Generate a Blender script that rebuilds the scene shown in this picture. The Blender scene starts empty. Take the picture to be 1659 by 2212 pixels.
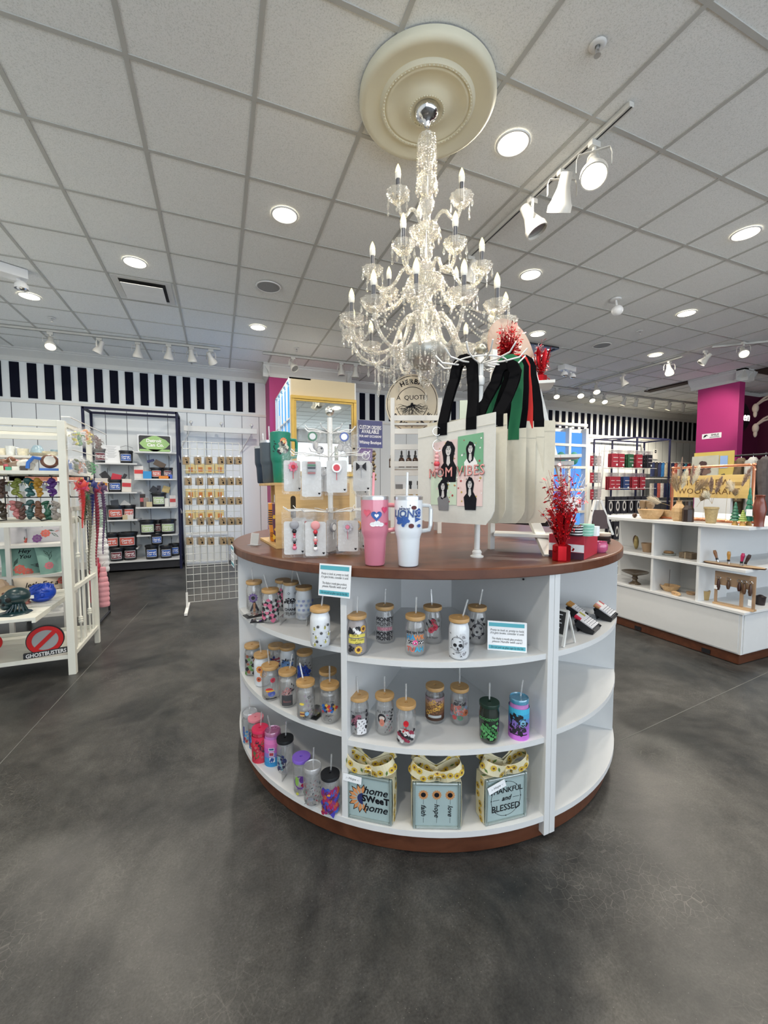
import bpy, math, random
from mathutils import Vector, Matrix, Euler
random.seed(7)
C = bpy.context.scene.collection
PI = math.pi
# ---------------------------------------------------------------- camera
FPX, YAW, PIT, ROLL, HC, TILE = 881.45, -.3849, -.0587, -.0019, 1.33, .6096
CEIL = HC + 3.523*TILE
def _basis():
    cy, sy = math.cos(YAW), math.sin(YAW)
    f = Vector((-sy*math.cos(PIT), cy*math.cos(PIT), math.sin(PIT)))
    r = Vector((cy, sy, 0)); u = r.cross(f)
    cr, sr = math.cos(ROLL), math.sin(ROLL)
    return r*cr+u*sr, -r*sr+u*cr, f
CR, CU, CF = _basis()
EYE = Vector((0, 0, HC))
cam = bpy.data.cameras.new('camera'); co = bpy.data.objects.new('camera', cam); C.objects.link(co)
cam.sensor_fit = 'HORIZONTAL'; cam.sensor_width = 36; cam.lens = FPX/1659*36; cam.clip_start = .02; cam.clip_end = 200
co.matrix_world = Matrix(((CR.x, CU.x, -CF.x, 0), (CR.y, CU.y, -CF.y, 0), (CR.z, CU.z, -CF.z, HC), (0, 0, 0, 1)))
bpy.context.scene.camera = co
# ---------------------------------------------------------------- world, exposure, daylight
sc = bpy.context.scene
sc.view_settings.view_transform = 'Standard'; sc.view_settings.look = 'None'
sc.view_settings.gamma = 1; sc.view_settings.use_curve_mapping = False
sc.view_settings.exposure = 0.4
sc.cycles.max_bounces = 10; sc.cycles.transparent_max_bounces = 32; sc.cycles.sample_clamp_indirect = 3
sc.cycles.caustics_reflective = False; sc.cycles.caustics_refractive = False
try: sc.cycles.use_denoising = True
except Exception: pass
W = bpy.data.worlds.new('world'); sc.world = W; W.use_nodes = True
W.node_tree.nodes['Background'].inputs[0].default_value = (.75, .87, 1, 1)
W.node_tree.nodes['Background'].inputs[1].default_value = 1.6
def lamp(name, kind, loc, energy, color=(1, 1, 1), rot=(0, 0, 0), **kw):
    l = bpy.data.lights.new(name, kind); l.energy = energy; l.color = color
    for k, v in kw.items(): setattr(l, k, v)
    o = bpy.data.objects.new(name, l); o.location = loc; o.rotation_euler = rot; C.objects.link(o); return o
ROOM = (-3.6, 14.0, -3.6, 8.03)      # x0 x1 y0 y1
lamp('daylight_through_shop_windows', 'AREA', (2.5, -3.45, 1.75), 135, (.85, .92, 1), (PI/2, 0, 0), shape='RECTANGLE', size=11.0, size_y=2.5)
DOWN_W, SPOT_W, BULB_W = 22, 14, .2
# ---------------------------------------------------------------- pixel helpers: where a line of sight meets a real plane
def ray(x, y): return CR*((x-829.5)/FPX)+CU*((1106-y)/FPX)+CF
def hz(x, y, z): d = ray(x, y); return EYE+d*((z-HC)/d.z)
def hy(x, y, Y): d = ray(x, y); return EYE+d*(Y/d.y)
def hx(x, y, X): d = ray(x, y); return EYE+d*(X/d.x)
def pd(x, y, depth): return EYE+ray(x, y)*depth
def dep(p): return (Vector(p)-EYE).dot(CF)
def facing(p): return math.atan2(p[1], p[0])-PI/2     # local -Y looks back at where the picture was taken from
# ---------------------------------------------------------------- materials
MATS = {}
def nodes(name):
    m = bpy.data.materials.new(name); m.use_nodes = True; nt = m.node_tree
    return m, nt, nt.nodes['Principled BSDF'], nt.nodes['Material Output']
def M(name, col=(.8, .8, .8), rough=.5, metal=0, var=.06, scale=12, bump=0, coat=0, emit=0, spec=.5, sheen=0, alpha=1, trans=0):
    if name in MATS: return MATS[name]
    m, nt, b, out = nodes(name); L = nt.links
    tc = nt.nodes.new('ShaderNodeTexCoord'); n = nt.nodes.new('ShaderNodeTexNoise')
    n.inputs['Scale'].default_value = scale; n.inputs['Detail'].default_value = 3; L.new(tc.outputs['Object'], n.inputs['Vector'])
    mx = nt.nodes.new('ShaderNodeMix'); mx.data_type = 'RGBA'
    lo = [max(0, c*(1-var)) for c in col]; hi = [min(1, c*(1+var)) for c in col]
    mx.inputs[6].default_value = (*lo, 1); mx.inputs[7].default_value = (*hi, 1)
    L.new(n.outputs['Fac'], mx.inputs[0]); L.new(mx.outputs[2], b.inputs['Base Color'])
    b.inputs['Roughness'].default_value = rough; b.inputs['Metallic'].default_value = metal
    b.inputs['Specular IOR Level'].default_value = spec
    b.inputs['Coat Weight'].default_value = coat; b.inputs['Sheen Weight'].default_value = sheen
    b.inputs['Transmission Weight'].default_value = trans; b.inputs['Alpha'].default_value = alpha
    if emit:
        b.inputs['Emission Color'].default_value = (*col, 1); b.inputs['Emission Strength'].default_value = emit
    if bump:
        bp = nt.nodes.new('ShaderNodeBump'); bp.inputs['Strength'].default_value = bump; bp.inputs['Distance'].default_value = .01
        n2 = nt.nodes.new('ShaderNodeTexNoise'); n2.inputs['Scale'].default_value = scale*4; L.new(tc.outputs['Object'], n2.inputs['Vector'])
        L.new(n2.outputs['Fac'], bp.inputs['Height']); L.new(bp.outputs[0], b.inputs['Normal'])
    MATS[name] = m; return m
def CM(col, rough=.5, **kw):
    return M('paint_%02x%02x%02x_%d' % (*[int(255*min(1, c)) for c in col], int(rough*100)), col, rough, **kw)
def GL(name, tint=(1, 1, 1), clear=.8, body=(.9, .9, .9), gloss=.12, rough=.03, crinkle=0):
    """thin clear wall: mostly see-through, a little body colour, fresnel gloss"""
    if name in MATS: return MATS[name]
    m, nt, b, out = nodes(name); L = nt.links; nt.nodes.remove(b)
    t = nt.nodes.new('ShaderNodeBsdfTransparent'); t.inputs[0].default_value = (*tint, 1)
    d = nt.nodes.new('ShaderNodeBsdfDiffuse'); d.inputs[0].default_value = (*body, 1)
    n = nt.nodes.new('ShaderNodeTexNoise'); n.inputs['Scale'].default_value = 9
    mr = nt.nodes.new('ShaderNodeMapRange'); mr.inputs[3].default_value = max(0, 1-clear-.04); mr.inputs[4].default_value = min(1, 1-clear+.04)
    L.new(n.outputs['Fac'], mr.inputs[0])
    g = nt.nodes.new('ShaderNodeBsdfGlossy'); g.inputs['Roughness'].default_value = rough
    if crinkle:
        n3 = nt.nodes.new('ShaderNodeTexNoise'); n3.inputs['Scale'].default_value = 28; n3.inputs['Distortion'].default_value = 1.5; tc = nt.nodes.new('ShaderNodeTexCoord'); L.new(tc.outputs['Object'], n3.inputs['Vector'])
        bp = nt.nodes.new('ShaderNodeBump'); bp.inputs['Strength'].default_value = crinkle; bp.inputs['Distance'].default_value = .02; L.new(n3.outputs['Fac'], bp.inputs['Height']); L.new(bp.outputs[0], g.inputs['Normal'])
    lw = nt.nodes.new('ShaderNodeLayerWeight'); lw.inputs[0].default_value = .25
    ad = nt.nodes.new('ShaderNodeMath'); ad.operation = 'ADD'; ad.use_clamp = True; ad.inputs[1].default_value = gloss
    ml = nt.nodes.new('ShaderNodeMath'); ml.operation = 'MULTIPLY'; ml.inputs[1].default_value = .7
    L.new(lw.outputs['Facing'], ml.inputs[0]); L.new(ml.outputs[0], ad.inputs[0])
    m1 = nt.nodes.new('ShaderNodeMixShader'); m2 = nt.nodes.new('ShaderNodeMixShader')
    L.new(mr.outputs[0], m1.inputs[0]); L.new(t.outputs[0], m1.inputs[1]); L.new(d.outputs[0], m1.inputs[2])
    L.new(ad.outputs[0], m2.inputs[0]); L.new(m1.outputs[0], m2.inputs[1]); L.new(g.outputs[0], m2.inputs[2])
    L.new(m2.outputs[0], out.inputs[0]); MATS[name] = m; return m
def EM(name, col, s):
    if name in MATS: return MATS[name]
    m, nt, b, out = nodes(name); nt.nodes.remove(b); e = nt.nodes.new('ShaderNodeEmission')
    e.inputs[0].default_value = (*col, 1); e.inputs[1].default_value = s; nt.links.new(e.outputs[0], out.inputs[0]); MATS[name] = m; return m
white = M('white_laminate', (.67, .68, .68), .38, var=.02, scale=30)
white_paint = M('white_paint', (.70, .70, .67), .45, var=.04, scale=20)
white_metal = M('white_metal', (.80, .80, .78), .35, var=.02)
plastic_white = M('white_plastic', (.82, .83, .84), .3, var=.02)
paper = M('white_paper', (.86, .88, .90), .7, var=.02)
black = M('black_plastic', (.012, .013, .016), .35, var=.2)
navy = M('navy_metal', (.010, .012, .040), .5, var=.1, spec=.2)
bamboo = M('bamboo', (.50, .30, .12), .45, var=.22, scale=40)
chrome = M('chrome', (.75, .76, .78), .12, 1, var=.02)
steel = M('brushed_steel', (.62, .63, .65), .3, 1, var=.05)
gold = M('gold_paint', (.50, .33, .07), .38, .35, var=.15)
clearm = GL('clear_glass', clear=.93, gloss=.06)
clearp = GL('clear_plastic_bag', clear=.955, body=(.85, .87, .88), gloss=.035, rough=.08, crinkle=1)
frost = GL('frosted_glass', clear=.18, body=(.86, .90, .94), gloss=.05, rough=.3)
teal = M('teal_ink', (.10, .42, .50), .6)
ink = M('black_ink', (.012, .012, .016), .8, var=.2, spec=.1)
def brown_wood(name, a, b_, sc_=3.0, rough=.3, coat=.25, axis=(1, 9, 9)):
    m, nt, b, out = nodes(name); L = nt.links
    tc = nt.nodes.new('ShaderNodeTexCoord'); mp = nt.nodes.new('ShaderNodeMapping'); mp.inputs['Scale'].default_value = axis
    n = nt.nodes.new('ShaderNodeTexNoise'); n.inputs['Scale'].default_value = sc_; n.inputs['Detail'].default_value = 6; n.inputs['Distortion'].default_value = .6
    cr = nt.nodes.new('ShaderNodeValToRGB'); cr.color_ramp.elements[0].position = .3; cr.color_ramp.elements[1].position = .7
    cr.color_ramp.elements[0].color = (*a, 1); cr.color_ramp.elements[1].color = (*b_, 1)
    L.new(tc.outputs['Object'], mp.inputs[0]); L.new(mp.outputs[0], n.inputs['Vector']); L.new(n.outputs['Fac'], cr.inputs[0]); L.new(cr.outputs[0], b.inputs['Base Color'])
    b.inputs['Roughness'].default_value = rough; b.inputs['Coat Weight'].default_value = coat; b.inputs['Coat Roughness'].default_value = .15
    MATS[name] = m; return m
cherry = brown_wood('cherry_laminate', (.072, .022, .010), (.125, .043, .020), 2.2, .34, .04)
pine = brown_wood('pale_pine', (.55, .34, .13), (.68, .46, .20), 4, .5, 0)
walnut = brown_wood('dark_walnut', (.05, .02, .01), (.10, .045, .02), 6, .4, .1)
maple = brown_wood('turned_maple', (.48, .30, .14), (.62, .42, .22), 8, .4, .1)
# ---------------------------------------------------------------- mesh builder
class MB:
    def __init__(s): s.v = []; s.f = []; s.m = []; s.s = []
    def add(s, vs, fs, mi=0, sm=False):
        o = len(s.v); s.v += [tuple(v) for v in vs]; s.f += [tuple(i+o for i in f) for f in fs]
        s.m += [mi]*len(fs); s.s += [sm]*len(fs); return s
    def box(s, c, d, rz=0, mi=0, rot=None):
        R_ = (rot or Euler((0, 0, rz))).to_matrix(); c = Vector(c)
        vs = [c+R_@Vector((d[0]/2*i, d[1]/2*j, d[2]/2*k)) for i in (-1, 1) for j in (-1, 1) for k in (-1, 1)]
        return s.add(vs, [(0, 1, 3, 2), (4, 6, 7, 5), (0, 4, 5, 1), (2, 3, 7, 6), (0, 2, 6, 4), (1, 5, 7, 3)], mi)
    def bb(s, x0, x1, y0, y1, z0, z1, mi=0): return s.box(((x0+x1)/2, (y0+y1)/2, (z0+z1)/2), (abs(x1-x0), abs(y1-y0), abs(z1-z0)), 0, mi)
    def beam(s, a, b, w, t, mi=0, up=(0, 0, 1)):
        a, b = Vector(a), Vector(b); z = (b-a); l = z.length; z.normalize(); u = Vector(up)
        if abs(z.dot(u)) > .99: u = Vector((0, 1, 0))
        x = u.cross(z).normalized(); y = z.cross(x)
        vs = [p+x*(w/2*i)+y*(t/2*j) for p in (a, b) for i, j in ((-1, -1), (1, -1), (1, 1), (-1, 1))]
        return s.add(vs, [(3, 2, 1, 0), (4, 5, 6, 7), (0, 1, 5, 4), (1, 2, 6, 5), (2, 3, 7, 6), (3, 0, 4, 7)], mi)
    def cyl(s, a, b, r0, r1=None, n=12, mi=0, caps=True, sm=True):
        a, b = Vector(a), Vector(b); r1 = r0 if r1 is None else r1; z = (b-a).normalized()
        x = z.orthogonal().normalized(); y = z.cross(x); vs = []
        for p, r in ((a, r0), (b, r1)):
            for i in range(n): t = 2*PI*i/n; vs.append(p+x*(r*math.cos(t))+y*(r*math.sin(t)))
        s.add(vs, [(i, (i+1) % n, n+(i+1) % n, n+i) for i in range(n)], mi, sm)
        if caps: s.add(vs[:n], [tuple(range(n))[::-1]], mi); s.add(vs[n:], [tuple(range(n))], mi)
        return s
    def lathe(s, c, prof, n=24, mi=0, flute=0, fn=0, sm=True, ax=None):
        c = Vector(c); vs = []
        for r, z in prof:
            for i in range(n):
                t = 2*PI*i/n; k = 1+(flute*math.cos(fn*t) if fn else 0)
                p = Vector((r*k*math.cos(t), r*k*math.sin(t), z))
                if ax is not None: p = ax@p
                vs.append(c+p)
        fs = [(j*n+i, j*n+(i+1) % n, (j+1)*n+(i+1) % n, (j+1)*n+i) for j in range(len(prof)-1) for i in range(n)]
        s.add(vs, fs, mi, sm)
        return s
    def sph(s, c, r, n=12, m=8, mi=0, sm=True, rot=None):
        if not hasattr(r, '__len__'): r = (r, r, r)
        c = Vector(c); R_ = rot.to_matrix() if rot else Matrix.Identity(3); vs = [c+R_@Vector((0, 0, -r[2]))]
        for j in range(1, m):
            a = -PI/2+PI*j/m
            for i in range(n): t = 2*PI*i/n; vs.append(c+R_@Vector((r[0]*math.cos(a)*math.cos(t), r[1]*math.cos(a)*math.sin(t), r[2]*math.sin(a))))
        vs.append(c+R_@Vector((0, 0, r[2]))); fs = []
        for i in range(n): fs.append((0, 1+(i+1) % n, 1+i))
        for j in range(m-2):
            for i in range(n): a = 1+j*n; fs.append((a+i, a+(i+1) % n, a+n+(i+1) % n, a+n+i))
        a = 1+(m-2)*n
        for i in range(n): fs.append((a+i, a+(i+1) % n, len(vs)-1))
        return s.add(vs, fs, mi, sm)
    def tube(s, pts, r, n=6, mi=0, r1=None, sm=True, caps=True):
        pts = [Vector(p) for p in pts]; N = len(pts); vs = []; x = None
        for k, p in enumerate(pts):
            z = (pts[min(k+1, N-1)]-pts[max(k-1, 0)]).normalized()
            if x is None: x = z.orthogonal().normalized()
            x = (x-z*x.dot(z)).normalized(); y = z.cross(x); rr = r if r1 is None else r+(r1-r)*k/(N-1)
            if hasattr(r, '__call__'): rr = r(k/(N-1))
            for i in range(n): t = 2*PI*i/n; vs.append(p+x*(rr*math.cos(t))+y*(rr*math.sin(t)))
        s.add(vs, [(k*n+i, k*n+(i+1) % n, (k+1)*n+(i+1) % n, (k+1)*n+i) for k in range(N-1) for i in range(n)], mi, sm)
        if caps: s.add(vs[:n], [tuple(range(n))[::-1]], mi); s.add(vs[-n:], [tuple(range(n))], mi)
        return s
    def ribbon(s, pts, w, side, t=.0015, mi=0):
        """flat strap along pts, wide along side (vector or list)"""
        pts = [Vector(p) for p in pts]; vs = []; N = len(pts)
        for k, p in enumerate(pts):
            sd = Vector(side[k] if isinstance(side, list) else side).normalized()
            z = (pts[min(k+1, N-1)]-pts[max(k-1, 0)]).normalized(); nn = sd.cross(z).normalized()
            vs += [p-sd*w/2-nn*t/2, p+sd*w/2-nn*t/2, p+sd*w/2+nn*t/2, p-sd*w/2+nn*t/2]
        fs = [(4*k+i, 4*k+(i+1) % 4, 4*k+4+(i+1) % 4, 4*k+4+i) for k in range(N-1) for i in range(4)]
        fs += [(3, 2, 1, 0), tuple(4*(N-1)+i for i in range(4))]
        return s.add(vs, fs, mi)
    def poly(s, pts2, o, u, v, th=0, mi=0, w=None):
        """flat outline pts2 in frame o,u,v; th = thickness against the outward normal"""
        o, u, v = Vector(o), Vector(u), Vector(v); nrm = u.cross(v).normalized(); n = len(pts2)
        A = sum(pts2[i][0]*pts2[(i+1) % n][1]-pts2[(i+1) % n][0]*pts2[i][1] for i in range(n))
        if A < 0: pts2 = pts2[::-1]
        a = [o+u*p[0]+v*p[1] for p in pts2]
        if not th: return s.add(a, [tuple(range(n))], mi)
        b = [p-nrm*th for p in a]
        s.add(a+b, [tuple(range(n)), tuple(range(2*n-1, n-1, -1))]+[(i, i+n, (i+1) % n+n, (i+1) % n) for i in range(n)], mi)
        return s
    def build(s, name, mats, parent=None, loc=(0, 0, 0), rz=0, bevel=0, sub=0, **tags):
        me = bpy.data.meshes.new(name); me.from_pydata(s.v, [], s.f)
        for m in (mats if isinstance(mats, (list, tuple)) else [mats]): me.materials.append(m)
        me.polygons.foreach_set('material_index', s.m); me.polygons.foreach_set('use_smooth', s.s); me.update()
        if any(s.s): me.set_sharp_from_angle(angle=.75)
        return put(name, me, parent, loc, rz, bevel, sub, **tags)
def put(name, me, parent=None, loc=(0, 0, 0), rz=0, bevel=0, sub=0, **tags):
    o = bpy.data.objects.new(name, me); C.objects.link(o); o.location = loc; o.rotation_euler = (0, 0, rz); o.parent = parent
    if bevel:
        b = o.modifiers.new('bevel', 'BEVEL'); b.width = bevel; b.segments = 2; b.limit_method = 'ANGLE'
    if sub: b = o.modifiers.new('sub', 'SUBSURF'); b.levels = b.render_levels = sub
    for k, v in tags.items():
        if v: o[k] = v
    return o
LABELS = set()
def thing(name, label, cat, loc=(0, 0, 0), rz=0, group=None):
    o = bpy.data.objects.new(name, None); C.objects.link(o); o.location = loc; o.rotation_euler = (0, 0, rz); o.empty_display_size = .05
    return tag(o, label, cat, group)
def tag(o, label, cat, group=None):
    o['label'] = label; o['category'] = cat
    if group: o['group'] = group
    return o
def dup(root, loc, rz, label, group=None):
    r = root.copy(); C.objects.link(r); r.location = loc; r.rotation_euler = (0, 0, rz); r['label'] = label
    if group: r['group'] = group
    for ch in root.children:
        c = ch.copy(); C.objects.link(c); c.parent = r
        for g in ch.children: d = g.copy(); C.objects.link(d); d.parent = c
    return r
def circ(cx, cy, rx, ry=None, n=16, a0=0): ry = rx if ry is None else ry; return [(cx+rx*math.cos(2*PI*i/n+a0), cy+ry*math.sin(2*PI*i/n+a0)) for i in range(n)]
def rect(x0, y0, x1, y1): return [(x0, y0), (x1, y0), (x1, y1), (x0, y1)]
def rrect(x0, y0, x1, y1, r, n=4):
    p = []
    for cx, cy, a in ((x1-r, y1-r, 0), (x0+r, y1-r, PI/2), (x0+r, y0+r, PI), (x1-r, y0+r, 1.5*PI)):
        p += [(cx+r*math.cos(a+PI/2*i/n), cy+r*math.sin(a+PI/2*i/n)) for i in range(n+1)]
    return p
def petals(cx, cy, r, n=10, w=.35):
    """list of petal outlines"""
    out = []
    for k in range(n):
        a = 2*PI*k/n; ca, sa = math.cos(a), math.sin(a)
        pp = [(.35*r, 0), (.65*r, w*r*.5), (r, 0), (.65*r, -w*r*.5)]
        out.append([(cx+x*ca-y*sa, cy+x*sa+y*ca) for x, y in pp])
    return out
def heart(cx, cy, s):
    return [(cx+s*.062*16*math.sin(t)**3, cy+s*.062*(13*math.cos(t)-5*math.cos(2*t)-2*math.cos(3*t)-math.cos(4*t))) for t in [2*PI*i/18 for i in range(18)]]
_tc = {}
def text_geo(s, size, align='CENTER', shear=0, extr=0, bold=0, sp=1):
    k = (s, size, align, shear, extr, bold, sp)
    if k not in _tc:
        c = bpy.data.curves.new('lettering', 'FONT'); c.body = s; c.size = size; c.align_x = align; c.align_y = 'CENTER'
        c.shear = shear; c.resolution_u = 2; c.extrude = extr; c.space_character = sp
        o = bpy.data.objects.new('lettering', c); me = bpy.data.meshes.new_from_object(o)
        V0 = [v.co.copy() for v in me.vertices]; F0 = [tuple(p.vertices) for p in me.polygons]; V1, F1 = [], []
        for a in ([(math.cos(i*PI/3)*bold, math.sin(i*PI/3)*bold) for i in range(6)] if bold else [(0, 0)]):
            o_ = len(V1); V1 += [v+Vector((a[0], a[1], len(V1)/max(1, len(V0))*.00005)) for v in V0]; F1 += [tuple(i+o_ for i in f) for f in F0]
        _tc[k] = (V1, F1)
        bpy.data.objects.remove(o); bpy.data.meshes.remove(me)
    return _tc[k]
def text(mb, s, size, o, u, v, mi=0, fn=None, fit=0, **kw):
    vs, fs = text_geo(s, size, **kw)
    if fit: w = max(p.x for p in vs)-min(p.x for p in vs); vs = [Vector((p.x*fit/w, p.y, p.z)) for p in vs]
    o, u, v = Vector(o), Vector(u), Vector(v); n = u.cross(v)
    mb.add([fn(p.x, p.y) if fn else o+u*p.x+v*p.y+n*p.z for p in vs], fs, mi); return mb
def S(o, k='structure'): o['kind'] = k; return o
X, Y, Z = Vector((1, 0, 0)), Vector((0, 1, 0)), Vector((0, 0, 1))
# ================================================================ THE SHELL
def floor_mat():
    m, nt, b, out = nodes('polished_concrete'); L = nt.links; N = nt.nodes.new
    tc = N('ShaderNodeTexCoord')
    def noise(s, d, r=.6, dist=0):
        n = N('ShaderNodeTexNoise'); n.inputs['Scale'].default_value = s; n.inputs['Detail'].default_value = d
        n.inputs['Roughness'].default_value = r; n.inputs['Distortion'].default_value = dist; L.new(tc.outputs['Object'], n.inputs['Vector']); return n
    big = noise(1.3, 8, .72, .5); mid = noise(11, 7, .8); fine = noise(140, 3, .7)
    cr = N('ShaderNodeValToRGB'); e = cr.color_ramp.elements
    e[0].position = .36; e[0].color = (.014, .0155, .016, 1); e[1].position = .66; e[1].color = (.080, .077, .071, 1)
    L.new(big.outputs['Fac'], cr.inputs[0])
    def mixc(a, bcol, fac, mode='OVERLAY', f=.5):
        x = N('ShaderNodeMix'); x.data_type = 'RGBA'; x.blend_type = mode
        L.new(a, x.inputs[6])
        if isinstance(bcol, tuple): x.inputs[7].default_value = bcol
        else: L.new(bcol, x.inputs[7])
        if fac is None: x.inputs[0].default_value = f
        else: L.new(fac, x.inputs[0])
        return x.outputs[2]
    c = mixc(cr.outputs[0], mid.outputs['Fac'], None, 'OVERLAY', .75)
    c = mixc(c, fine.outputs['Fac'], None, 'OVERLAY', .8)
    vo = N('ShaderNodeTexVoronoi'); vo.feature = 'DISTANCE_TO_EDGE'; vo.inputs['Scale'].default_value = 34; L.new(tc.outputs['Object'], vo.inputs['Vector'])
    th = N('ShaderNodeMath'); th.operation = 'LESS_THAN'; th.inputs[1].default_value = .018; L.new(vo.outputs['Distance'], th.inputs[0])
    mm = N('ShaderNodeMath'); mm.operation = 'MULTIPLY'; mk = noise(1.7, 2); mr = N('ShaderNodeMapRange'); mr.inputs[1].default_value = .48; mr.inputs[2].default_value = .7; mr.inputs[4].default_value = .45
    L.new(mk.outputs['Fac'], mr.inputs[0]); L.new(th.outputs[0], mm.inputs[0]); L.new(mr.outputs[0], mm.inputs[1])
    c = mixc(c, (.19, .18, .16, 1), mm.outputs[0], 'MIX')
    sp = N('ShaderNodeTexVoronoi'); sp.inputs['Scale'].default_value = 60; L.new(tc.outputs['Object'], sp.inputs['Vector'])
    t2 = N('ShaderNodeMath'); t2.operation = 'LESS_THAN'; t2.inputs[1].default_value = .07; L.new(sp.outputs['Distance'], t2.inputs[0])
    sh = N('ShaderNodeMath'); sh.operation = 'MULTIPLY'; sh.inputs[1].default_value = .35; L.new(t2.outputs[0], sh.inputs[0])
    c = mixc(c, (.28, .27, .24, 1), sh.outputs[0], 'MIX')
    L.new(c, b.inputs['Base Color'])
    rr = N('ShaderNodeMapRange'); rr.inputs[3].default_value = .24; rr.inputs[4].default_value = .46; L.new(mid.outputs['Fac'], rr.inputs[0]); L.new(rr.outputs[0], b.inputs['Roughness'])
    bp = N('ShaderNodeBump'); bp.inputs['Strength'].default_value = .06; L.new(mid.outputs['Fac'], bp.inputs['Height']); L.new(bp.outputs[0], b.inputs['Normal'])
    b.inputs['Specular IOR Level'].default_value = .38
    return m
def tile_mat():
    m, nt, b, out = nodes('mineral_ceiling_tile'); L = nt.links; N = nt.nodes.new
    tc = N('ShaderNodeTexCoord'); n = N('ShaderNodeTexNoise'); n.inputs['Scale'].default_value = 150; n.inputs['Detail'].default_value = 4; n.inputs['Roughness'].default_value = .75
    L.new(tc.outputs['Object'], n.inputs['Vector']); cr = N('ShaderNodeValToRGB'); e = cr.color_ramp.elements
    e[0].position = .36; e[0].color = (.70, .72, .69, 1); e[1].position = .5; e[1].color = (.90, .91, .89, 1)
    L.new(n.outputs['Fac'], cr.inputs[0]); L.new(cr.outputs[0], b.inputs['Base Color']); b.inputs['Roughness'].default_value = .9
    bp = N('ShaderNodeBump'); bp.inputs['Strength'].default_value = .35; bp.inputs['Distance'].default_value = .004; L.new(n.outputs['Fac'], bp.inputs['Height']); L.new(bp.outputs[0], b.inputs['Normal'])
    return m
x0, x1, y0, y1 = ROOM
S(MB().bb(x0, x1, y0, y1, -.05, 0).build('floor', floor_mat()))
jm = MB()
for a, b_ in (((0, 1650), (318, 1304)), ((1340, 1600), (1659, 1452))):
    p, q = hz(*a, 0), hz(b_[0], b_[1], 0); d = (q-p).normalized()*2
    jm.beam((p.x, p.y, .0006), (min(q.x, 8), min(q.y, 7.8), .0006), .004, .001)
S(jm.build('trim_1', M('saw_cut_joint', (.13, .13, .12), .8)))
S(MB().bb(x0, x1, y0, y1, CEIL, CEIL+.05).build('ceiling', tile_mat()))
gm = MB(); bar = .024
i = -7
gx = lambda i: (i-1.6148)*TILE
gy = lambda j: (j+4.0569)*TILE
for i in range(-4, 26):
    if x0 < gx(i) < x1: gm.bb(gx(i)-bar/2, gx(i)+bar/2, y0, y1, CEIL-.006, CEIL+.002)
for j in range(-10, 10):
    if y0 < gy(j) < y1: gm.bb(x0, x1, gy(j)-bar/2, gy(j)+bar/2, CEIL-.0055, CEIL+.002)
S(gm.build('trim_2', M('ceiling_grid_metal', (.50, .50, .47), .6)))
wallw = M('white_wall_paint', (.76, .80, .82), .5, var=.02, scale=3)
magenta = M('magenta_wall_paint', (.42, .030, .17), .55, var=.04, scale=4)
S(MB().bb(x0-.1, x1, y1, y1+.1, 0, CEIL).build('wall_back', wallw))
S(MB().bb(x0-.1, x0, y0, y1, 0, CEIL).build('wall_left', wallw))
S(MB().bb(x1, x1+.1, y0, y1, 0, CEIL).build('wall_right', wallw))
wf = MB().bb(x0, x1, y0-.1, y0, 0, .45).bb(x0, x1, y0-.1, y0, 3.05, CEIL).bb(x0, -3.05, y0-.1, y0, .45, 3.05).bb(8.05, x1, y0-.1, y0, .45, 3.05)
S(wf.build('wall_front', wallw))
for k in range(4):
    a = -3.05+k*2.775; w = MB()
    w.bb(a, a+.06, y0-.08, y0-.02, .45, 3.05).bb(a+2.715, a+2.775, y0-.08, y0-.02, .45, 3.05).bb(a, a+2.775, y0-.08, y0-.02, .45, .52).bb(a, a+2.775, y0-.08, y0-.02, 2.98, 3.05)
    wo = S(w.build('window_%d' % (k+1), M('dark_window_frame', (.05, .05, .055), .4, .3)))
    MB().bb(a+.06, a+2.715, y0-.055, y0-.05, .52, 2.98).build('pane', GL('window_glass', clear=.97, gloss=.03), wo)
# frieze of black stripes, panel grooves, crown and rails on the back wall
st = MB(); per = .2166; xs = hy(19.6, 785, 8.03).x; sw = .118
k = -6
while True:
    a = xs+k*per; k += 1
    if a > x1-.3: break
    if a < x0 or .70 < a+sw/2 < 1.0: continue
    st.bb(a, a+sw, y1-.012, y1, 2.735, 3.27)
S(st.build('trim_3', M('black_stripe_paint', (.006, .007, .016), .8, spec=.08)))
gr = MB(); k = 0
gxx = -1.699-.3042*6
while gxx < x1: gr.bb(gxx-.004, gxx+.004, y1-.002, y1+.001, .1, 2.66); gxx += .3042
S(gr.build('trim_4', M('groove_shadow', (.10, .11, .13), .9)))
def crown(mb, a, b, out, drop=.17, proj=.12):
    """crown moulding from a to b along the ceiling; out = direction into the room"""
    a, b, o = Vector(a), Vector(b), Vector(out)
    prof = [(0, -drop), (.012, -drop), (.012, -drop*.72), (proj*.35, -drop*.55), (proj*.8, -drop*.25), (proj*.85, -drop*.14), (proj, -drop*.12), (proj, 0), (0, 0)]
    n = len(prof); vs = [p+o*x+Z*z for p in (a, b) for x, z in prof]
    mb.add(vs, [(i, (i+1) % n, n+(i+1) % n, n+i) for i in range(n)]+[tuple(range(n))[::-1], tuple(range(n, 2*n))])
    return mb
cm = MB(); crown(cm, (x0, y1, CEIL), (x1, y1, CEIL), -Y); cm.bb(x0, x1, y1-.02, y1, 2.66, 2.70); cm.bb(x0, x1, y1-.02, y1, 3.285, 3.32)
S(cm.build('trim_5', white_paint))
S(MB().bb(x0, x1, y1-.015, y1, 0, .12).build('baseboard_back', white_paint))
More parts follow.
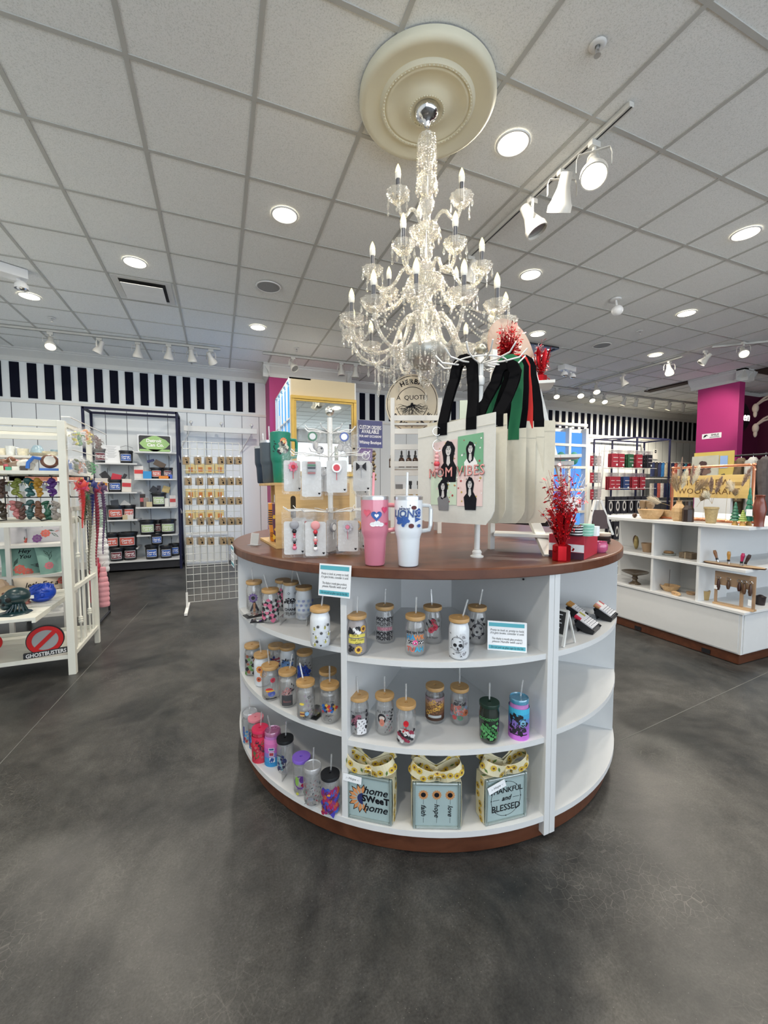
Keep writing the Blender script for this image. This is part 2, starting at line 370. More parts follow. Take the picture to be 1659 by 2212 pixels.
# magenta column by the lit cabinet (left) and its crown
S(MB().bb(.86, 2.25, 7.42, y1, 0, CEIL).build('wall_column', magenta))
cm = MB(); crown(cm, (.76, 7.42, CEIL), (2.35, 7.42, CEIL), -Y, .22, .10); crown(cm, (.86, y1, CEIL), (.86, 7.33, CEIL), -X, .22, .10); crown(cm, (2.25, 7.33, CEIL), (2.25, y1, CEIL), X, .22, .10)
S(cm.build('trim_6', white_paint))
# magenta pillar on the right
S(MB().bb(8.95, 9.12, 4.62, 5.33, 0, CEIL).build('wall_pillar', magenta, bevel=.004))
cm = MB(); crown(cm, (8.95, 5.46, CEIL), (8.95, 4.49, CEIL), -X, .2, .13); crown(cm, (8.82, 4.62, CEIL), (9.25, 4.62, CEIL), -Y, .2, .13); crown(cm, (9.12, 4.49, CEIL), (9.12, 5.46, CEIL), X, .2, .13)
S(cm.build('trim_7', white_paint))
# dark magenta nook behind the pillar
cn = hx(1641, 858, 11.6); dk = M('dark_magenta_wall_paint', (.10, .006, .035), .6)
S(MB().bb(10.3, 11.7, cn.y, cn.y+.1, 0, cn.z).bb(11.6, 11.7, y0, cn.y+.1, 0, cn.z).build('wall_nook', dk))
S(MB().bb(10.3, 11.7, cn.y, cn.y+.1, cn.z, CEIL).bb(11.6, 11.7, y0, cn.y+.1, cn.z, CEIL).build('trim_8', white_paint))
a = hz(1455, 833, CEIL); db = M('dark_ceiling_opening', (.03, .012, .008), .7)
S(MB().bb(8.8, 9.0, 5.45, 6.35, CEIL-.03, CEIL-.007).bb(9.15, 9.8, 3.2, 4.55, CEIL-.03, CEIL-.007).build('trim_9', db))  # thin dark slabs added under the tiles in place of a dark ceiling opening
# square air diffuser in the ceiling towards the back, pale blue inside
p = hz(1190, 752, CEIL); q = MB().bb(4.45, 5.05, 4.9, 5.5, CEIL-.05, CEIL-.03)
t = thing('ceiling_diffuser', 'square dark edged air diffuser in the ceiling above the red foil plants', 'ceiling vent', (0, 0, 0))
MB().bb(4.28, 4.86, 4.9, 5.48, CEIL-.012, CEIL-.007).build('recess', M('pale_blue_recess', (.45, .50, .68), .5), t)
f = MB(); 
for a_, b_ in (((4.28, 4.9), (4.86, 4.9)), ((4.86, 4.9), (4.86, 5.48)), ((4.86, 5.48), (4.28, 5.48)), ((4.28, 5.48), (4.28, 4.9))): f.beam((*a_, CEIL-.02), (*b_, CEIL-.02), .04, .02)
f.build('frame', black, t)
# ================================================================ CEILING FITTINGS
lens = EM('downlight_lens', (1, .90, .70), 5)
def downlight(x, y, label):
    t = thing('recessed_downlight', label, 'ceiling light', (x, y, CEIL-.006), 0, 'round recessed downlights in the ceiling tiles')
    r = MB().lathe((0, 0, 0), [(.090, -.002), (.094, -.006), (.102, -.006), (.106, 0)], 28); r.build('trim_ring', white_metal, t)
    MB().add([(.091*math.cos(2*PI*i/28), .091*math.sin(2*PI*i/28), -.0035) for i in range(28)], [tuple(range(28))[::-1]]).build('lens', lens, t)
    lamp('downlight_glow', 'AREA', (x, y, CEIL-.02), DOWN_W, (1, .92, .80), (0, 0, 0), shape='DISK', size=.18)
dl = [(1.753, 2.175, 'large bright downlight just right of the plaster ceiling medallion'), (.534, 3.385, 'bright downlight in the tile left of the chandelier'),
      (-.683, 4.60, 'downlight beside the square white air vent'), (-1.90, 5.82, 'downlight beside the emergency light at the left edge'),
      (.54, 5.80, 'small downlight beyond the round grey speaker, left of the chandelier'), (2.970, 3.38, 'downlight between the chandelier and the hanging eyeball light'),
      (4.184, 2.17, 'large oval looking downlight nearest the right edge'), (5.40, 3.385, 'downlight right of the hanging eyeball light'),
      (4.180, 4.60, 'downlight above the red foil plants by the diffuser'), (6.61, 4.60, 'downlight near the end of the slanting right hand track')]
for d_ in dl: downlight(*d_)
for x, y in ((.53, .96), (2.97, .96), (-1.9, 3.38), (-1.9, .96), (5.4, .96), (-.68, -.26), (4.18, -.26), (6.6, 2.17)):
    lamp('downlight_glow', 'AREA', (x, y, CEIL-.02), DOWN_W, (1, .92, .80), (0, 0, 0), shape='DISK', size=.18)
def speaker(x, y, label):
    t = thing('ceiling_speaker', label, 'speaker', (x, y, CEIL-.006))
    MB().lathe((0, 0, 0), [(.115, -.004), (.118, -.008), (.128, -.008), (.131, 0)], 28).build('ring', white_metal, t)
    MB().add([(.116*math.cos(2*PI*i/28), .116*math.sin(2*PI*i/28), -.005) for i in range(28)], [tuple(range(28))[::-1]]).build('grille', M('speaker_mesh', (.30, .31, .31), .7, var=.3, scale=300), t)
speaker(.546, 4.609, 'round grey ceiling speaker left of the chandelier'); speaker(5.408, 4.593, 'round grey ceiling speaker beyond the hanging eyeball light')
t = thing('air_vent', 'square white ceiling air vent with dark slot round a flat plate', 'air vent', (-.683, 5.19, CEIL-.006))
MB().bb(-.27, .27, -.27, .27, -.004, 0).build('frame', M('vent_white', (.7, .7, .68), .5), t)
MB().bb(-.215, .215, -.215, .215, -.006, -.004).build('slot', M('vent_slot', (.02, .02, .02), .8), t)
MB().bb(-.20, .19, -.205, .18, -.040, -.034).build('plate', M('plate_white', (.86, .86, .84), .5), t, bevel=.004)
def sprinkler(px, py, label, big=False):
    p = hz(px, py, CEIL); t = thing('sprinkler', label, 'sprinkler', (p.x, p.y, CEIL-.006))
    MB().lathe((0, 0, 0), [(.012, -.006), (.03, -.008), (.036, -.004), (.040, 0)], 20).build('escutcheon', white_metal, t)
    MB().cyl((0, 0, 0), (0, 0, -.022), .008, .008).cyl((-.009, 0, -.02), (-.009, 0, -.045), .0025).cyl((.009, 0, -.02), (.009, 0, -.045), .0025).cyl((0, 0, -.045), (0, 0, -.048), .016).build('head', steel, t)
sprinkler(1291, 95, 'sprinkler head near the top right of the ceiling'); sprinkler(112, 686, 'sprinkler head above the left hand track'); sprinkler(641, 752, 'sprinkler head in front of the cream cabinet panel')
sprinkler(1382, 714, 'sprinkler head between the two right hand downlights'); sprinkler(1398, 838, 'sprinkler head near the magenta pillar')
# plaster medallion
MC = Vector((1.12, 2.12, 0))
prof = [(.372, 0), (.374, -.03), (.366, -.045), (.352, -.052), (.335, -.050), (.30, -.040), (.262, -.036), (.256, -.044), (.248, -.052), (.236, -.052), (.232, -.044), (.225, -.050), (.215, -.050), (.20, -.040), (.15, -.034), (.12, -.044), (.10, -.060), (.085, -.062), (.07, -.055), (0.001, -.055)]
md = MB().lathe((MC.x, MC.y, CEIL-.006), prof, 72)
for i in range(72): a = 2*PI*i/72; md.sph((MC.x+.240*math.cos(a), MC.y+.240*math.sin(a), CEIL-.058), .0045, 6, 4)
for i in range(40): a = 2*PI*i/40; md.sph((MC.x+.093*math.cos(a), MC.y+.093*math.sin(a), CEIL-.068), .0045, 6, 4)
tag(md.build('ceiling_medallion', M('cream_plaster', (.74, .71, .56), .7, var=.06, scale=8)), 'round cream plaster ceiling medallion with beaded rings above the chandelier', 'medallion')
# ---------------------------------------------------------------- tracks and spotlights
lit = EM('spot_lens_lit', (1, .86, .58), 8); unlit = M('spot_lens_off', (.35, .36, .36), .2, .6)
can = M('white_spot_can', (.62, .61, .57), .4, var=.03)
def track(a, b, label):
    m = MB(); a, b = Vector((a[0], a[1], CEIL-.022)), Vector((b[0], b[1], CEIL-.022)); m.beam(a, b, .036, .03)
    d = (b-a).normalized(); s_ = Z.cross(d)
    o = tag(m.build('track_rail', can, bevel=.003), label, 'light track')
    MB().beam(a-Z*.0155, b-Z*.0155, .010, .001).build('slot', black, o)
def spot(p, aim, label, on=True, big=1.0, energy=None, group='track spotlights'):
    """p on the ceiling, aim = world direction of the beam"""
    t = thing('track_spotlight', label, 'spotlight', (p[0], p[1], CEIL-.037), 0, group)
    MB().bb(-.035, .035, -.018, .018, -.035, 0).cyl((0, 0, -.035), (0, 0, -.055), .012).build('adapter', can, t, bevel=.003)
    d = Vector(aim).normalized(); c = Vector((0, 0, -.055-.07*big)); sd = d.cross(Z)
    if sd.length < .05: sd = X.copy()
    sd.normalize(); r = .052*big
    y_ = MB(); top = Vector((0, 0, -.055))
    y_.ribbon([top, top+sd*r*1.1, top+sd*r*1.25-Z*.03, c+sd*r*1.25], .016, sd.cross(Z), .003)
    y_.ribbon([top, top-sd*r*1.1, top-sd*r*1.25-Z*.03, c-sd*r*1.25], .016, sd.cross(Z), .003); y_.build('yoke', can, t)
    R_ = d.to_track_quat('Z', 'Y').to_matrix()
    MB().lathe(c, [(.001, -.085*big), (.024*big, -.083*big), (.027*big, -.03*big), (.030*big, -.02*big), (.046*big, .025*big), (r, .035*big), (r, .06*big), (r*.9, .06*big), (r*.88, .045*big)], 20, ax=R_).build('lamp_can', can, t)
    MB().add([c+R_@Vector((r*.88*math.cos(2*PI*i/20), r*.88*math.sin(2*PI*i/20), .047*big)) for i in range(20)], [tuple(range(20))]).build('lens', lit if on else unlit, t)
    if energy:
        w = Vector((p[0], p[1], CEIL-.037))+c+d*.075*big
        l = lamp('spot_beam', 'SPOT', w, energy, (1, .87, .66), (0, 0, 0), spot_size=1.1 if energy < 70 else 2.5, spot_blend=.7, shadow_soft_size=.04)
        l.rotation_euler = d.to_track_quat('-Z', 'Y').to_euler()
track((2.178, 1.70), (2.187, 3.35), 'white light track slanting right beside the chandelier')
for px, py, aim, on, lab, e in ((1284, 300, (-.35, -.35, -.8), True, 'lit track spotlight nearest the end of the track by the chandelier', 60), (1215, 378, (.2, .5, -.8), False, 'unlit track spotlight pointing down in the middle of the chandelier track', None), (1150, 432, (.3, -.25, -.8), False, 'unlit track spotlight tilted right, third along the chandelier track', None)):
    p = hx(px, py, 2.18); spot((2.18, p.y), aim, lab, on, 1.5, e, 'big spotlights by the chandelier')
p = hz(1050, 520, CEIL); spot((2.187, 3.28), (-.1, .4, -.8), 'unlit track spotlight half hidden behind the chandelier candles', False, 1.3, None, 'big spotlights by the chandelier')
track((-3.3, 6.96), (.08, 6.86), 'long white light track along the left ceiling before the striped wall')
for k, (px, on, aim, lab) in enumerate(((95, True, (.1, -.5, -.8), 'leftmost lit spotlight on the long left track'), (205, False, (-.4, .1, -.9), 'second spotlight from the left on the long left track, tilted'), (291, False, (-.1, .2, -1), 'third spotlight from the left on the long left track'), (361, False, (-.1, .2, -1), 'fourth spotlight from the left on the long left track'), (412, False, (.1, .2, -1), 'fifth spotlight from the left on the long left track'), (455, True, (.4, .5, -.8), 'lit rightmost spotlight on the long left track'))):
    p = hz(px, 706+(px-95)*.113, CEIL-.04); spot((p.x, 6.93 if px < 300 else 6.87), aim, lab, on, 1.25, None)
track((.70, 6.80), (3.6, 6.80), 'white light track over the cream cabinet')
for px, aim, lab in ((628, (.3, -.5, -.6), 'spotlight tilted to the right above the magenta column'), (741, (.05, -.1, -1), 'spotlight pointing down left of the chandelier bottom'), (776, (0, .1, -1), 'spotlight nearest the chandelier on the cabinet track')):
    p = hz(px, 775, CEIL); spot((p.x, 6.78), aim, lab, False, 1.25, None)
track((7.05, 4.45), (7.08, 6.65), 'white light track slanting across the ceiling left of the pillar')
track((9.6, 1.6), (7.0, 4.0), 'white light track at the right edge of the ceiling')
track((6.2, 6.78), (12.5, 6.78), 'long light track before the striped wall on the right')
for x, y, px, py, on, aim, lab in ((7.05, 4.66, 1433, 790, True, (-.2, -.3, -1), 'bright spotlight in a square yoke, nearest on the slanting track'), (7.06, 5.5, 1365, 815, False, (.3, -.4, -1), 'spotlight tilted right midway along the slanting track'),
        (7.07, 6.1, 1303, 835, True, (-.3, -.4, -.8), 'lit spotlight far along the slanting track'), (7.08, 6.5, 1253, 845, True, (-.4, -.5, -.8), 'lit spotlight at the far end of the slanting track')):
    spot((x, y), aim, lab, on, 1.3)
for px, on, lab in ((1202, True, 'lit leftmost'), (1279, True, 'lit brightest second'), (1306, True, 'lit third'), (1348, True, 'fourth'), (1374, False, 'unlit fifth'), (1410, True, 'lit sixth'), (1446, True, 'lit seventh'), (1476, False, 'last unlit')):
    p = hy(px, 850, 6.78); spot((p.x, 6.78), (-.35, -.5, -.8) if px < 1320 else (-.15, .35, -.9), lab+' spotlight on the long right hand track', on, 1.2, 80 if px > 1320 else None)  # every head right of the third, unlit ones too, gets an added wall-washing beam
p = hz(1607, 733, CEIL); spot((p.x, p.y), (-.5, -.4, -.6), 'bright spotlight at the right edge of the picture', True, 1.2); p = hz(1524, 752, CEIL); spot((p.x, p.y), (-.4, .5, -.7), 'unlit spotlight left of the bright one at the right edge', False, 1.2)
l = lamp('spot_beam', 'SPOT', (7.6, 4.3, 3.2), 75, (1, .9, .75), (0, 0, 0), spot_size=.8, spot_blend=.8, shadow_soft_size=.05); l.rotation_euler = Vector((1.35, .7, -.55)).to_track_quat('-Z', 'Y').to_euler()
t = thing('eyeball_light', 'white eyeball light hanging under a round ceiling plate', 'ceiling light', (4.243, 3.437, CEIL-.006))
MB().cyl((0, 0, 0), (0, 0, -.014), .06, .055, 20).build('plate', white_metal, t)
MB().cyl((0, 0, 0), (.02, 0, -.07), .012).build('arm', white_metal, t); MB().sph((.03, 0, -.12), (.062, .062, .055), 18, 12).build('globe', plastic_white, t)
def emergency(p, rz, lab, s=1):
    t = thing('emergency_light', lab, 'emergency light', (p[0], p[1], CEIL-.006), rz)
    MB().bb(-.17*s, .17*s, -.07*s, .07*s, -.09*s, 0).build('housing', plastic_white, t, bevel=.006)
    for sx in (-1, 1):
        h = MB().cyl((sx*.10*s, 0, -.09*s), (sx*.12*s, -.02*s, -.13*s), .014*s).lathe((sx*.12*s, -.03*s, -.16*s), [(.03*s, .04*s), (.055*s, .01*s), (.058*s, -.03*s)], 18); h.build('lamp_head', plastic_white, t)
        MB().sph((sx*.12*s, -.03*s, -.175*s), (.045*s, .045*s, .03*s), 14, 8).build('lamp_bulb', chrome, t)
emergency((-1.86, 5.12), .5, 'white twin head emergency light at the left edge of the ceiling'); emergency((5.753, 5.585), .2, 'white twin head emergency light on the ceiling above the herbal sign')
# ================================================================ CHANDELIER
CC = Vector((1.12, 2.12, 0))
def crystal_mat(name, a=.42, tint=(1, .99, .95)):
    m, nt, b, out = nodes(name); L = nt.links; N = nt.nodes.new; nt.nodes.remove(b)
    t_ = N('ShaderNodeBsdfTransparent'); t_.inputs[0].default_value = (.97, .97, .96, 1)
    g = N('ShaderNodeBsdfGlossy'); g.inputs['Roughness'].default_value = .06; g.inputs[0].default_value = (*tint, 1)
    d = N('ShaderNodeBsdfTranslucent'); d.inputs[0].default_value = (.95, .94, .88, 1); d2 = N('ShaderNodeBsdfDiffuse'); d2.inputs[0].default_value = (.95, .94, .88, 1)
    lw = N('ShaderNodeLayerWeight'); lw.inputs[0].default_value = .45; m1 = N('ShaderNodeMixShader'); m2 = N('ShaderNodeMixShader'); m3 = N('ShaderNodeMixShader')
    n = N('ShaderNodeTexVoronoi'); n.inputs['Scale'].default_value = 110; tc = N('ShaderNodeTexCoord'); L.new(tc.outputs['Object'], n.inputs['Vector']); bp = N('ShaderNodeBump'); bp.inputs['Strength'].default_value = 1; bp.inputs['Distance'].default_value = .006; L.new(n.outputs['Distance'], bp.inputs['Height']); L.new(bp.outputs[0], g.inputs['Normal'])
    m3.inputs[0].default_value = .5; L.new(d.outputs[0], m3.inputs[1]); L.new(d2.outputs[0], m3.inputs[2])
    m1.inputs[0].default_value = a; L.new(t_.outputs[0], m1.inputs[1]); L.new(m3.outputs[0], m1.inputs[2])
    L.new(lw.outputs['Facing'], m2.inputs[0]); L.new(m1.outputs[0], m2.inputs[1]); L.new(g.outputs[0], m2.inputs[2]); L.new(m2.outputs[0], out.inputs[0])
    MATS[name] = m; return m
cry = crystal_mat('cut_crystal', .13); cryd = crystal_mat('crystal_drop', .10)
flame = EM('candle_bulb_glow', (1, .86, .42), 1.8); bulbbase = M('bulb_base_white', (.75, .74, .68), .4); candlem = M('grey_candle_sleeve', (.08, .085, .10), .4, .3)
ch = thing('crystal_chandelier', 'large tiered crystal chandelier with candle bulbs hanging from the medallion', 'chandelier', (CC.x, CC.y, 0))
MB().lathe((0, 0, CEIL), [(.066, -.05), (.07, -.065), (.066, -.085), (.055, -.10), (.04, -.112), (.022, -.125), (.012, -.15), (.001, -.155)], 28).build('canopy', chrome, ch)
MB().cyl((0, 0, CEIL-.15), (0, 0, 2.02), .007).build('stem', chrome, ch)
def colpart(name, prof, n=24, fl=.04, fn=12): MB().lathe((0, 0, 0), prof, n+4, 0, fl, fn, sm=False).build(name, cry, ch)
colpart('top_crown', [(.02, 3.27), (.048, 3.275), (.052, 3.25), (.042, 3.20), (.05, 3.15), (.03, 3.12)])
colpart('glass_column', [(.018, 3.13), (.02, 3.09), (.05, 3.07), (.058, 3.03), (.045, 2.99), (.022, 2.975), (.03, 2.96), (.043, 2.93), (.04, 2.90), (.022, 2.86), (.016, 2.80), (.028, 2.77)])
colpart('upper_hub_bowl', [(.02, 2.765), (.07, 2.79), (.078, 2.775), (.065, 2.74), (.03, 2.72), (.025, 2.70), (.035, 2.68), (.035, 2.64), (.02, 2.62), (.03, 2.60), (.05, 2.57), (.042, 2.52), (.028, 2.50)])
colpart('middle_hub_bowl', [(.03, 2.50), (.085, 2.52), (.10, 2.505), (.085, 2.46), (.04, 2.43), (.03, 2.40), (.04, 2.37), (.022, 2.35)])
colpart('ribbed_vase', [(.02, 2.36), (.05, 2.35), (.06, 2.30), (.055, 2.24), (.075, 2.18), (.10, 2.14), (.11, 2.12)], fl=.07)
MB().lathe((0, 0, 0), [(.12, 2.13), (.125, 2.11), (.115, 2.07), (.08, 2.03), (.03, 2.01), (.001, 2.005)], 36).build('lower_dish', M('frosted_grey_dish', (.45, .46, .44), .3, .4), ch)
def drop_geo(mb, p, l=.045, r=.008, n=6):
    p = Vector(p); k = random.uniform(.85, 1.15); l *= k
    mb.sph(p-Z*.006, .004, 5, 4, sm=False); top = p-Z*.011
    vs = [top]+[top-Z*l*.68+Vector((r*math.cos(2*PI*i/n), r*math.sin(2*PI*i/n), 0)) for i in range(n)]+[top-Z*l]
    mb.add(vs, [(0, 1+i, 1+(i+1) % n) for i in range(n)]+[(n+1, 1+(i+1) % n, 1+i) for i in range(n)])
def bead(mb, p, r=.006):
    p = Vector(p); mb.sph(p, r, 6, 4, sm=False)
def strand(mb, a, b, sag, n, r=.006):
    a, b = Vector(a), Vector(b)
    for i in range(n+1): t = i/n; bead(mb, a.lerp(b, t)-Z*sag*4*t*(1-t), r)
def arm(ang, r, zb, path, lab=None, nd=7, rad=.0095, scl=1):
    a = math.radians(ang); d = Vector((math.cos(a), math.sin(a), 0))
    # smooth the path
    P = [Vector((x, 0, z)) for x, z in path]; pts = []
    for i in range(len(P)-1):
        p0, p1, p2, p3 = P[max(i-1, 0)], P[i], P[i+1], P[min(i+2, len(P)-1)]
        for k in range(5):
            t = k/5; q = .5*((2*p1)+(-p0+p2)*t+(2*p0-5*p1+4*p2-p3)*t*t+(-p0+3*p1-3*p2+p3)*t**3); pts.append(q)
    pts.append(P[-1]); m = MB()
    m.tube([d*q.x+Z*q.z for q in pts], rad, 8)
    sd = Z.cross(d)
    for k, q in enumerate(pts):      # twisted rope bumps
        tw = k*1.1; m.sph(d*q.x+Z*q.z+(sd*math.cos(tw)+Z*math.sin(tw))*rad*.55, rad*.8, 6, 4)
    ao = m.build('arm', cry, ch)
    c = d*r+Z*zb; s_ = scl
    MB().lathe(c, [(.012, -.028), (.03*s_, -.022), (.052*s_, 0), (.062*s_, .022), (.066*s_, .028), (.062*s_, .030), (.045*s_, .008), (.016, -.004)], 40, 0, .055, 10, sm=False).build('drip_bowl', cry, ao)
    dm = MB()
    for i in range(nd):
        b = 2*PI*i/nd+a; drop_geo(dm, c+Vector((math.cos(b), math.sin(b), 0))*.062*s_+Z*.022, .05, .008)
        if i % 2: drop_geo(dm, c+Vector((math.cos(b), math.sin(b), 0))*.062*s_-Z*.032, .035, .007)
    dm.build('crystal_drops', cryd, ao, kind='stuff')
    MB().cyl(c+Z*.01, c+Z*.10, .0115, .0115, 12).build('candle', candlem, ao)
    MB().lathe(c+Z*.098, [(.0115, 0), (.0150, .006), (.016, .026), (.015, .030)], 14).build('bulb_collar', bulbbase, ao)
    MB().lathe(c+Z*.127, [(.0145, 0), (.0155, .010), (.0125, .025), (.006, .041), (.001, .050)], 12).build('bulb', flame, ao)
    return c
low = []
for k in range(12):
    an = -124+30*k; jit = random.uniform(-.01, .01)
    c = arm(an, .435, 2.222, [(.03, 2.24), (.09, 2.30), (.15, 2.24), (.20, 2.12), (.28, 2.065+jit), (.37, 2.09), (.425, 2.16), (.435, 2.21)])
    low.append(c)
mid = [arm(an, .305, 2.522, [(.03, 2.47), (.08, 2.55), (.13, 2.56), (.18, 2.48), (.24, 2.44), (.295, 2.47), (.305, 2.51)], nd=6, scl=.9) for an in (-140, -90, -35, 25, 111, 164)]
top = [arm(an, .2, 2.872, [(.03, 2.77), (.07, 2.84), (.11, 2.85), (.14, 2.81), (.18, 2.80), (.2, 2.86)], nd=6, scl=.95) for an in (-167, -48, 75)]
for k in range(12):
    a, b = low[k], low[(k+1) % 12]; m = MB(); strand(m, a-Z*.03, b-Z*.03, .10, 15, .006)
    an = math.radians(-124+30*k); d = Vector((math.cos(an), math.sin(an), 0)); strand(m, a+d*0-Z*.02, d*.10+Z*2.49, .06, 26, .006)
    m.build('bead_swag', cryd, ch, kind='stuff')
m = MB()
for k in range(18):
    a = 2*PI*k/18; e = Vector((math.cos(a), math.sin(a), 0)); strand(m, e*.12+Z*2.12, e*.03+Z*1.93, -.02, 14, .006); drop_geo(m, e*.13+Z*2.10, .05)
for k in range(12):
    a = math.radians(-124+30*k+15); e = Vector((math.cos(a), math.sin(a), 0))
    for rr_, zz in ((.2, 2.02), (.27, 2.0), (.33, 2.02)): drop_geo(m, e*rr_+Z*zz, .055, .009); strand(m, e*rr_+Z*(zz+.06), e*rr_+Z*zz, 0, 5, .005)
    a2 = a-.26; e2 = Vector((math.cos(a2), math.sin(a2), 0)); strand(m, e2*.28+Z*2.06, e2*.28+Z*1.96, 0, 8, .006); drop_geo(m, e2*.28+Z*1.95, .075, .011)
    strand(m, e2*.28+Z*2.02, e*.13+Z*2.08, .07, 12, .005)
m.sph((0, 0, 1.92), .02, 10, 8); drop_geo(m, (0, 0, 1.90), .07, .012); m.build('lower_crystal_drops', cryd, ch, kind='stuff')
m = MB()
for k in range(12):
    a = 2*PI*k/12; e = Vector((math.cos(a), math.sin(a), 0)); strand(m, e*.05+Z*3.25, e*.055+Z*3.07, -.01, 12, .005); drop_geo(m, e*.058+Z*3.02, .04); drop_geo(m, e*.078+Z*2.77, .045); drop_geo(m, e*.10+Z*2.50, .05); drop_geo(m, e*.1+Z*2.43, .04)
m.build('upper_crystal_drops', cryd, ch, kind='stuff')
for z_, r_, n_ in ((2.40, .30, 6), (2.70, .2, 4), (3.03, .12, 2)):
    for k in range(n_):
        a = 2*PI*k/n_+.3; lamp('candle_light', 'POINT', (CC.x+r_*math.cos(a), CC.y+r_*math.sin(a), z_+.03), BULB_W*(12 if z_ < 2.5 else 3)/n_, (1, .80, .45), shadow_soft_size=.03)
# ================================================================ ROUND DISPLAY COUNTER
RC = Vector((1.108, 2.165, 0)); TOP = 1.055
def rp(ang, r, z=0): a = math.radians(ang); return RC+Vector((r*math.cos(a), r*math.sin(a), z))
t = thing('round_counter', 'big round white display counter with a cherry wood top and open curved shelves', 'counter', RC)
MB().lathe((0, 0, 0), [(.001, TOP-.042), (1.03, TOP-.042), (1.045, TOP-.039), (1.048, TOP-.036), (1.048, TOP-.006), (1.044, TOP-.001), (1.04, TOP), (.001, TOP)], 128, sm=False).build('countertop', cherry, t)
MB().lathe((0, 0, 0), [(.001, .004), (1.012, .004), (1.012, .08), (.001, .08)], 128, sm=False).build('plinth', cherry, t)
MB().lathe((0, 0, 0), [(.001, .08), (1.035, .08), (1.035, .102), (.001, .102)], 128, sm=False).build('bottom_deck', white, t)
DIV = [-88.9, -132.6, -176, 140, 91.5, 46, 1, -45.5]
AP = [-111, -154.3, 162, 116, 69, 23.5, -22, -67]
core = [rp(a, .40)-RC for a in DIV]
cm_ = MB(); n = 8
cm_.add([p+Z*.10 for p in core]+[p+Z*(TOP-.042) for p in core], [(i, (i+1) % n, n+(i+1) % n, n+i)[::-1] for i in range(n)]); cm_.build('core_panel', white, t)
for k, a in enumerate(DIV):
    m = MB(); d = rp(a, 1)-RC; 
    if k in (0, 4):
        for s_ in (-1, 1):
            sd = Z.cross(d)*(.0135*s_); m.beam(d*.39+sd+Z*.525, d*1.038+sd+Z*.525, .0255, 1.0, 0)
    else: m.beam(d*.39+Z*(.102+(TOP-.144)/2), d*1.032+Z*(.102+(TOP-.144)/2), .024, TOP-.144)
    m.build('divider', white, t, bevel=.0012)
LV = {0: (.722, .403), 1: (.748, .430), 7: (.722, .42), 6: (.722, .42), 2: (.74, .43), 3: (.72, .42), 4: (.72, .42), 5: (.72, .42)}
SPAN = [(-132.6, -88.9), (-176, -132.6), (-220, -176), (91.5, 140), (46, 91.5), (1, 46), (-45.5, 1), (-88.9, -45.5)]
for k, (a0, a1) in enumerate(SPAN):
    key = {0: 0, 1: 1, 7: 7}.get(k, k)
    for z in LV[key]:
        m = MB(); N = 14; aa = [a0+.7+(a1-a0-1.4)*i/N for i in range(N+1)]
        pts = [(rp(a, 1.03)-RC) for a in aa]+[(rp(a, .385)-RC) for a in aa[::-1]]
        m.poly([(p.x, p.y) for p in pts], (0, 0, z), X, Y, .021); m.build('shelf', white, t)
# little cam lock holes on the divider
MB().cyl(Vector((1.092, 1.25, .975)), Vector((1.088, 1.25, .975)), .004).build('screw_cap', black, t, loc=-RC)
# ================================================================ CUPS
CR_ = .0365
_cup = {}
def cup_mesh(kind):
    if kind in _cup: return _cup[kind]
    if kind == 'glass':
        m = MB().lathe((0, 0, 0), [(.001, .002), (.029, .002), (.033, .006), (.0365, .016), (.0365, .104), (.0345, .115), (.0315, .123), (.0315, .132), (.029, .132), (.029, .124), (.0335, .105), (.0335, .018), (.028, .008), (.001, .008)], 28)
    else:
        m = MB().lathe((0, 0, 0), [(.001, .002), (.028, .002), (.032, .006), (.0355, .018), (.0365, .11), (.034, .122), (.033, .134), (.030, .134), (.030, .12), (.001, .11)], 28)
    o = m.build('x', [clearm]); me = o.data; bpy.data.objects.remove(o); _cup[kind] = me; return me
def lidm(kind):
    if kind == 'flat': return MB().lathe((0, 0, 0), [(.001, .130), (.0315, .130), (.0315, .134), (.0365, .134), (.0368, .144), (.036, .1465), (.006, .1465), (.006, .142), (.001, .142)], 28)
    return MB().lathe((0, 0, 0), [(.001, .133), (.035, .133), (.0355, .145), (.033, .150), (.031, .146), (.012, .144), (.001, .144)], 28)
def cyl_fn(r, z0, u0=0):
    def f(x, y): a = x/r-PI/2+u0; return Vector((r*math.cos(a), r*math.sin(a), z0+y))
    return f
def wrap_poly(m, pts, r, z0, mi=0, u0=0):
    f = cyl_fn(r, z0, u0); m.add([f(*p) for p in pts], [tuple(range(len(pts)))], mi)
def wrap_rect(m, x0, y0, x1, y1, r, z0, mi=0, u0=0, n=None):
    f = cyl_fn(r, z0, u0); n = n or max(2, int(abs(x1-x0)/.004)); vs = []
    for i in range(n+1): x = x0+(x1-x0)*i/n; vs += [f(x, y0), f(x, y1)]
    m.add(vs, [(2*i, 2*i+2, 2*i+3, 2*i+1) for i in range(n)], mi)
def wrap_text(m, s, size, x, y, r, z0, mi=0, u0=0, **kw):
    f = cyl_fn(r, z0, u0); text(m, s, size, (0, 0, 0), X, Y, mi, fn=lambda a, b: f(x+a, y+b), **kw)
RNG = random.Random(3)
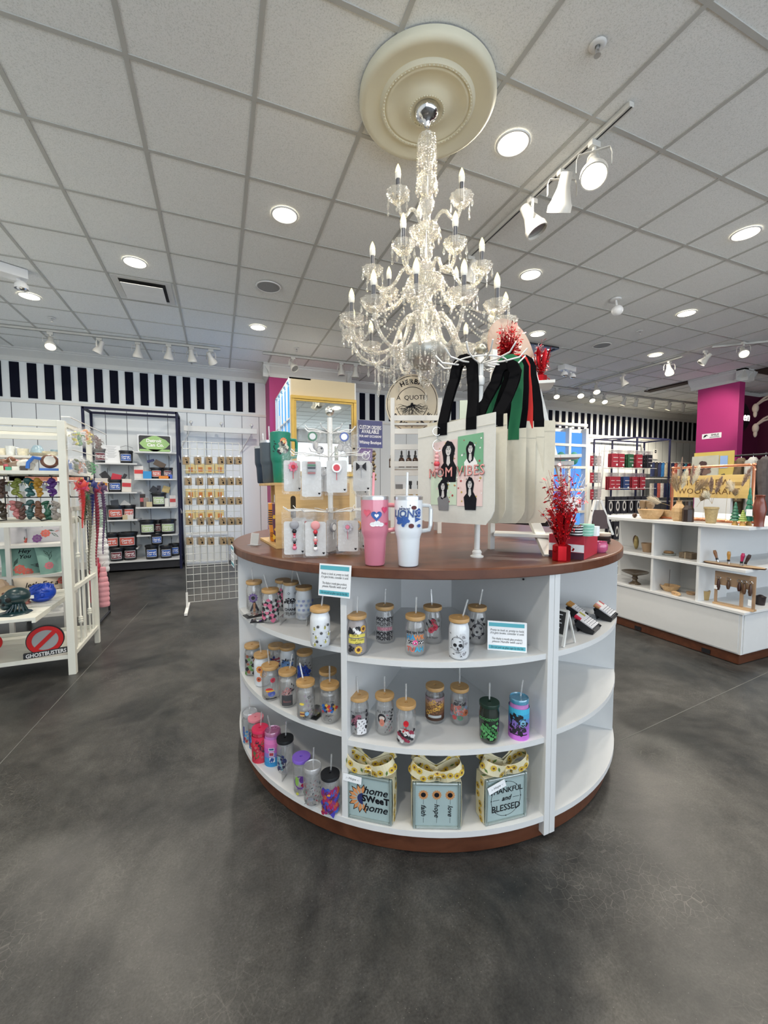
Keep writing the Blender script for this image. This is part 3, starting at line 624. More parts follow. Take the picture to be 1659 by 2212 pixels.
def design(spec, r=.0371):
    """spec: list of tuples; returns mesh builder + materials for the printed wrap"""
    m = MB(); mats = []
    def mi(c):
        k = CM(c, .6, var=.03)
        if k not in mats: mats.append(k)
        return mats.index(k)
    lay = 0
    for sp in spec:
        lay += 1; rr = r+.00025*lay; kd = sp[0]
        if kd == 'text': _, s, c, x, y, size = sp[:6]; wrap_text(m, s, size, x, y, rr, 0, mi(c), **(sp[6] if len(sp) > 6 else {}))
        elif kd == 'rect': _, c, a, b, c2, d = sp; wrap_rect(m, a, b, c2, d, rr, 0, mi(c))
        elif kd == 'dot': _, c, x, y, q = sp[:5]; wrap_poly(m, circ(x, y, q, sp[5] if len(sp) > 5 else q, 12), rr, 0, mi(c))
        elif kd == 'flower':
            _, c, c2, x, y, q = sp
            for p in petals(x, y, q, 11, .5): wrap_poly(m, p, rr, 0, mi(c))
            wrap_poly(m, circ(x, y, q*.38), rr+.0002, 0, mi(c2))
        elif kd == 'heart': _, c, x, y, q = sp; wrap_poly(m, heart(x, y, q), rr, 0, mi(c))
        elif kd == 'ring':
            _, c, x, y, q, w = sp; f = cyl_fn(rr, 0); n = 24; vs = []
            for i in range(n): a = 2*PI*i/n; vs += [f(x+q*math.cos(a), y+q*math.sin(a)), f(x+(q-w)*math.cos(a), y+(q-w)*math.sin(a))]
            m.add(vs, [(2*i, (2*i+2) % (2*n), (2*i+3) % (2*n), 2*i+1)[::-1] for i in range(n)], mi(c))
        elif kd == 'scatter':
            _, cols, shape, n, x0, x1, ylo, yhi, q = sp
            for i in range(n):
                c = cols[i % len(cols)]; x = x0+(x1-x0)*((i*.618) % 1); y = ylo+(yhi-ylo)*(i+.5)/n; s_ = q*RNG.uniform(.6, 1.2)
                if shape == 'blob': s_ *= 1.3
                if shape == 'heart': pts = [heart(x, y, s_)]
                elif shape == 'blob': pts = [[(x+s_*RNG.uniform(.5, 1.2)*math.cos(a), y+s_*RNG.uniform(.5, 1.2)*math.sin(a)) for a in [2*PI*k/9 for k in range(9)]]]
                elif shape == 'leaf': a = RNG.uniform(0, PI); pts = [[(x+s_*math.cos(a), y+s_*math.sin(a)), (x-.35*s_*math.sin(a), y+.35*s_*math.cos(a)), (x-s_*math.cos(a), y-s_*math.sin(a)), (x+.35*s_*math.sin(a), y-.35*s_*math.cos(a))]]
                elif shape == 'petal': pts = petals(x, y, s_, 6, .6)
                else: pts = [circ(x, y, s_)]
                for pp in pts: wrap_poly(m, pp, rr+i*.000004, 0, mi(c))
        elif kd == 'grad':
            _, cs, ylo, yhi = sp; n = len(cs)
            for i, c in enumerate(cs): wrap_rect(m, -.112, ylo+(yhi-ylo)*i/n, .112, ylo+(yhi-ylo)*(i+1)/n, rr, 0, mi(c), n=36)
    return m, mats
K, WH, GY = (.015, .015, .02), (.85, .85, .85), (.3, .3, .32)
def bees():
    s = []
    for x, y in ((.018, .078), (-.022, .075), (-.016, .045), (.020, .028), (-.02, .02), (.034, .055)):
        s += [('dot', (.75, .75, .72), x-.004, y+.005, .005, .003), ('dot', (.75, .75, .72), x+.005, y+.006, .005, .003), ('dot', (.62, .58, .10), x, y, .0035, .006), ('rect', K, x-.003, y-.001, x+.003, y+.001), ('dot', K, x, y+.006, .002)]
    for x, y in ((-.008, .086), (.004, .062), (-.012, .032), (.030, .09)): s += [('flower', K, K, x, y, .006)]
    s += [('heart', K, .002, .018, .004), ('heart', K, .026, .045, .003), ('heart', K, -.026, .06, .003)]
    return s
def logos(c1, c2, drip=False):
    s = []; k = 0
    for j, y in enumerate((.028, .050, .072, .092)):
        for x in (-.033, -.012, .010, .031):
            x_ = x+(.010 if j % 2 else 0); c = c1 if k % 2 else c2; k += 1
            s += [('ring', c, x_-.0022, y, .0042, .0013), ('ring', c, x_+.0022, y, .0042, .0013)]
            if drip: s += [('rect', c, x_-.003, y-.009, x_-.0022, y-.003), ('rect', c, x_+.002, y-.007, x_+.0028, y-.003)]
    return s
DES = {
 'flower_a': [('flower', (.16, .10, .28), K, -.006, .072, .024), ('text', 'A', (.03, .03, .04), 0, .03, .062, dict(bold=.002)), ('rect', (.34, .18, .10), -.006, .008, .004, .05)],
 'ink_splat': [('scatter', [K, (.55, .12, .22), K, (.5, .5, .5)], 'blob', 34, -.045, .045, .015, .105, .0085), ('scatter', [(.6, .15, .25)], 'heart', 6, -.03, .03, .02, .09, .008)],
 'drip_logo': [('scatter', [K], 'blob', 8, -.03, .03, .055, .075, .006), ('ring', K, -.012, .062, .013, .003), ('ring', K, .006, .062, .013, .003), ('rect', K, -.012, .03, -.010, .055), ('rect', K, .004, .034, .006, .055), ('text', 'CHANEL', K, 0, .022, .017, dict(bold=.0006)), ('ring', K, .02, .098, .005, .0014), ('ring', K, -.01, .098, .005, .0014)],
 'blue_logo': logos((.05, .08, .42), (.16, .32, .62), True),
 'bees': bees(),
 'sunflower_girl': [('scatter', [K, WH, K], 'blob', 10, -.03, .03, .085, .105, .008), ('flower', (.75, .42, .06), (.12, .04, .03), .026, .100, .014), ('rect', (.72, .62, .12), -.034, .048, .030, .066), ('rect', (.72, .62, .12), -.030, .070, .034, .082), ('text', "I'M A", K, -.006, .077, .012), ('text', 'Small Town', K, 0, .062, .011, dict(shear=.3)), ('text', 'Girl', K, .004, .049, .013), ('flower', (.80, .50, .08), (.10, .03, .02), .006, .026, .016), ('scatter', [K], 'blob', 6, -.03, -.01, .02, .04, .006)],
 'honey': [('text', 'MONEY', K, 0, .098, .022, dict(bold=.0008)), ('text', 'MONEY', K, 0, .080, .022), ('rect', (.5, .25, .30), -.033, .055, .033, .068), ('text', 'MONEY', (.25, .10, .14), 0, .061, .018), ('text', 'MONEY', K, 0, .042, .022, dict(bold=.0012)), ('text', 'MONEY', K, 0, .024, .022, dict(bold=.0008))],
 'hawk': [('text', "GIVE 'EM THAT", K, 0, .090, .0115, dict(bold=.0006)), ('text', 'HA', (.05, .32, .62), -.018, .073, .024, dict(bold=.001)), ('text', 'WK', (.75, .25, .08), .016, .073, .024, dict(bold=.001)), ('rect', K, -.034, .050, .034, .060), ('scatter', [WH], 'dot', 14, -.034, .034, .0515, .0585, .0022), ('dot', (.75, .10, .30), 0, .055, .010), ('text', 'TU', (.70, .15, .12), -.018, .030, .024, dict(bold=.001)), ('text', 'AH', (.05, .38, .60), .016, .030, .024, dict(bold=.001))],
 'roses': [('flower', (.60, .03, .07), (.35, .01, .03), .002, .092, .014), ('flower', (.62, .04, .09), (.35, .01, .03), .008, .072, .016), ('flower', (.55, .04, .08), (.3, .01, .03), -.006, .060, .013), ('scatter', [(.12, .14, .10), K], 'leaf', 10, -.028, .030, .055, .105, .012), ('text', 'you happy', K, 0, .032, .011, dict(shear=.3))],
 'skull': [('dot', (.55, .57, .60), -.006, .062, .024, .026), ('dot', (.55, .57, .60), -.004, .036, .014, .014), ('dot', K, -.014, .056, .007, .0065), ('dot', K, .006, .056, .007, .0065), ('dot', K, -.004, .044, .003, .005), ('rect', K, -.013, .030, .006, .0312), ('rect', K, -.008, .026, -.007, .035), ('rect', K, -.003, .026, -.002, .035), ('rect', K, .001, .026, .002, .035), ('flower', (.62, .63, .66), GY, .016, .086, .014), ('flower', (.60, .62, .65), GY, .026, .062, .012), ('flower', (.6, .62, .65), GY, .018, .026, .013), ('scatter', [K], 'leaf', 14, -.036, .036, .008, .10, .005), ('ring', K, -.006, .062, .0245, .0012)],
 'hearts': [('ring', K, .004, .062, .026, .0025), ('scatter', [K], 'heart', 12, -.03, .034, .022, .108, .007), ('scatter', [K], 'leaf', 10, -.03, .03, .018, .10, .007)],
 'people_a': [('text', 'ALL MONSTERS', K, 0, .094, .0105), ('scatter', [K, (.28, .10, .14)], 'blob', 12, -.026, .002, .045, .080, .008), ('rect', (.72, .72, .74), -.008, .012, .030, .07), ('scatter', [K], 'leaf', 16, -.02, .028, .014, .066, .005), ('scatter', [K], 'blob', 5, .028, .036, .03, .105, .006)],
 'people_b': [('text', 'ALL PEOPLE', K, 0, .094, .0125), ('dot', K, -.012, .068, .016, .020), ('dot', (.62, .55, .50), -.011, .070, .011, .009), ('dot', (.55, .20, .14), -.011, .054, .010, .014), ('scatter', [K, (.4, .15, .18)], 'leaf', 16, .002, .032, .016, .085, .006), ('scatter', [K], 'blob', 4, .026, .034, .06, .105, .005)],
 'balloon': [('dot', (.55, .01, .02), .0, .085, .010, .012), ('rect', K, -.0004, .05, .0004, .075), ('scatter', [K, (.25, .02, .05), (.6, .6, .6)], 'blob', 24, -.032, .034, .018, .062, .007), ('dot', (.75, .72, .70), -.002, .052, .009, .011), ('scatter', [(.4, .02, .03)], 'blob', 3, -.01, .01, .055, .068, .005)],
 'sunset': [('grad', [(.05, .02, .01), (.09, .03, .015), (.16, .07, .03), (.25, .12, .04), (.36, .18, .06), (.42, .24, .16), (.30, .20, .22)], .018, .108), ('scatter', [(.70, .42, .06), (.06, .03, .01)], 'petal', 14, -.03, .032, .045, .098, .010), ('rect', (.42, .45, .46), -.028, .030, .028, .040)],
 'fall': [('text', 'Happy', K, -.006, .102, .011, dict(shear=.3)), ('text', "fall y'all", K, .0, .090, .017, dict(shear=.3, bold=.0005)), ('scatter', [(.22, .30, .42), (.45, .12, .10), (.16, .22, .20), (.6, .25, .2)], 'blob', 18, -.034, .034, .045, .080, .010), ('flower', (.50, .14, .05), (.25, .06, .02), .028, .055, .014), ('dot', (.08, .20, .14), .004, .036, .012, .010), ('dot', (.50, .08, .08), -.02, .036, .010, .009)],
 'green_print': [('text', 'BOOGEYMAN', (.08, .30, .10), 0, .095, .013, dict(bold=.0005)), ('scatter', [(.06, .26, .08), (.10, .34, .12), (.03, .14, .04)], 'blob', 22, -.03, .034, .022, .080, .007), ('scatter', [(.10, .35, .12)], 'leaf', 8, -.03, .034, .02, .07, .006)],
 'twilight': [('grad', [(.55, .16, .62), (.40, .13, .55), (.26, .12, .46), (.12, .22, .52), (.05, .35, .60), (.06, .45, .68)], .0, .118), ('rect', K, -.034, .020, .034, .024), ('rect', K, -.002, .02, .001, .098), ('scatter', [K], 'blob', 16, -.032, .032, .024, .095, .009), ('dot', (.20, .45, .62), .016, .066, .011, .014), ('dot', (.22, .15, .5), -.016, .062, .010, .013)],
 'green_leaf': [('scatter', [(.10, .22, .06), K, (.30, .10, .06), (.15, .30, .10)], 'blob', 20, -.036, .036, .012, .105, .008), ('flower', (.45, .20, .10), K, .014, .088, .009), ('text', 'STARS', K, -.012, .10, .010)],
 'orange_flowers': [('flower', (.75, .26, .03), (.30, .06, .02), -.012, .085, .018), ('flower', (.72, .30, .05), (.30, .06, .02), .006, .062, .018), ('flower', (.65, .12, .03), (.2, .05, .02), -.016, .04, .013)],
 'red_bow': [('flower', (.60, .02, .06), (.35, .01, .03), .010, .092, .012), ('dot', (.60, .05, .05), -.006, .050, .016, .010), ('dot', (.08, .12, .42), .004, .034, .016, .012), ('rect', (.72, .42, .05), -.02, .044, .014, .050), ('rect', K, -.022, .012, .026, .016)],
 'bouquet': [('scatter', [(.45, .16, .16), (.55, .28, .26), (.3, .08, .1)], 'petal', 10, -.022, .014, .058, .082, .009), ('rect', (.05, .05, .055), -.026, .012, .020, .056), ('text', 'Beauty', (.35, .12, .12), -.003, .030, .012), ('scatter', [K], 'leaf', 5, .005, .03, .06, .105, .010)],
 'bee_girl': [('scatter', [K, (.35, .2, .35), (.4, .4, .42)], 'petal', 14, -.005, .038, .015, .105, .0055), ('dot', (.75, .58, .08), -.016, .070, .010, .005), ('rect', (.62, .38, .12), -.024, .034, -.006, .040), ('rect', (.20, .06, .04), -.024, .028, -.006, .034), ('rect', (.62, .38, .12), -.024, .022, -.006, .028), ('dot', (.22, .40, .60), .004, .032, .008)],
 'navy_text': [('rect', (.30, .04, .06), -.03, .085, .03, .092), ('rect', (.30, .04, .06), -.03, .072, .03, .079), ('rect', (.03, .04, .20), -.03, .05, .03, .058), ('scatter', [(.25, .05, .08), (.03, .05, .2)], 'blob', 8, -.03, .03, .06, .1, .005)],
 'nurse_blue': [('text', 'NURSE LIFE', K, 0, .088, .012, dict(bold=.0006)), ('scatter', [(.16, .32, .62), (.10, .22, .52)], 'blob', 6, -.026, .026, .062, .078, .010), ('scatter', [K], 'heart', 8, -.03, .034, .03, .1, .005)],
 'blue_splash': [('scatter', [(.01, .04, .32), (.02, .08, .45)], 'blob', 16, -.034, .02, .035, .085, .010), ('scatter', [K], 'leaf', 16, -.01, .036, .03, .108, .006)],
 'big': [('text', 'BIG', K, 0, .075, .034, dict(bold=.0016)), ('rect', K, -.03, .03, .03, .05)],
 'crowd': [('scatter', [(.45, .03, .03), (.02, .12, .42), (.02, .02, .05), (.6, .35, .05)], 'blob', 16, -.030, .030, .050, .078, .007), ('text', 'and they', K, 0, .092, .009), ('text', 'all go so...', K, 0, .038, .009), ('ring', K, 0, .02, .006, .001)],
 'blue_red': [('scatter', [(.04, .18, .42), (.08, .30, .55), (.4, .05, .05)], 'blob', 18, -.034, .034, .012, .075, .008), ('rect', (.02, .03, .25), -.036, .02, -.030, .09)],
 'red_print': [('grad', [(.55, .03, .06), (.60, .02, .05), (.45, .02, .05), (.62, .02, .05), (.68, .03, .08)], .0, .118), ('scatter', [(.08, .02, .03), (.5, .12, .12), (.10, .14, .06)], 'blob', 16, -.034, .034, .02, .10, .008)],
 'pink_blue': [('grad', [(.02, .22, .48), (.04, .25, .52), (.22, .18, .50), (.48, .12, .45), (.65, .15, .42), (.72, .20, .48)], .0, .122), ('rect', (.6, .65, .7), -.020, .072, .006, .086), ('rect', (.04, .10, .22), -.017, .076, .003, .084), ('rect', (.6, .65, .7), -.018, .048, .004, .068), ('rect', (.35, .03, .06), -.016, .051, .002, .065), ('rect', (.6, .65, .7), -.016, .022, .008, .044), ('scatter', [(.02, .06, .25)], 'blob', 3, -.01, .004, .027, .038, .006)],
 'black_swirl': [('scatter', [(.02, .02, .06), (.20, .35, .40), (.02, .03, .12)], 'blob', 12, -.036, -.004, .02, .085, .008), ('ring', (.02, .02, .05), -.03, .055, .032, .003)],
 'badge_print': [('ring', (.12, .03, .25), -.006, .062, .026, .004), ('dot', (.22, .40, .08), -.020, .066, .008, .020), ('dot', (.10, .03, .22), .002, .072, .012, .014), ('dot', (.32, .01, .06), .008, .050, .012, .008), ('text', 'BOO', (.14, .05, .3), -.004, .036, .013), ('dot', (.02, .14, .08), .014, .022, .009, .010), ('dot', (.5, .5, .08), -.018, .016, .006)],
 'leaves_grey': [('scatter', [(.20, .22, .24), (.08, .09, .10), (.30, .08, .10), (.25, .16, .18)], 'leaf', 36, -.036, .036, .01, .11, .007), ('dot', (.22, .24, .28), -.010, .036, .012, .008)],
 'hero': [('scatter', [(.35, .01, .06), (.05, .04, .35), (.25, .02, .12), (.03, .10, .40), (.10, .02, .05), (.45, .08, .03)], 'blob', 34, -.036, .036, .008, .105, .011), ('dot', (.70, .40, .05), -.006, .085, .006, .004)],
}
bodies = {'clear': clearm, 'frost': frost, 'black': M('black_glass_can', (.012, .02, .014), .12, coat=.6), 'red': GL('red_clear', (.9, .2, .3), .35, (.65, .03, .08), .1), 'pinkblue': CM((.5, .2, .5), .25), 'smoke': GL('smoky_frost', (.7, .66, .66), .35, (.42, .38, .38), .06, .3), 'clear2': GL('clear_acrylic', clear=.86, body=(.85, .87, .9), gloss=.12)}
lids = {'wood': bamboo, 'black': black, 'pink': CM((.75, .25, .30), .35), 'red': CM((.68, .03, .10), .3), 'purple': CM((.22, .12, .58), .35), 'clear': GL('clear_lid', clear=.72, body=(.88, .9, .94), gloss=.16), 'blue': GL('blue_clear_lid', (.3, .7, .9), .4, (.08, .40, .62), .12), 'pinkclear': GL('pink_clear_lid', (.95, .6, .8), .5, (.7, .25, .5), .12), 'darkgreen': CM((.01, .03, .02), .3)}
strawm = GL('clear_straw', clear=.72, body=(.85, .87, .88), gloss=.16)
_lid = {}
def cup(px, py, z, body, lid, des, label, group=None, straw=(0, .02), sc_=1.0, turn=0):
    p = hz(px, py, z); return cup_at(p, body, lid, des, label, group, straw, sc_, turn)
def cup_at(p, body, lid, des, label, group=None, straw=(0, .02), sc_=1.0, turn=0):
    t = thing('tumbler_glass', label, 'cup', (p.x, p.y, p.z), facing(p)+turn, group)
    k = 'glass' if body in ('clear', 'frost', 'smoke') else 'can'
    me = cup_mesh(k).copy(); me.materials.clear(); me.materials.append(bodies[body]); put('glass_body', me, t)
    kk = (lid, 'flat' if lid in ('wood', 'black', 'pink', 'red', 'purple', 'darkgreen') else 'dome')
    if kk not in _lid:
        o = lidm(kk[1]).build('lid', [lids[lid]], t); _lid[kk] = o.data
    else: put('lid', _lid[kk], t)
    if straw:
        MB().cyl((straw[0]*-.6, .003, .03), (straw[0], .003+straw[1], .205), .0032, .0032, 8).build('straw', strawm, t)
    if des:
        m, mats = design(DES[des]); m.build('printed_wrap', mats, t)
    t.scale = (sc_,)*3
    return t
G1, G2, G3 = 'glass cups on the top shelf', 'glass cups on the middle shelf', 'plastic and glass cups on the bottom left deck'
zt, zm, zb = .748, .430, .102
for a in [
 (550, 1320, zt, 'clear', 'wood', 'flower_a', 'clear glass cup with a purple sunflower over a big letter A', G1, (-.01, .02)),
 (585, 1343, zt, 'clear', 'wood', 'ink_splat', 'clear glass cup covered in black and pink blots, front left of the top shelf', G1, (-.025, .02)),
 (612, 1316, zt, 'clear', 'wood', 'ink_splat', 'black and pink blotted glass cup half hidden behind the dripping logo cup', G1, None),
 (629, 1322, zt, 'frost', 'wood', 'drip_logo', 'white frosted glass cup with black dripping fashion logo lettering', G1, (.01, -.02)),
 (657, 1336, zt, 'frost', 'wood', 'blue_logo', 'white frosted glass cup with rows of small blue logos', G1, (-.03, .03)),
 (692, 1395, zt, 'frost', 'wood', 'bees', 'white frosted glass cup with yellow bees and black flowers', G1, (.014, .02)),
 (771, 1410, .722, 'smoke', 'wood', 'sunflower_girl', 'smoky frosted glass cup with sunflowers and yellow brush lettering', G1, (.004, .02)),
 (831, 1385, .722, 'clear', 'wood', 'honey', 'clear glass cup with five stacked rows of bold lettering', G1, (.004, .02)),
 (897, 1412, .722, 'clear', 'wood', 'hawk', 'clear glass cup with blue and orange bubble letters and a checkered band', G1, (.004, .02)),
 (934, 1387, .722, 'clear', 'wood', 'roses', 'clear glass cup with a bunch of red flowers above script', G1, (-.006, .02)),
 (991, 1419, .722, 'frost', 'wood', 'skull', 'white frosted glass cup with a black line skull and flowers', G1, (.03, .02)),
 (1030, 1388, .722, 'clear', 'wood', 'hearts', 'clear glass cup with black hearts and leaves round a ring', G1, (.02, .03)),
 (546, 1455, zm, 'clear', 'wood', 'green_leaf', 'clear glass cup with green and brown doodles at the far left of the middle shelf', G2, None),
 (567, 1478, zm, 'frost', 'wood', 'orange_flowers', 'frosted glass cup with orange flowers on the middle shelf', G2, (-.01, .02)),
 (585, 1507, zm, 'clear', 'wood', 'red_bow', 'clear glass cup with a red flower and blue shirt design', G2, (-.01, .02)),
 (622, 1521, zm, 'clear', 'wood', 'bouquet', 'clear glass cup with a dark bucket of dusty pink flowers', G2, (.022, .02)),
 (661, 1548, zm, 'clear', 'wood', 'bee_girl', 'clear glass cup with small flowers and a yellow striped design', G2, (-.022, .03)),
 (597, 1456, zm, 'clear', 'wood', 'navy_text', 'clear glass cup with red and navy bars at the back of the middle shelf', G2, None),
 (622, 1459, zm, 'frost', 'wood', 'nurse_blue', 'frosted glass cup with light blue clouds and black lettering', G2, None),
 (659, 1472, zm, 'clear', 'wood', 'blue_splash', 'clear glass cup with a deep blue splash and black doodles', G2, None),
 (709, 1520, zm, 'clear', 'wood', 'big', 'clear glass cup reading BIG beside the divider', G2, None),
 (713, 1555, zm, 'clear', 'wood', 'crowd', 'clear glass cup with a row of small red and blue figures', G2, (.0, .02)),
 (776, 1581, .403, 'clear', 'wood', 'people_a', 'clear glass cup with a torn note and dark portrait, left end of the middle bay', G2, (-.008, .02)),
 (831, 1579, .403, 'clear', 'wood', 'people_b', 'clear glass cup with a red and black face and lettering', G2, (0, .02)),
 (877, 1600, .403, 'clear', 'wood', 'balloon', 'clear glass cup with a red balloon above a dark crowd', G2, (0, .02)),
 (939, 1556, .403, 'clear', 'wood', 'sunset', 'clear glass cup wrapped in a brown sunset with sunflowers', G2, None),
 (992, 1559, .403, 'clear', 'wood', 'fall', 'clear glass cup with pumpkins and fall lettering', G2, (0, .03)),
 (1056, 1598, .403, 'black', 'darkgreen', 'green_print', 'black glass cup with a green print and black lid', G2, (0, .02)),
 (1120, 1588, .403, 'pinkblue', 'blue', 'twilight', 'cup fading from blue to pink with black silhouettes', G2, (.012, .02)),
 (541, 1600, zb, 'clear2', 'clear', 'blue_red', 'clear lidded cup at the far left end of the bottom deck', G3, (0, .02)),
 (554, 1612, zb, 'clear2', 'pink', 'blue_red', 'clear cup with a flat pink lid and blue design', G3, None),
 (563, 1638, zb, 'red', 'red', 'red_print', 'red cup with a red lid', G3, (.008, .02)),
 (590, 1645, zb, 'pinkblue', 'pinkclear', 'pink_blue', 'cup fading from pink to blue with small square pictures', G3, (-.02, .02)),
 (617, 1663, zb, 'clear2', 'black', 'black_swirl', 'clear cup with a black lid and a dark curved design', G3, (.006, .02)),
 (652, 1708, zb, 'clear2', 'purple', 'badge_print', 'clear cup with a purple lid and a round green and purple badge', G3, None),
 (676, 1731, zb, 'clear2', 'clear', 'leaves_grey', 'clear acrylic cup with grey leaves and a clear lid', G3, (.006, .02)),
 (714, 1749, zb, 'clear2', 'black', 'hero', 'clear cup with a black lid and a red and blue burst, beside the divider', G3, (.006, .02)),
]: cup(*a)
# clear acrylic risers on the shelves
def riser(p, rz, w, d, h, label):
    m = MB().bb(-w/2, w/2, -d/2, d/2, h-.003, h).bb(-w/2, -w/2+.003, -d/2, d/2, 0, h).bb(w/2-.003, w/2, -d/2, d/2, 0, h)
    tag(m.build('acrylic_riser', GL('acrylic_sheet', clear=.90, body=(.9, .93, .95), gloss=.12), loc=p, rz=rz), label, 'display stand', 'clear acrylic risers')
riser(hz(640, 1345, zt), -.5, .12, .08, .035, 'low clear acrylic riser behind the blue logo cup'); riser(hz(700, 1495, zm), -.3, .10, .08, .05, 'clear acrylic riser below the cup reading BIG'); riser(hz(640, 1680, zb), -.6, .10, .07, .04, 'clear acrylic riser between the black and purple lidded cups on the deck')
def packet(px, py, z, rz, label, cols, w=.085, h=.06):
    p = hz(px, py, z); t = thing('charm_packet', label, 'packet', (p.x, p.y, z), rz, 'black packets of charms lying on the shelves')
    MB().bb(-w/2, w/2, -h/2, h/2, .001, .005).build('black_pouch', black, t, bevel=.001)
    m = MB()
    for k in range(9):
        a = k*2.4; m.sph((math.cos(a)*.006*math.sqrt(k+.5), math.sin(a)*.006*math.sqrt(k+.5), .0075), (.006, .006, .003), 8, 5, k % len(cols))
    m.build('charms', [CM(c, .4) for c in cols], t); MB().bb(-w*.36, w*.36, -h*.34, h*.34, .0105, .011).build('window', GL('packet_window', clear=.85, gloss=.15), t)
packet(549, 1330, zt, .3, 'black packet of red charms beside the letter A cup', [(.65, .12, .12), (.8, .7, .6), (.7, .3, .3)]); packet(562, 1342, zt, -.2, 'black packet of yellow charms in front of the blotted cup', [(.7, .55, .1), (.8, .8, .75), (.3, .2, .5)], .08, .05)
packet(683, 1540, zm, .75, 'black packet of orange and purple charms leaning by the middle shelf divider', [(.75, .22, .03), (.65, .55, .05), (.25, .1, .3)], .095, .065)
# ================================================================ SMALL SIGNS OF THE COUNTER
def sign_face(m, w, h, mi_p, mi_t, mi_k, o, u, v):
    pass
def notice(o, u, v, w, h, label, tent=True, group='white and teal shelf notices'):
    """printed card, o = lower left corner of the face"""
    o, u, v = Vector(o), Vector(u).normalized(), Vector(v).normalized(); n = u.cross(v)
    t = thing('shelf_notice', label, 'sign', o, 0, group); m = MB()
    m.poly(rect(0, 0, w, h), (0, 0, 0), u, v, .0008)
    if tent: m.poly(rect(0, 0, w, h*1.0), n*-.003, u, (v-n*.35).normalized(), .0008)
    m.build('card', paper, t); q = MB()
    q.poly(rect(w*.03, h*.82, w*.94, h*.95), n*.0004, u, v).poly(rect(w*.03, h*.05, w*.97, h*.18), n*.0004, u, v); q.build('teal_band', teal, t)
    q = MB()
    for s_, y, z_ in (('Pretty to look at, pretty to hold,', .70, .078), ('if it gets broke, consider it sold.', .60, .078), ('This display is mostly glass products,', .41, .070), ('please Handle with care!', .31, .070), ('Do not pick up glass cups by the lids', .115, .075)):
        text(q, s_, h*.105, n*.0007+u*(w*.5)+v*(h*y), u, v, shear=.25, fit=w*z_*11)
    q.build('lettering', ink, t); return t
# hanging on the counter edge at the divider
a = hz(686, 1224, TOP); e1 = pd(681, 1287, dep(a)-.0); f = rp(-136, 1.056); g_ = rp(-131, 1.056)
u = (rp(-130.2, 1.055)-rp(-137.2, 1.055)).normalized(); v = Vector((0, 0, 1))
o_ = rp(-137.4, 1.060, TOP-.114); notice(o_, u, (v+u*.06), .128, .118, 'white and teal notice hanging from the countertop edge', False)
q1 = hz(1053, 1404, .722); q2 = hz(1138, 1411, .722); d = (q2-q1).normalized(); n_ = d.cross(Z)
notice(q1+Z*.001, d, Z*1+n_*-.12, (q2-q1).length, .108, 'white and teal notice standing on the top shelf of the middle bay')
q1 = rp(-178, 1.058, TOP-.10); notice(q1, (rp(-172, 1.058)-rp(-178, 1.058)), Z, .10, .10, 'white and teal notice hanging off the far left edge of the countertop', False)
# tiny upright card in an acrylic stand
p = hz(549, 1178, TOP); t = thing('card_holder', 'tiny clear card holder on the left edge of the countertop', 'sign holder', (p.x, p.y, TOP), -1.0)
MB().bb(-.03, .03, -.02, .02, 0, .003).box((0, .004, .03), (.06, .002, .058), rot=Euler((-.15, 0, 0))).build('stand', GL('acrylic_sheet2', clear=.8, gloss=.15), t)
MB().box((0, .0065, .031), (.054, .001, .05), rot=Euler((-.15, 0, 0))).build('card', CM((.25, .2, .18)), t)
# glass block decorations
def sunprint(m, x, z, s, y, mi):
    for i, (c, r) in enumerate(((0, s), (1, s*.4))):
        pass
sfm = [M('cream_ribbon', (.72, .66, .45), .7), M('sunflower_yellow', (.68, .46, .04), .6), M('sunflower_heart', (.16, .07, .02), .7), M('leaf_green', (.10, .19, .04), .6)]
gblock = GL('glass_block', (.80, .90, .86), .30, (.34, .43, .41), .16, .08)
def ribbon_print(m, pts, w, side, seed):
    r_ = random.Random(seed); pts = [Vector(p) for p in pts]; side = Vector(side).normalized()
    sp = []
    for i in range(len(pts)-1):
        p0, p1, p2, p3 = pts[max(i-1, 0)], pts[i], pts[i+1], pts[min(i+2, len(pts)-1)]
        for q in (0, .33, .67): sp.append(.5*((2*p1)+(-p0+p2)*q+(2*p0-5*p1+4*p2-p3)*q*q+(-p0+3*p1-3*p2+p3)*q**3))
    m.ribbon((sp if len(pts) > 3 else pts[:-1])+[pts[-1]], w, side, .0012, 0)
    sp = (sp if len(pts) > 3 else [pts[0].lerp(pts[-1], i/12) if len(pts) == 2 else (pts[0].lerp(pts[1], i/6) if i < 6 else pts[1].lerp(pts[2], i/6-1)) for i in range(12)])+[pts[-1]]; acc = .010
    for k in range(len(sp)-1):
        a, b = sp[k], sp[k+1]; acc += (b-a).length
        if acc < .0165: continue
        acc = 0; z = (b-a).normalized(); nn = side.cross(z).normalized()
        for side_s in (1, -1):
            c = a.lerp(b, .5)+side*r_.uniform(-w*.28, w*.28); fr = (side, z) if side_s > 0 else (side, -z); off = nn*(.0026*side_s)
            if r_.random() < .75:
                for pp in petals(0, 0, .0125, 9, .7): m.poly(pp, c+off, fr[0], fr[1], 0, 1)
                m.poly(circ(0, 0, .0042), c+off*1.2, fr[0], fr[1], 0, 2)
            else:
                a_ = r_.uniform(0, 6); m.poly([(x*math.cos(a_)-y*math.sin(a_), x*math.sin(a_)+y*math.cos(a_)) for x, y in ((-.011, 0), (0, .004), (.011, 0), (0, -.004))], c+off, fr[0], fr[1], 0, 3)
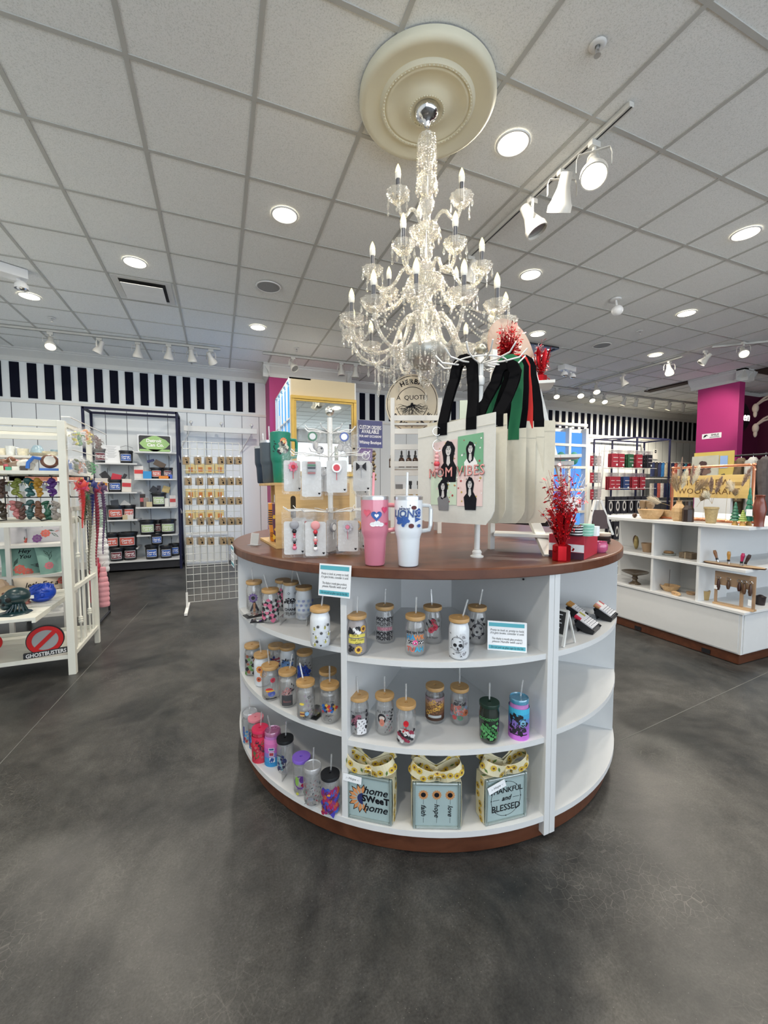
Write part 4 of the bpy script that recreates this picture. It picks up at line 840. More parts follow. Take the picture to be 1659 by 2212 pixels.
def glass_block(p, rz, label, seed, draw, tagpos=None):
    t = thing('glass_block', label, 'decoration', (p.x, p.y, .103), rz, 'square glass blocks with sunflower ribbon bows'); w, d, h = .172, .075, .172
    fr = MB(); b = .010
    for x_ in (-1, 1): fr.bb(x_*w/2, x_*(w/2-b), -d/2, d/2, 0, h)
    for z_ in (0, h-b): fr.bb(-w/2+b, w/2-b, -d/2, d/2, z_, z_+b)
    fr.build('block_rim', gblock, t, bevel=.003)
    MB().bb(-w/2+b, w/2-b, -d/2+.006, -d/2+.010, b, h-b).build('face_panel', M('etched_panel', (.35, .45, .45), .5, var=.05), t)
    MB().bb(-w/2+b, w/2-b, d/2-.012, d/2-.006, b, h-b).build('back_panel', GL('glass_block_back', (.8, .9, .87), .4, (.4, .48, .46), .1), t)
    m = MB(); mats = draw(m, -d/2+.0055, h); m.build('printed_design', mats, t)
    rb = MB()
    for s_ in (-1, 1):
        ribbon_print(rb, [(s_*(w/2+.002), 0, .004), (s_*(w/2+.004), 0, h*.5), (s_*(w/2+.002), 0, h+.002)], .058, Y, seed+s_)
    ribbon_print(rb, [(-w/2-.002, 0, h+.002), (0, 0, h+.004), (w/2+.002, 0, h+.002)], .058, Y, seed+5); rb.build('ribbon', sfm, t)
    bw = MB(); zc = h+.022
    for s_ in (-1, 1):
        ribbon_print(bw, [(0, -.030, zc), (s_*.030, -.048, zc+.010), (s_*.062, -.050, zc+.022), (s_*.086, -.036, zc+.030), (s_*.092, -.012, zc+.032), (s_*.074, .008, zc+.026), (s_*.040, .004, zc+.012), (0, -.014, zc)], .046, Vector((-s_*.35, -.15, 1)), seed+7+s_)
        ribbon_print(bw, [(0, .0, zc), (s_*.035, .004, zc+.018), (s_*.066, .016, zc+.038), (s_*.082, .03, zc+.044), (s_*.05, .04, zc+.02)], .040, Vector((-s_*.5, 0, 1)), seed+17+s_)
    ribbon_print(bw, [(-.014, -.036, zc-.006), (-.012, -.038, zc+.014), (.012, -.038, zc+.014), (.014, -.036, zc-.006)], .03, Y, seed+31)
    bw.build('bow', sfm, t)
    if tagpos:
        x_, z_, r_ = tagpos; tm = MB(); R2 = Euler((0, r_, 0)); tm.box((x_, -d/2-.005, z_), (.072, .0008, .028), rot=R2); tg = tm.build('price_tag', paper, t)
        q = MB(); uu = R2.to_matrix()@X; vv = R2.to_matrix()@Z; text(q, ':- Hope -:', .013, Vector((x_, -d/2-.0058, z_)), uu, vv, shear=.3); q.build('lettering', ink, tg)
def d1(m, y, h):
    c = Vector((-.030, y, .080))
    for k in range(9):
        a = math.radians(80+k*26); r = .052
        pp = [(.016*math.cos(a), .016*math.sin(a)), (.036*math.cos(a+.20), .036*math.sin(a+.20)), (r*math.cos(a), r*math.sin(a)), (.036*math.cos(a-.20), .036*math.sin(a-.20))]
        m.poly(pp, c, X, Z, 0, 0); m.poly([(x*1.12, z*1.12) for x, z in pp], c+Y*.0003, X, Z, 0, 1)
    m.poly([(.022*math.cos(a), .022*math.sin(a)) for a in [PI*.5+PI*i/10 for i in range(11)]], c-Y*.0004+X*.006, X, Z, 0, 2)
    text(m, 'home', .040, (.022, y-.0006, .115), X, Z, 1, shear=.35, bold=.0007); text(m, 'SWeeT', .034, (.024, y-.0006, .083), X, Z, 1, bold=.0016); text(m, 'home', .040, (.022, y-.0006, .050), X, Z, 1, shear=.35, bold=.0007)
    return [CM((.62, .26, .10)), ink, CM((.02, .03, .12))]
def d2(m, y, h):
    for k, s_ in enumerate(('faith', 'hope', 'love')):
        c = Vector((-.048+k*.048, y, .125))
        for pp in petals(0, 0, .019, 13, .5): m.poly(pp, c, X, Z, 0, 0)
        m.poly(circ(0, 0, .009), c-Y*.0003, X, Z, 0, 1); m.poly(rect(-.0005, -.035, .0005, -.018), c, X, Z, 0, 1); m.poly(rect(-.0005, -.105, .0005, -.085), c, X, Z, 0, 1)
        text(m, s_, .025, c-Z*.058-Y*.0004, -Z, X, 1, shear=.3, bold=.0004)
    return [CM((.55, .26, .10)), ink]
def d3(m, y, h):
    c = Vector((0, y, .085)); n = 48; vs = []
    for i in range(n+1): a = 2*PI*i/n; vs += [c+X*(.062*math.cos(a))+Z*(.066*math.sin(a)), c+X*(.0605*math.cos(a))+Z*(.0645*math.sin(a))]
    m.add(vs, [(2*i, 2*i+1, 2*i+3, 2*i+2) for i in range(n)], 0)
    for i in (0, 6, 12, 18, 24, 30, 36, 42): a = 2*PI*i/n; m.poly(circ(0, 0, .0024), c+X*(.061*math.cos(a))+Z*(.065*math.sin(a))-Y*.0003, X, Z)
    text(m, 'THANKFUL', .028, c+Z*.032-Y*.0008, X, Z, 0, bold=.0002, sp=.95); text(m, 'and', .026, c+Z*.002-Y*.0008, X, Z, 0, shear=.35, bold=.0004); text(m, 'BLESSED', .034, c-Z*.034-Y*.0008, X, Z, 0, bold=.0002, sp=.95)
    m.poly(rect(-.055, -.001, -.028, .0005), c, X, Z); m.poly(rect(.028, -.001, .055, .0005), c, X, Z); return [ink]
def mid2(a, b): return (a+b)/2
for (pa, pb, lab, seed, dr, tp) in (((746, 1765), (849, 1787), 'glass block reading home sweet home with half a sunflower', 3, d1, (-.062, .158, .08)), ((889, 1791), (998, 1793), 'glass block with three small sunflowers reading faith hope love', 40, d2, None), ((1046, 1787), (1141, 1763), 'glass block reading thankful and blessed, tilted bow on top', 80, d3, (-.045, .145, -.32))):
    a, b = hz(*pa, .103), hz(*pb, .103); rz = math.atan2((b-a).y, (b-a).x); m_ = (a+b)/2; nrm = Vector((-math.sin(rz), math.cos(rz), 0)); glass_block(m_+nrm*.038, rz, lab, seed, dr, tp)
# lip balm trays and A-frame chalk sign in the right bay
def balm_tray(p, rz, n, caps, label):
    t = thing('lip_balm_tray', label, 'display tray', (p.x, p.y, .723), rz, 'black trays of lip balm tubes')
    m = MB(); w = n*.018+.01; R_ = Euler((.50, 0, 0)); m.box((0, 0, .028), (w, .075, .003), rot=R_); m.box((0, -.036, .010), (w, .004, .02)); m.box((0, .03, .022), (w, .003, .05), rot=Euler((-.3, 0, 0)))
    for x_ in (-w/2, w/2): m.box((x_, -.004, .020), (.003, .075, .03), rot=R_)
    m.build('tray', black, t); R3 = R_.to_matrix()
    for k in range(n):
        x_ = -w/2+.014+k*.018; tb = MB(); a = Vector((x_, 0, .0385))+R3@Vector((0, -.036, 0)); b = Vector((x_, 0, .0385))+R3@Vector((0, .018, 0)); c_ = Vector((x_, 0, .0385))+R3@Vector((0, .045, 0))
        tb.cyl(a, b, .008, .008, 12); q = tb.build('balm_tube', CM((.72, .70, .70), .35), t)
        l = MB(); nn = R3@Z
        for s_ in range(4): l.poly(rect(-.0035, -.022+s_*.010, .0035, -.019+s_*.010), Vector((x_, 0, .0385))+nn*.0083+R3@Vector((0, -.006, 0)), X, R3@Y)
        l.build('label_print', ink, q); MB().cyl(b, c_, .0083, .0083, 12).build('cap', CM(caps[k % len(caps)], .3), q)
balm_tray(hz(1245, 1332, .723), .45, 3, [(.45, .22, .05), (.42, .20, .06)], 'black tray of lip balms with amber caps at the back left')
balm_tray(hz(1268, 1360, .723), .45, 5, [(.60, .02, .06), (.75, .70, .68), (.75, .70, .68), (.45, .40, .08), (.75, .7, .68)], 'black tray of lip balms with one red cap nearest the front')
balm_tray(hz(1307, 1334, .723), .45, 5, [(.45, .2, .08), (.65, .2, .2), (.75, .72, .68), (.75, .72, .6), (.45, .04, .06)], 'black tray of lip balms at the right edge of the shelf')
p = hz(1222, 1392, .723); t = thing('chalk_easel', 'small white easel chalkboard standing beside the lip balm trays', 'sign', (p.x-.01, p.y+.035, .723), -1.35)
m = MB()
for s_ in (-1, 1): m.beam((s_*.045, -.03, 0), (s_*.045, .0, .135), .010, .010).beam((s_*.045, .05, 0), (s_*.045, .0, .13), .008, .006)
m.beam((-.045, -.0215, .04), (.045, -.0215, .04), .012, .008).beam((-.045, 0, .132), (.045, 0, .132), .012, .008); m.build('easel_frame', white_paint, t, bevel=.001)
q = MB().poly(rect(-.042, 0, .042, .088), (0, -.022, .044), X, Vector((0, .217, .976)), .003); bd = q.build('chalkboard', M('chalkboard', (.03, .03, .03), .7), t)
q = MB()
for k in range(4): q.poly([(x, y+.0015*math.sin(x*500)) for x, y in rect(-.03+.004*k, 0, .028-.005*(k % 2), .004)], Vector((0, -.0235, .044))+Vector((0, .217, .976))*(.070-k*.016), X, Vector((0, .217, .976)))
q.build('chalk_lettering', CM((.7, .7, .7)), bd)
# ================================================================ ON THE COUNTERTOP
def stanley(p, z, rz, body, label, deco=None, strawc=None, h=.245, rim=True, s=1.0, handle=True, group='large handled travel tumblers'):
    t = thing('travel_tumbler', label, 'tumbler', (p.x, p.y, z), rz, group); t.scale = (s, s, s)
    MB().lathe((0, 0, 0), [(.001, .002), (.033, .002), (.036, .006), (.041, .095), (.043, .105), (.0475, .118), (.049, .13), (.050, h-.012), (.050, h-.010)], 36).build('body', body, t)
    MB().lathe((0, 0, 0), [(.0495, h-.011), (.0505, h-.011), (.0505, h), (.047, h+.001)], 36).build('rim', steel if rim else body, t)
    MB().lathe((0, 0, 0), [(.047, h), (.047, h+.003), (.044, h+.004), (.02, h+.004), (.001, h+.004)], 30).build('lid', GL('milky_lid', clear=.4, body=(.8, .82, .85)) if rim else body, t)
    if handle:
        hd = MB(); hd.tube([(.046, 0, h-.03), (.075, 0, h-.032), (.080, 0, h-.045), (.079, 0, h-.10), (.074, 0, h-.118), (.046, 0, h-.122)], .008, 8); hd.build('handle', strawc or body, t)
    MB().cyl((-.012, 0, .03), (-.003, .004, h+.085), .0045, .0045, 10).build('straw', strawc or strawm, t)
    if deco:
        m, mats = design(deco, .0505); m.build('printed_design', mats, t)
    return t
pinkm = M('pink_gloss', (.66, .22, .30), .16, coat=.5, var=.02); whitem = M('white_gloss', (.80, .84, .88), .14, coat=.6, var=.02)
p = hz(810, 1220, TOP); BL = (.03, .10, .35)
stanley(p, TOP, facing(p)+.12, pinkm, 'pink travel tumbler with clouds and hearts, left of the white one', [('dot', (.80, .80, .82), -.012, .150, .012, .008), ('dot', (.80, .80, .82), .002, .153, .013, .010), ('dot', (.80, .80, .82), .016, .149, .011, .007), ('heart', BL, .0, .180, .020), ('heart', (.65, .05, .14), .032, .200, .013), ('heart', (.70, .12, .18), -.036, .190, .015), ('heart', (.80, .80, .82), .0, .180, .008), ('heart', (.65, .05, .14), .04, .150, .007)], CM((.75, .30, .34), .35))
p = hz(882, 1222, TOP); BR = (.10, .02, .02)
foot = [('text', 'LIONS', (.35, .42, .50), -.018, .186, .034, dict(bold=.0028, shear=.1)), ('text', 'LIONS', (.02, .06, .26), -.018, .186, .034, dict(bold=.0004, shear=.1)), ('text', 'DETROIT', (.02, .04, .16), -.020, .203, .010, dict(bold=.0004)), ('dot', BR, .014, .208, .010, .007), ('dot', BL, .034, .190, .010, .016), ('ring', WH, .034, .190, .008, .001), ('dot', BR, .004, .146, .010, .008), ('dot', BL, -.025, .148, .006), ('dot', K, .022, .180, .002), ('dot', K, .0, .216, .002), ('scatter', [BL], 'blob', 7, -.045, -.005, .155, .172, .009), ('dot', K, -.03, .212, .002), ('dot', BL, .034, .146, .008, .006)]
t_ = stanley(p, TOP, facing(p)+.12, whitem, 'white travel tumbler with blue football team designs', foot, GL('clear_handle', clear=.45, body=(.8, .86, .9), gloss=.15))
m = MB(); f = cyl_fn(.0515, 0); m.add([f(.018, .176), f(.018, .158), f(.046, .168)], [(0, 1, 2)]); m.build('pennant', CM(BL), t_)
# wooden crate on its side holding tumblers, others on top
c0, c1 = hz(562, 1166, TOP), hz(597, 1186, TOP); 
cz = .30; cd = Vector((c1.x, c1.y, TOP)); e_ = (c0-c1); e_.z = 0; e_.normalize(); rzc = math.atan2(-e_.y, -e_.x)
wl = (c0-c1).length; dirb = Vector((-e_.y, e_.x, 0)); 
if dirb.dot(X) < 0: dirb = -dirb
L_ = .36; W_ = wl; ct = cd+e_*(W_/2)+dirb*(L_/2); th = .012
rb = math.atan2(dirb.y, dirb.x)
t = thing('wooden_crate', 'pale wooden crate lying on its side with tumblers inside', 'crate', (ct.x, ct.y, TOP), rb)
H_ = dep(cd)*(1186-1043)/FPX
for z_ in (0, H_-th): MB().bb(-L_/2, L_/2, -W_/2, W_/2, z_, z_+th).build('side_board', pine, t, bevel=.001)
m = MB().bb(-L_/2, L_/2, -W_/2, -W_/2+th, th, H_-th); m.build('end_board', pine, t); m = MB().bb(-L_/2+.06, L_/2, W_/2-th, W_/2, th, H_-th); m.build('end_board', pine, t)
MB().poly(rrect(-.012, H_*.45, .012, H_*.80, .011), (-L_/2+.08, -W_/2-.0008, 0), X, Z).build('hand_hole', M('hole_dark', (.03, .02, .01), .9), t)
def cr(lx, ly, z=0): return ct+dirb*lx+Vector((-dirb.y, dirb.x, 0))*ly+Z*z
def slim(p, z, body, label, deco=None, s=1.0, rz=0, lid=None, group='tumblers in and on the wooden crate'):
    t = thing('slim_tumbler', label, 'tumbler', (p.x, p.y, z), rz, group); t.scale = (s,)*3; h = .20
    MB().lathe((0, 0, 0), [(.001, .002), (.028, .002), (.031, .006), (.034, .06), (.038, .10), (.0385, h)], 30).build('body', body, t)
    MB().lathe((0, 0, 0), [(.0385, h), (.039, h+.004), (.036, h+.008), (.001, h+.009)], 28).build('lid', lid or body, t)
    MB().cyl((0, 0, .05), (.0, .0, h+.05), .004).build('straw', strawm, t)
    if deco: m, mats = design(deco, .0388); m.build('printed_design', mats, t)
    return t
sc1 = min(.92, (H_-.035)/.25)
slim(cr(-.13, .052), TOP+th, CM((.30, .42, .52), .3), 'light blue slim tumbler at the left inside the crate', [('text', 'SOS', (.03, .10, .3), .0, .11, .04, dict(bold=.001))], sc1, facing(ct)-.5)
slim(cr(-.138, .0), TOP+th, CM((.72, .24, .02), .3), 'orange slim tumbler with black bars inside the crate', [('rect', K, -.03, .165-.012*i, .006, .171-.012*i) for i in range(7)]+[('ring', K, -.004, .04, .012, .002), ('text', 'S', K, -.004, .04, .018)], sc1, facing(ct)-.4)
slim(cr(-.13, -.052), TOP+th, CM((.10, .02, .06), .35), 'maroon and yellow slim tumbler at the right inside the crate', [('scatter', [(.70, .40, .03)], 'blob', 8, -.036, .036, .02, .19, .012)], sc1, facing(ct))
zt_ = TOP+H_
q = stanley(hz(607, 1041, zt_) if 0 else pd(607, 1030, dep(cr(-.06, -.02))), zt_, facing(ct)+.2, M('teal_green_matte', (.005, .20, .13), .45), 'teal green tumbler with a sunset wolf design on the crate', [('flower', (.75, .25, .12), (.75, .55, .15), .008, .205, .020), ('scatter', [K, (.25, .28, .25), (.6, .62, .55)], 'blob', 16, -.012, .028, .15, .200, .010), ('scatter', [K], 'leaf', 5, -.045, -.032, .15, .21, .010)], None, h=.25, rim=False, s=1.0)
stanley(pd(582, 1030, dep(cr(-.08, .06))), zt_, facing(ct)+2.9, M('slate_grey_matte', (.07, .09, .11), .45), 'slate grey tumbler just left of the teal green one', [('scatter', [K], 'leaf', 6, -.03, .03, .17, .21, .008)], None, h=.24, s=.9, handle=False)
stanley(pd(569, 1030, dep(cr(-.10, .09))+.03), zt_, facing(ct)+2.9, M('navy_matte', (.02, .035, .06), .45), 'dark navy tumbler at the left end on the crate', [('scatter', [(.45, .5, .5)], 'blob', 6, -.03, .03, .16, .23, .008)], None, h=.225, s=.85, handle=False)
q = MB().cyl((0, 0, .0), (0, 0, .03), .014, .018, 14).cyl((0, 0, -.1), (0, 0, .06), .004)
# ---------------------------------------------------------------- badge reel spinner
p = hz(715, 1190, TOP); BP = Vector((p.x, p.y, TOP)); sc_b = dep(BP)/FPX
t = thing('badge_reel_spinner', 'white spinning rack with three tiers of hooks and a silver ball on top', 'display rack', BP)
hb = lambda y: HC+(1054+.0-y)*sc_b+.0-TOP
MB().lathe((0, 0, 0), [(.07, 0), (.07, .006), (.03, .012), (.016, .02), (.012, .03)], 28).build('base', black, t)
MB().cyl((0, 0, .02), (0, 0, hb(905)), .011).build('pole', white_paint, t); MB().sph((0, 0, hb(892)), .020, 20, 14).build('ball_finial', M('mirror_ball', (.85, .84, .78), .05, 1), t)
tiers = [(hb(932), 8, .10, 'top'), (hb(982), 10, .16, 'middle'), (hb(1100), 12, .19, 'bottom')]
m = MB()
for z_, n, r, nm in tiers:
    for k in range(n):
        a = 2*PI*k/n+.2; d = Vector((math.cos(a), math.sin(a), 0)); m.tube([d*.01+Z*(z_-.012), d*r*.7+Z*z_, d*r+Z*z_, d*(r+.015)+Z*(z_+.014)], .0022, 6)
m.build('hooks', white_metal, t)
def reel(pos, rz, label, w, h, print_, tag_row, cols, swing=0):
    w *= 1.14; h *= 1.06; t = thing('badge_reel_package', label, 'package', pos, rz, tag_row)
    if 'top tier' not in label: MB().poly(rrect(-w*.42, -h, w*.42, -h*.22, .008)+[], (0, 0, 0), X, Z, .0012).build('backing_card', CM((.66, .66, .65), .6), t)
    MB().poly(rect(-w/2, -h-.012, w/2, 0), (0, -.006, 0), X, Z).poly(rect(-w/2, -h-.012, w/2, 0), (0, .006, 0), X, Z).poly(rect(-w/2, 0, w/2, .012), (0, 0, 0), X, Z).build('plastic_bag', clearp, t)
    m = MB(); mats = [CM(c, .35) for c in cols]
    if print_ == 'beads':
        for k in range(7): m.sph((0, -.008, -h*.45-k*.011), .0058 if k % 3 else .009, 10, 7, k % len(mats))
        m.sph((0, -.007, -h*.30), (.018, .004, .018), 16, 8, len(mats)-1)
    elif print_ == 'bow':
        m.add([(-.022, -.009, -h*.25), (-.022, -.009, -h*.48), (0, -.009, -h*.36), (.022, -.009, -h*.25), (.022, -.009, -h*.48)], [(0, 1, 2), (2, 4, 3)], 0); m.cyl((0, -.01, -h*.36), (0, -.004, -h*.36), .006, mi=1); m.cyl((0, -.008, -h*.36), (0, -.008, -h*.66), .0012, mi=1)
    elif print_ == 'flower':
        for pp in petals(0, 0, .022, 9, .6): m.poly(pp, (0, -.009, -h*.38), X, Z, .002, 0)
        m.cyl((0, -.012, -h*.38), (0, -.008, -h*.38), .008, mi=1); m.cyl((0, -.008, -h*.38), (0, -.008, -h*.68), .0012, mi=1)
    elif print_ == 'bars':
        for k in range(5): m.bb(-.015, .015, -.011, -.008, -h*.28-k*.010, -h*.28-k*.010+.007, k % len(mats))
        m.cyl((0, -.009, -h*.33), (0, -.002, -h*.33), .018, mi=len(mats)-1)
    else:
        m.cyl((0, -.012, -h*.40), (0, -.004, -h*.40), .019, mi=0, n=20); m.cyl((0, -.013, -h*.40), (0, -.012, -h*.40), .013, mi=1, n=20); m.cyl((0, -.008, -h*.40), (0, -.008, -h*.70), .0012, mi=1)
    m.build('badge_reel', mats, t)
    MB().poly(heart(w*.32, -h*.93, .005), (0, -.0068, 0), X, Z).build('heart_print', ink, t)
fr = facing(BP); ux = Vector((math.cos(fr), math.sin(fr), 0)); uy = Vector((-math.sin(fr), math.cos(fr), 0))
def bx(px, tier, dy): z_, n, r, nm = tiers[tier]; return BP+ux*((px-714)*sc_b*.98)+uy*dy+Z*z_
PK, RD, GN = (.70, .20, .30), (.55, .03, .05), (.04, .16, .08)
for px, ti, dy, w, h, pr_, cols, lab, dr in (
 (678, 0, -.07, .10, .085, 'round', [GN, (.6, .6, .6)], 'bagged badge reel with a green glitter round, top tier left', .1), (744, 0, -.07, .11, .085, 'round', [(.08, .12, .35), WH], 'bagged badge reel with a blue round badge, top tier right', -.1),
 (638, 1, -.11, .075, .15, 'flower', [PK, RD], 'bagged badge reel with a pink flower, middle tier far left', .5), (677, 1, -.15, .08, .17, 'bars', [(.3, .1, .1), GN, K, GY], 'bagged badge reel with a dark plaid square, middle tier second', .12),
 (727, 1, -.15, .085, .155, 'round', [WH, RD], 'bagged badge reel with a white round badge and red bow, middle tier third', -.05), (779, 1, -.10, .08, .15, 'bow', [K, GY], 'bagged badge reel with a black bow, middle tier right', -.4),
 (642, 2, -.15, .085, .16, 'beads', [K, RD, PK, GY], 'bagged beaded badge reel with black and red beads, bottom tier left', .1), (684, 2, -.17, .085, .165, 'beads', [RD, K, WH, (.7, .3, .3)], 'bagged beaded badge reel with a red centre, bottom tier second', .0),
 (748, 2, -.17, .085, .15, 'flower', [(.5, .5, .55), PK], 'bagged badge reel with a silver flower, bottom tier right', -.2), (716, 2, -.12, .08, .155, 'round', [GY, WH], 'bagged badge reel edge on between the bottom tier cards', 1.0), (775, 2, -.08, .08, .15, 'round', [(.6, .3, .1), GY], 'bagged orange badge reel at the right end of the bottom tier', -.9), (660, 2, -.08, .08, .155, 'flower', [RD, K], 'bagged red badge reel behind the two beaded ones', .3)):
    reel(bx(px, ti, dy), fr+dr, lab, w, h, pr_, 'bagged badge reels on the spinner', cols)
for k in range(14):
    ti = (0, 1, 2)[k % 3]; a = random.uniform(.3, 2.9); z_, n, r, nm = tiers[ti]; pos = BP+ux*(r*math.cos(a))+uy*(r*math.sin(a))*.9+Z*(z_-.002*k)
    reel(pos, fr+a-PI/2+random.uniform(-.3, .3), 'bagged badge reel turned away at the back of the %s tier' % ('top', 'middle', 'bottom')[ti], .08, .14, 'round', 'bagged badge reels turned away at the back of the spinner', [(.4, .4, .42), (.6, .6, .6)])
# dark beaded charm hanging at the right of the spinner
p = bx(809, 1, -.02); m = MB()
for k in range(14): m.sph((p.x+random.uniform(-.006, .006), p.y, p.z+.01-k*.009), random.uniform(.006, .010), 8, 6, k % 2)
tag(m.build('beaded_keychain', [CM((.05, .03, .02), .3), CM((.25, .18, .08), .3)]), 'dark brown beaded keychain hanging right of the badge reels', 'keychain')
# ================================================================ TOTE STAND
p = hz(1030, 1203, TOP); TP = Vector((p.x, p.y, TOP)); st_ = dep(TP)/FPX; tz = lambda y: (1054-y)*st_+HC-TOP
t = thing('tote_stand', 'white spinning bag stand with curved hooks and a glitter knob', 'display rack', TP)
MB().lathe((0, 0, 0), [(.026, 0), (.026, .005), (.019, .008), (.017, .014), (.019, .020), (.013, .03)], 28).build('base', white_paint, t)
MB().cyl((0, 0, .03), (.012, .012, tz(940)), .0115).cyl((.012, .012, tz(940)), (.022, .022, tz(775)), .013).lathe((.012, .012, tz(826)), [(.015, -.02), (.019, -.012), (.019, .01), (.014, .016)], 18).build('pole', white_paint, t)
MB().sph((.022, .022, tz(758)), (.022, .022, .018), 16, 10).build('knob', M('glitter_gold', (.45, .42, .33), .3, .7, var=.5, scale=200), t)
m = MB(); zr = tz(790); R0 = Vector((.02, .02, zr))
for k in range(12):
    a = 2*PI*k/12+.15; d = Vector((math.cos(a), math.sin(a), 0)); m.tube([R0+d*.012, R0+d*.09-Z*.003, R0+d*.15+Z*.004, R0+d*.178+Z*.032], .0032, 6)
n = 32; m.tube([R0+Vector((.10*math.cos(2*PI*i/n), .10*math.sin(2*PI*i/n), .002)) for i in range(n+1)], .003, 6); m.build('hook_ring', white_metal, t)
canvas = M('natural_canvas', (.60, .56, .45), .85, var=.06, scale=60, bump=.04)
canvas2 = M('pale_canvas', (.62, .61, .56), .85, var=.05, scale=60, bump=.04)
def tote(TR, TL, zb_, mat, label, hcols, peak, group='canvas tote bags on the stand', bulge=.018, seed=1, wave=1, att=(.35, .72)):
    """TR/TL: top corners, right and left"""
    r_ = random.Random(seed); t = thing('tote_bag', label, 'tote bag', (0, 0, 0), 0, group); t.location = Vector((TL.x, TL.y, zb_))
    O = Vector(t.location); w = (Vector((TR.x, TR.y, 0))-Vector((TL.x, TL.y, 0))); W_ = w.length; u = w/W_; n_ = u.cross(Z)
    NU, NV = 14, 16; m = MB(); ph = r_.uniform(0, 6)
    def P(i, j, s):
        a, b = i/NU, j/NV; zt_l = TL.z-zb_; zt_r = TR.z-zb_; h = zt_l*(1-a)+zt_r*a
        cut = .0
        x = a*W_; z = b*h
        if b < .16: k = (.16-b)/.16; x = W_*(.5+(a-.5)*(1-.20*k*k)) 
        bl = bulge*math.sin(PI*a)**.6*(1-b)**.7*min(1, b*8)+.0025
        wv = wave*.009*math.sin(a*9+ph+b*2)*(.35+.65*(1-b))+wave*.004*math.sin(a*21+b*7+ph)
        return u*x+Z*z+n_*(s*bl+wv)
    for s in (1, -1):
        vs = [P(i, j, s) for j in range(NV+1) for i in range(NU+1)]; fs = [(j*(NU+1)+i, j*(NU+1)+i+1, (j+1)*(NU+1)+i+1, (j+1)*(NU+1)+i) for j in range(NV) for i in range(NU)]
        m.add(vs, fs if s > 0 else [f[::-1] for f in fs], 0, True)
    for i in range(NU): m.add([P(i, 0, 1), P(i+1, 0, 1), P(i+1, 0, -1), P(i, 0, -1)], [(0, 3, 2, 1)])
    for j in range(NV):
        for i in (0, NU): m.add([P(i, j, 1), P(i, j+1, 1), P(i, j+1, -1), P(i, j, -1)], [(0, 1, 2, 3)])
    m.build('bag_body', mat, t)
    hm = MB(); hm.ribbon([P(i, NV-1.6, 1)+n_*.0012 for i in range(NU+1)], .0012, Z, .001); hm.build('hem_stitching', CM((.5, .48, .40)), t)
    pk = Vector(peak)-O
    for q, c in enumerate(hcols):
        sgn = 1 if q == 0 else -1; a0, a1 = P(NU*att[0], NV, sgn), P(NU*att[1], NV, sgn); off = n_*(sgn*.008)
        A, B = a0-Z*.045+n_*sgn*.004, a1-Z*.045+n_*sgn*.004; pts = [A, a0+off*.5]
        pts = [A, a0+off*.4]
        for f in (.35, .7, .9): pts.append(a0.lerp(pk-u*.034-Z*.045, f)+off*f-u*.006*math.sin(PI*f))
        for g in (170, 135, 105, 75, 45, 10): pts.append(pk+off-Z*.035+u*(.036*math.cos(math.radians(g)))+Z*(.040*math.sin(math.radians(g))))
        for f in (.9, .7, .35): pts.append(a1.lerp(pk+u*.034-Z*.045, f)+off*f+u*.006*math.sin(PI*f))
        pts += [a1+off*.4, B]; N_ = len(pts); sides = []
        for k in range(N_): tn = (pts[min(k+1, N_-1)]-pts[max(k-1, 0)]).normalized(); sides.append(tn.cross(n_).normalized())
        hm = MB(); hm.ribbon(pts, .042, sides, .003); hm.build('strap', c, t)
    return t, P, u, n_
blk = M('black_cotton_webbing', (.005, .005, .006), .95, spec=.05); gn = M('green_webbing', (.01, .13, .05), .85); rd = M('red_webbing', (.55, .02, .015), .85)
TR, TL = pd(1071, 890, 1.44), pd(904, 927, 1.66)
t1, P1, u1, n1 = tote(TR, TL, 1.195, canvas2, 'front canvas tote with a mom vibes print and black strap', [blk, blk], pd(1003, 780, 1.60), seed=3, bulge=.005, wave=.12)
# printed artwork on the front tote, laid on its curved face
def tp(a, b, lift=.001): 
    q = P1(a*14, b*16, 1); return q+n1*lift
def tpoly(m, pts, mi, lift):
    m.add([tp(x, y, lift) for x, y in pts], [tuple(range(len(pts)))], mi)
m = MB(); skin = CM((.55, .53, .52)); cols = [CM((.68, .52, .50)), CM((.16, .38, .22)), CM((.52, .62, .48)), CM((.72, .55, .52)), ink, skin, CM((.80, .78, .76)), CM((.82, .42, .38)), CM((.35, .05, .05)), CM((.45, .33, .08)), CM((.18, .18, .19))]
def grid_quad(x0_, y0_, x1_, y1_, mi, l):
    n = 6; vs = [tp(x0_+(x1_-x0_)*i/n, y0_+(y1_-y0_)*j/n, l) for j in range(n+1) for i in range(n+1)]
    m.add(vs, [(j*(n+1)+i, j*(n+1)+i+1, (j+1)*(n+1)+i+1, (j+1)*(n+1)+i) for j in range(n) for i in range(n)], mi)
UX0, UXM, UX1, VY0, VYM1, VYM2, VY1 = .20, .56, .87, .17, .45, .53, .84
grid_quad(UX0+.03, VYM2-.03, UXM-.01, VY1-.02, 0, .0022); grid_quad(UXM, VYM2-.03, UX1, VY1, 1, .0022); grid_quad(UX0, VY0+.01, UXM-.01, VYM1+.03, 2, .0022); grid_quad(UXM, VY0, UX1, VYM1+.03, 3, .0022)
R5 = random.Random(5)
for k in range(80):
    x, y = R5.uniform(UX0+.01, UX1-.01), R5.uniform(VY0+.02, VY1-.02); s_ = R5.uniform(.006, .014); tpoly(m, circ(x, y, s_, s_*.9, 6), R5.choice([8, 9, 10, 0, 6]), .0028)
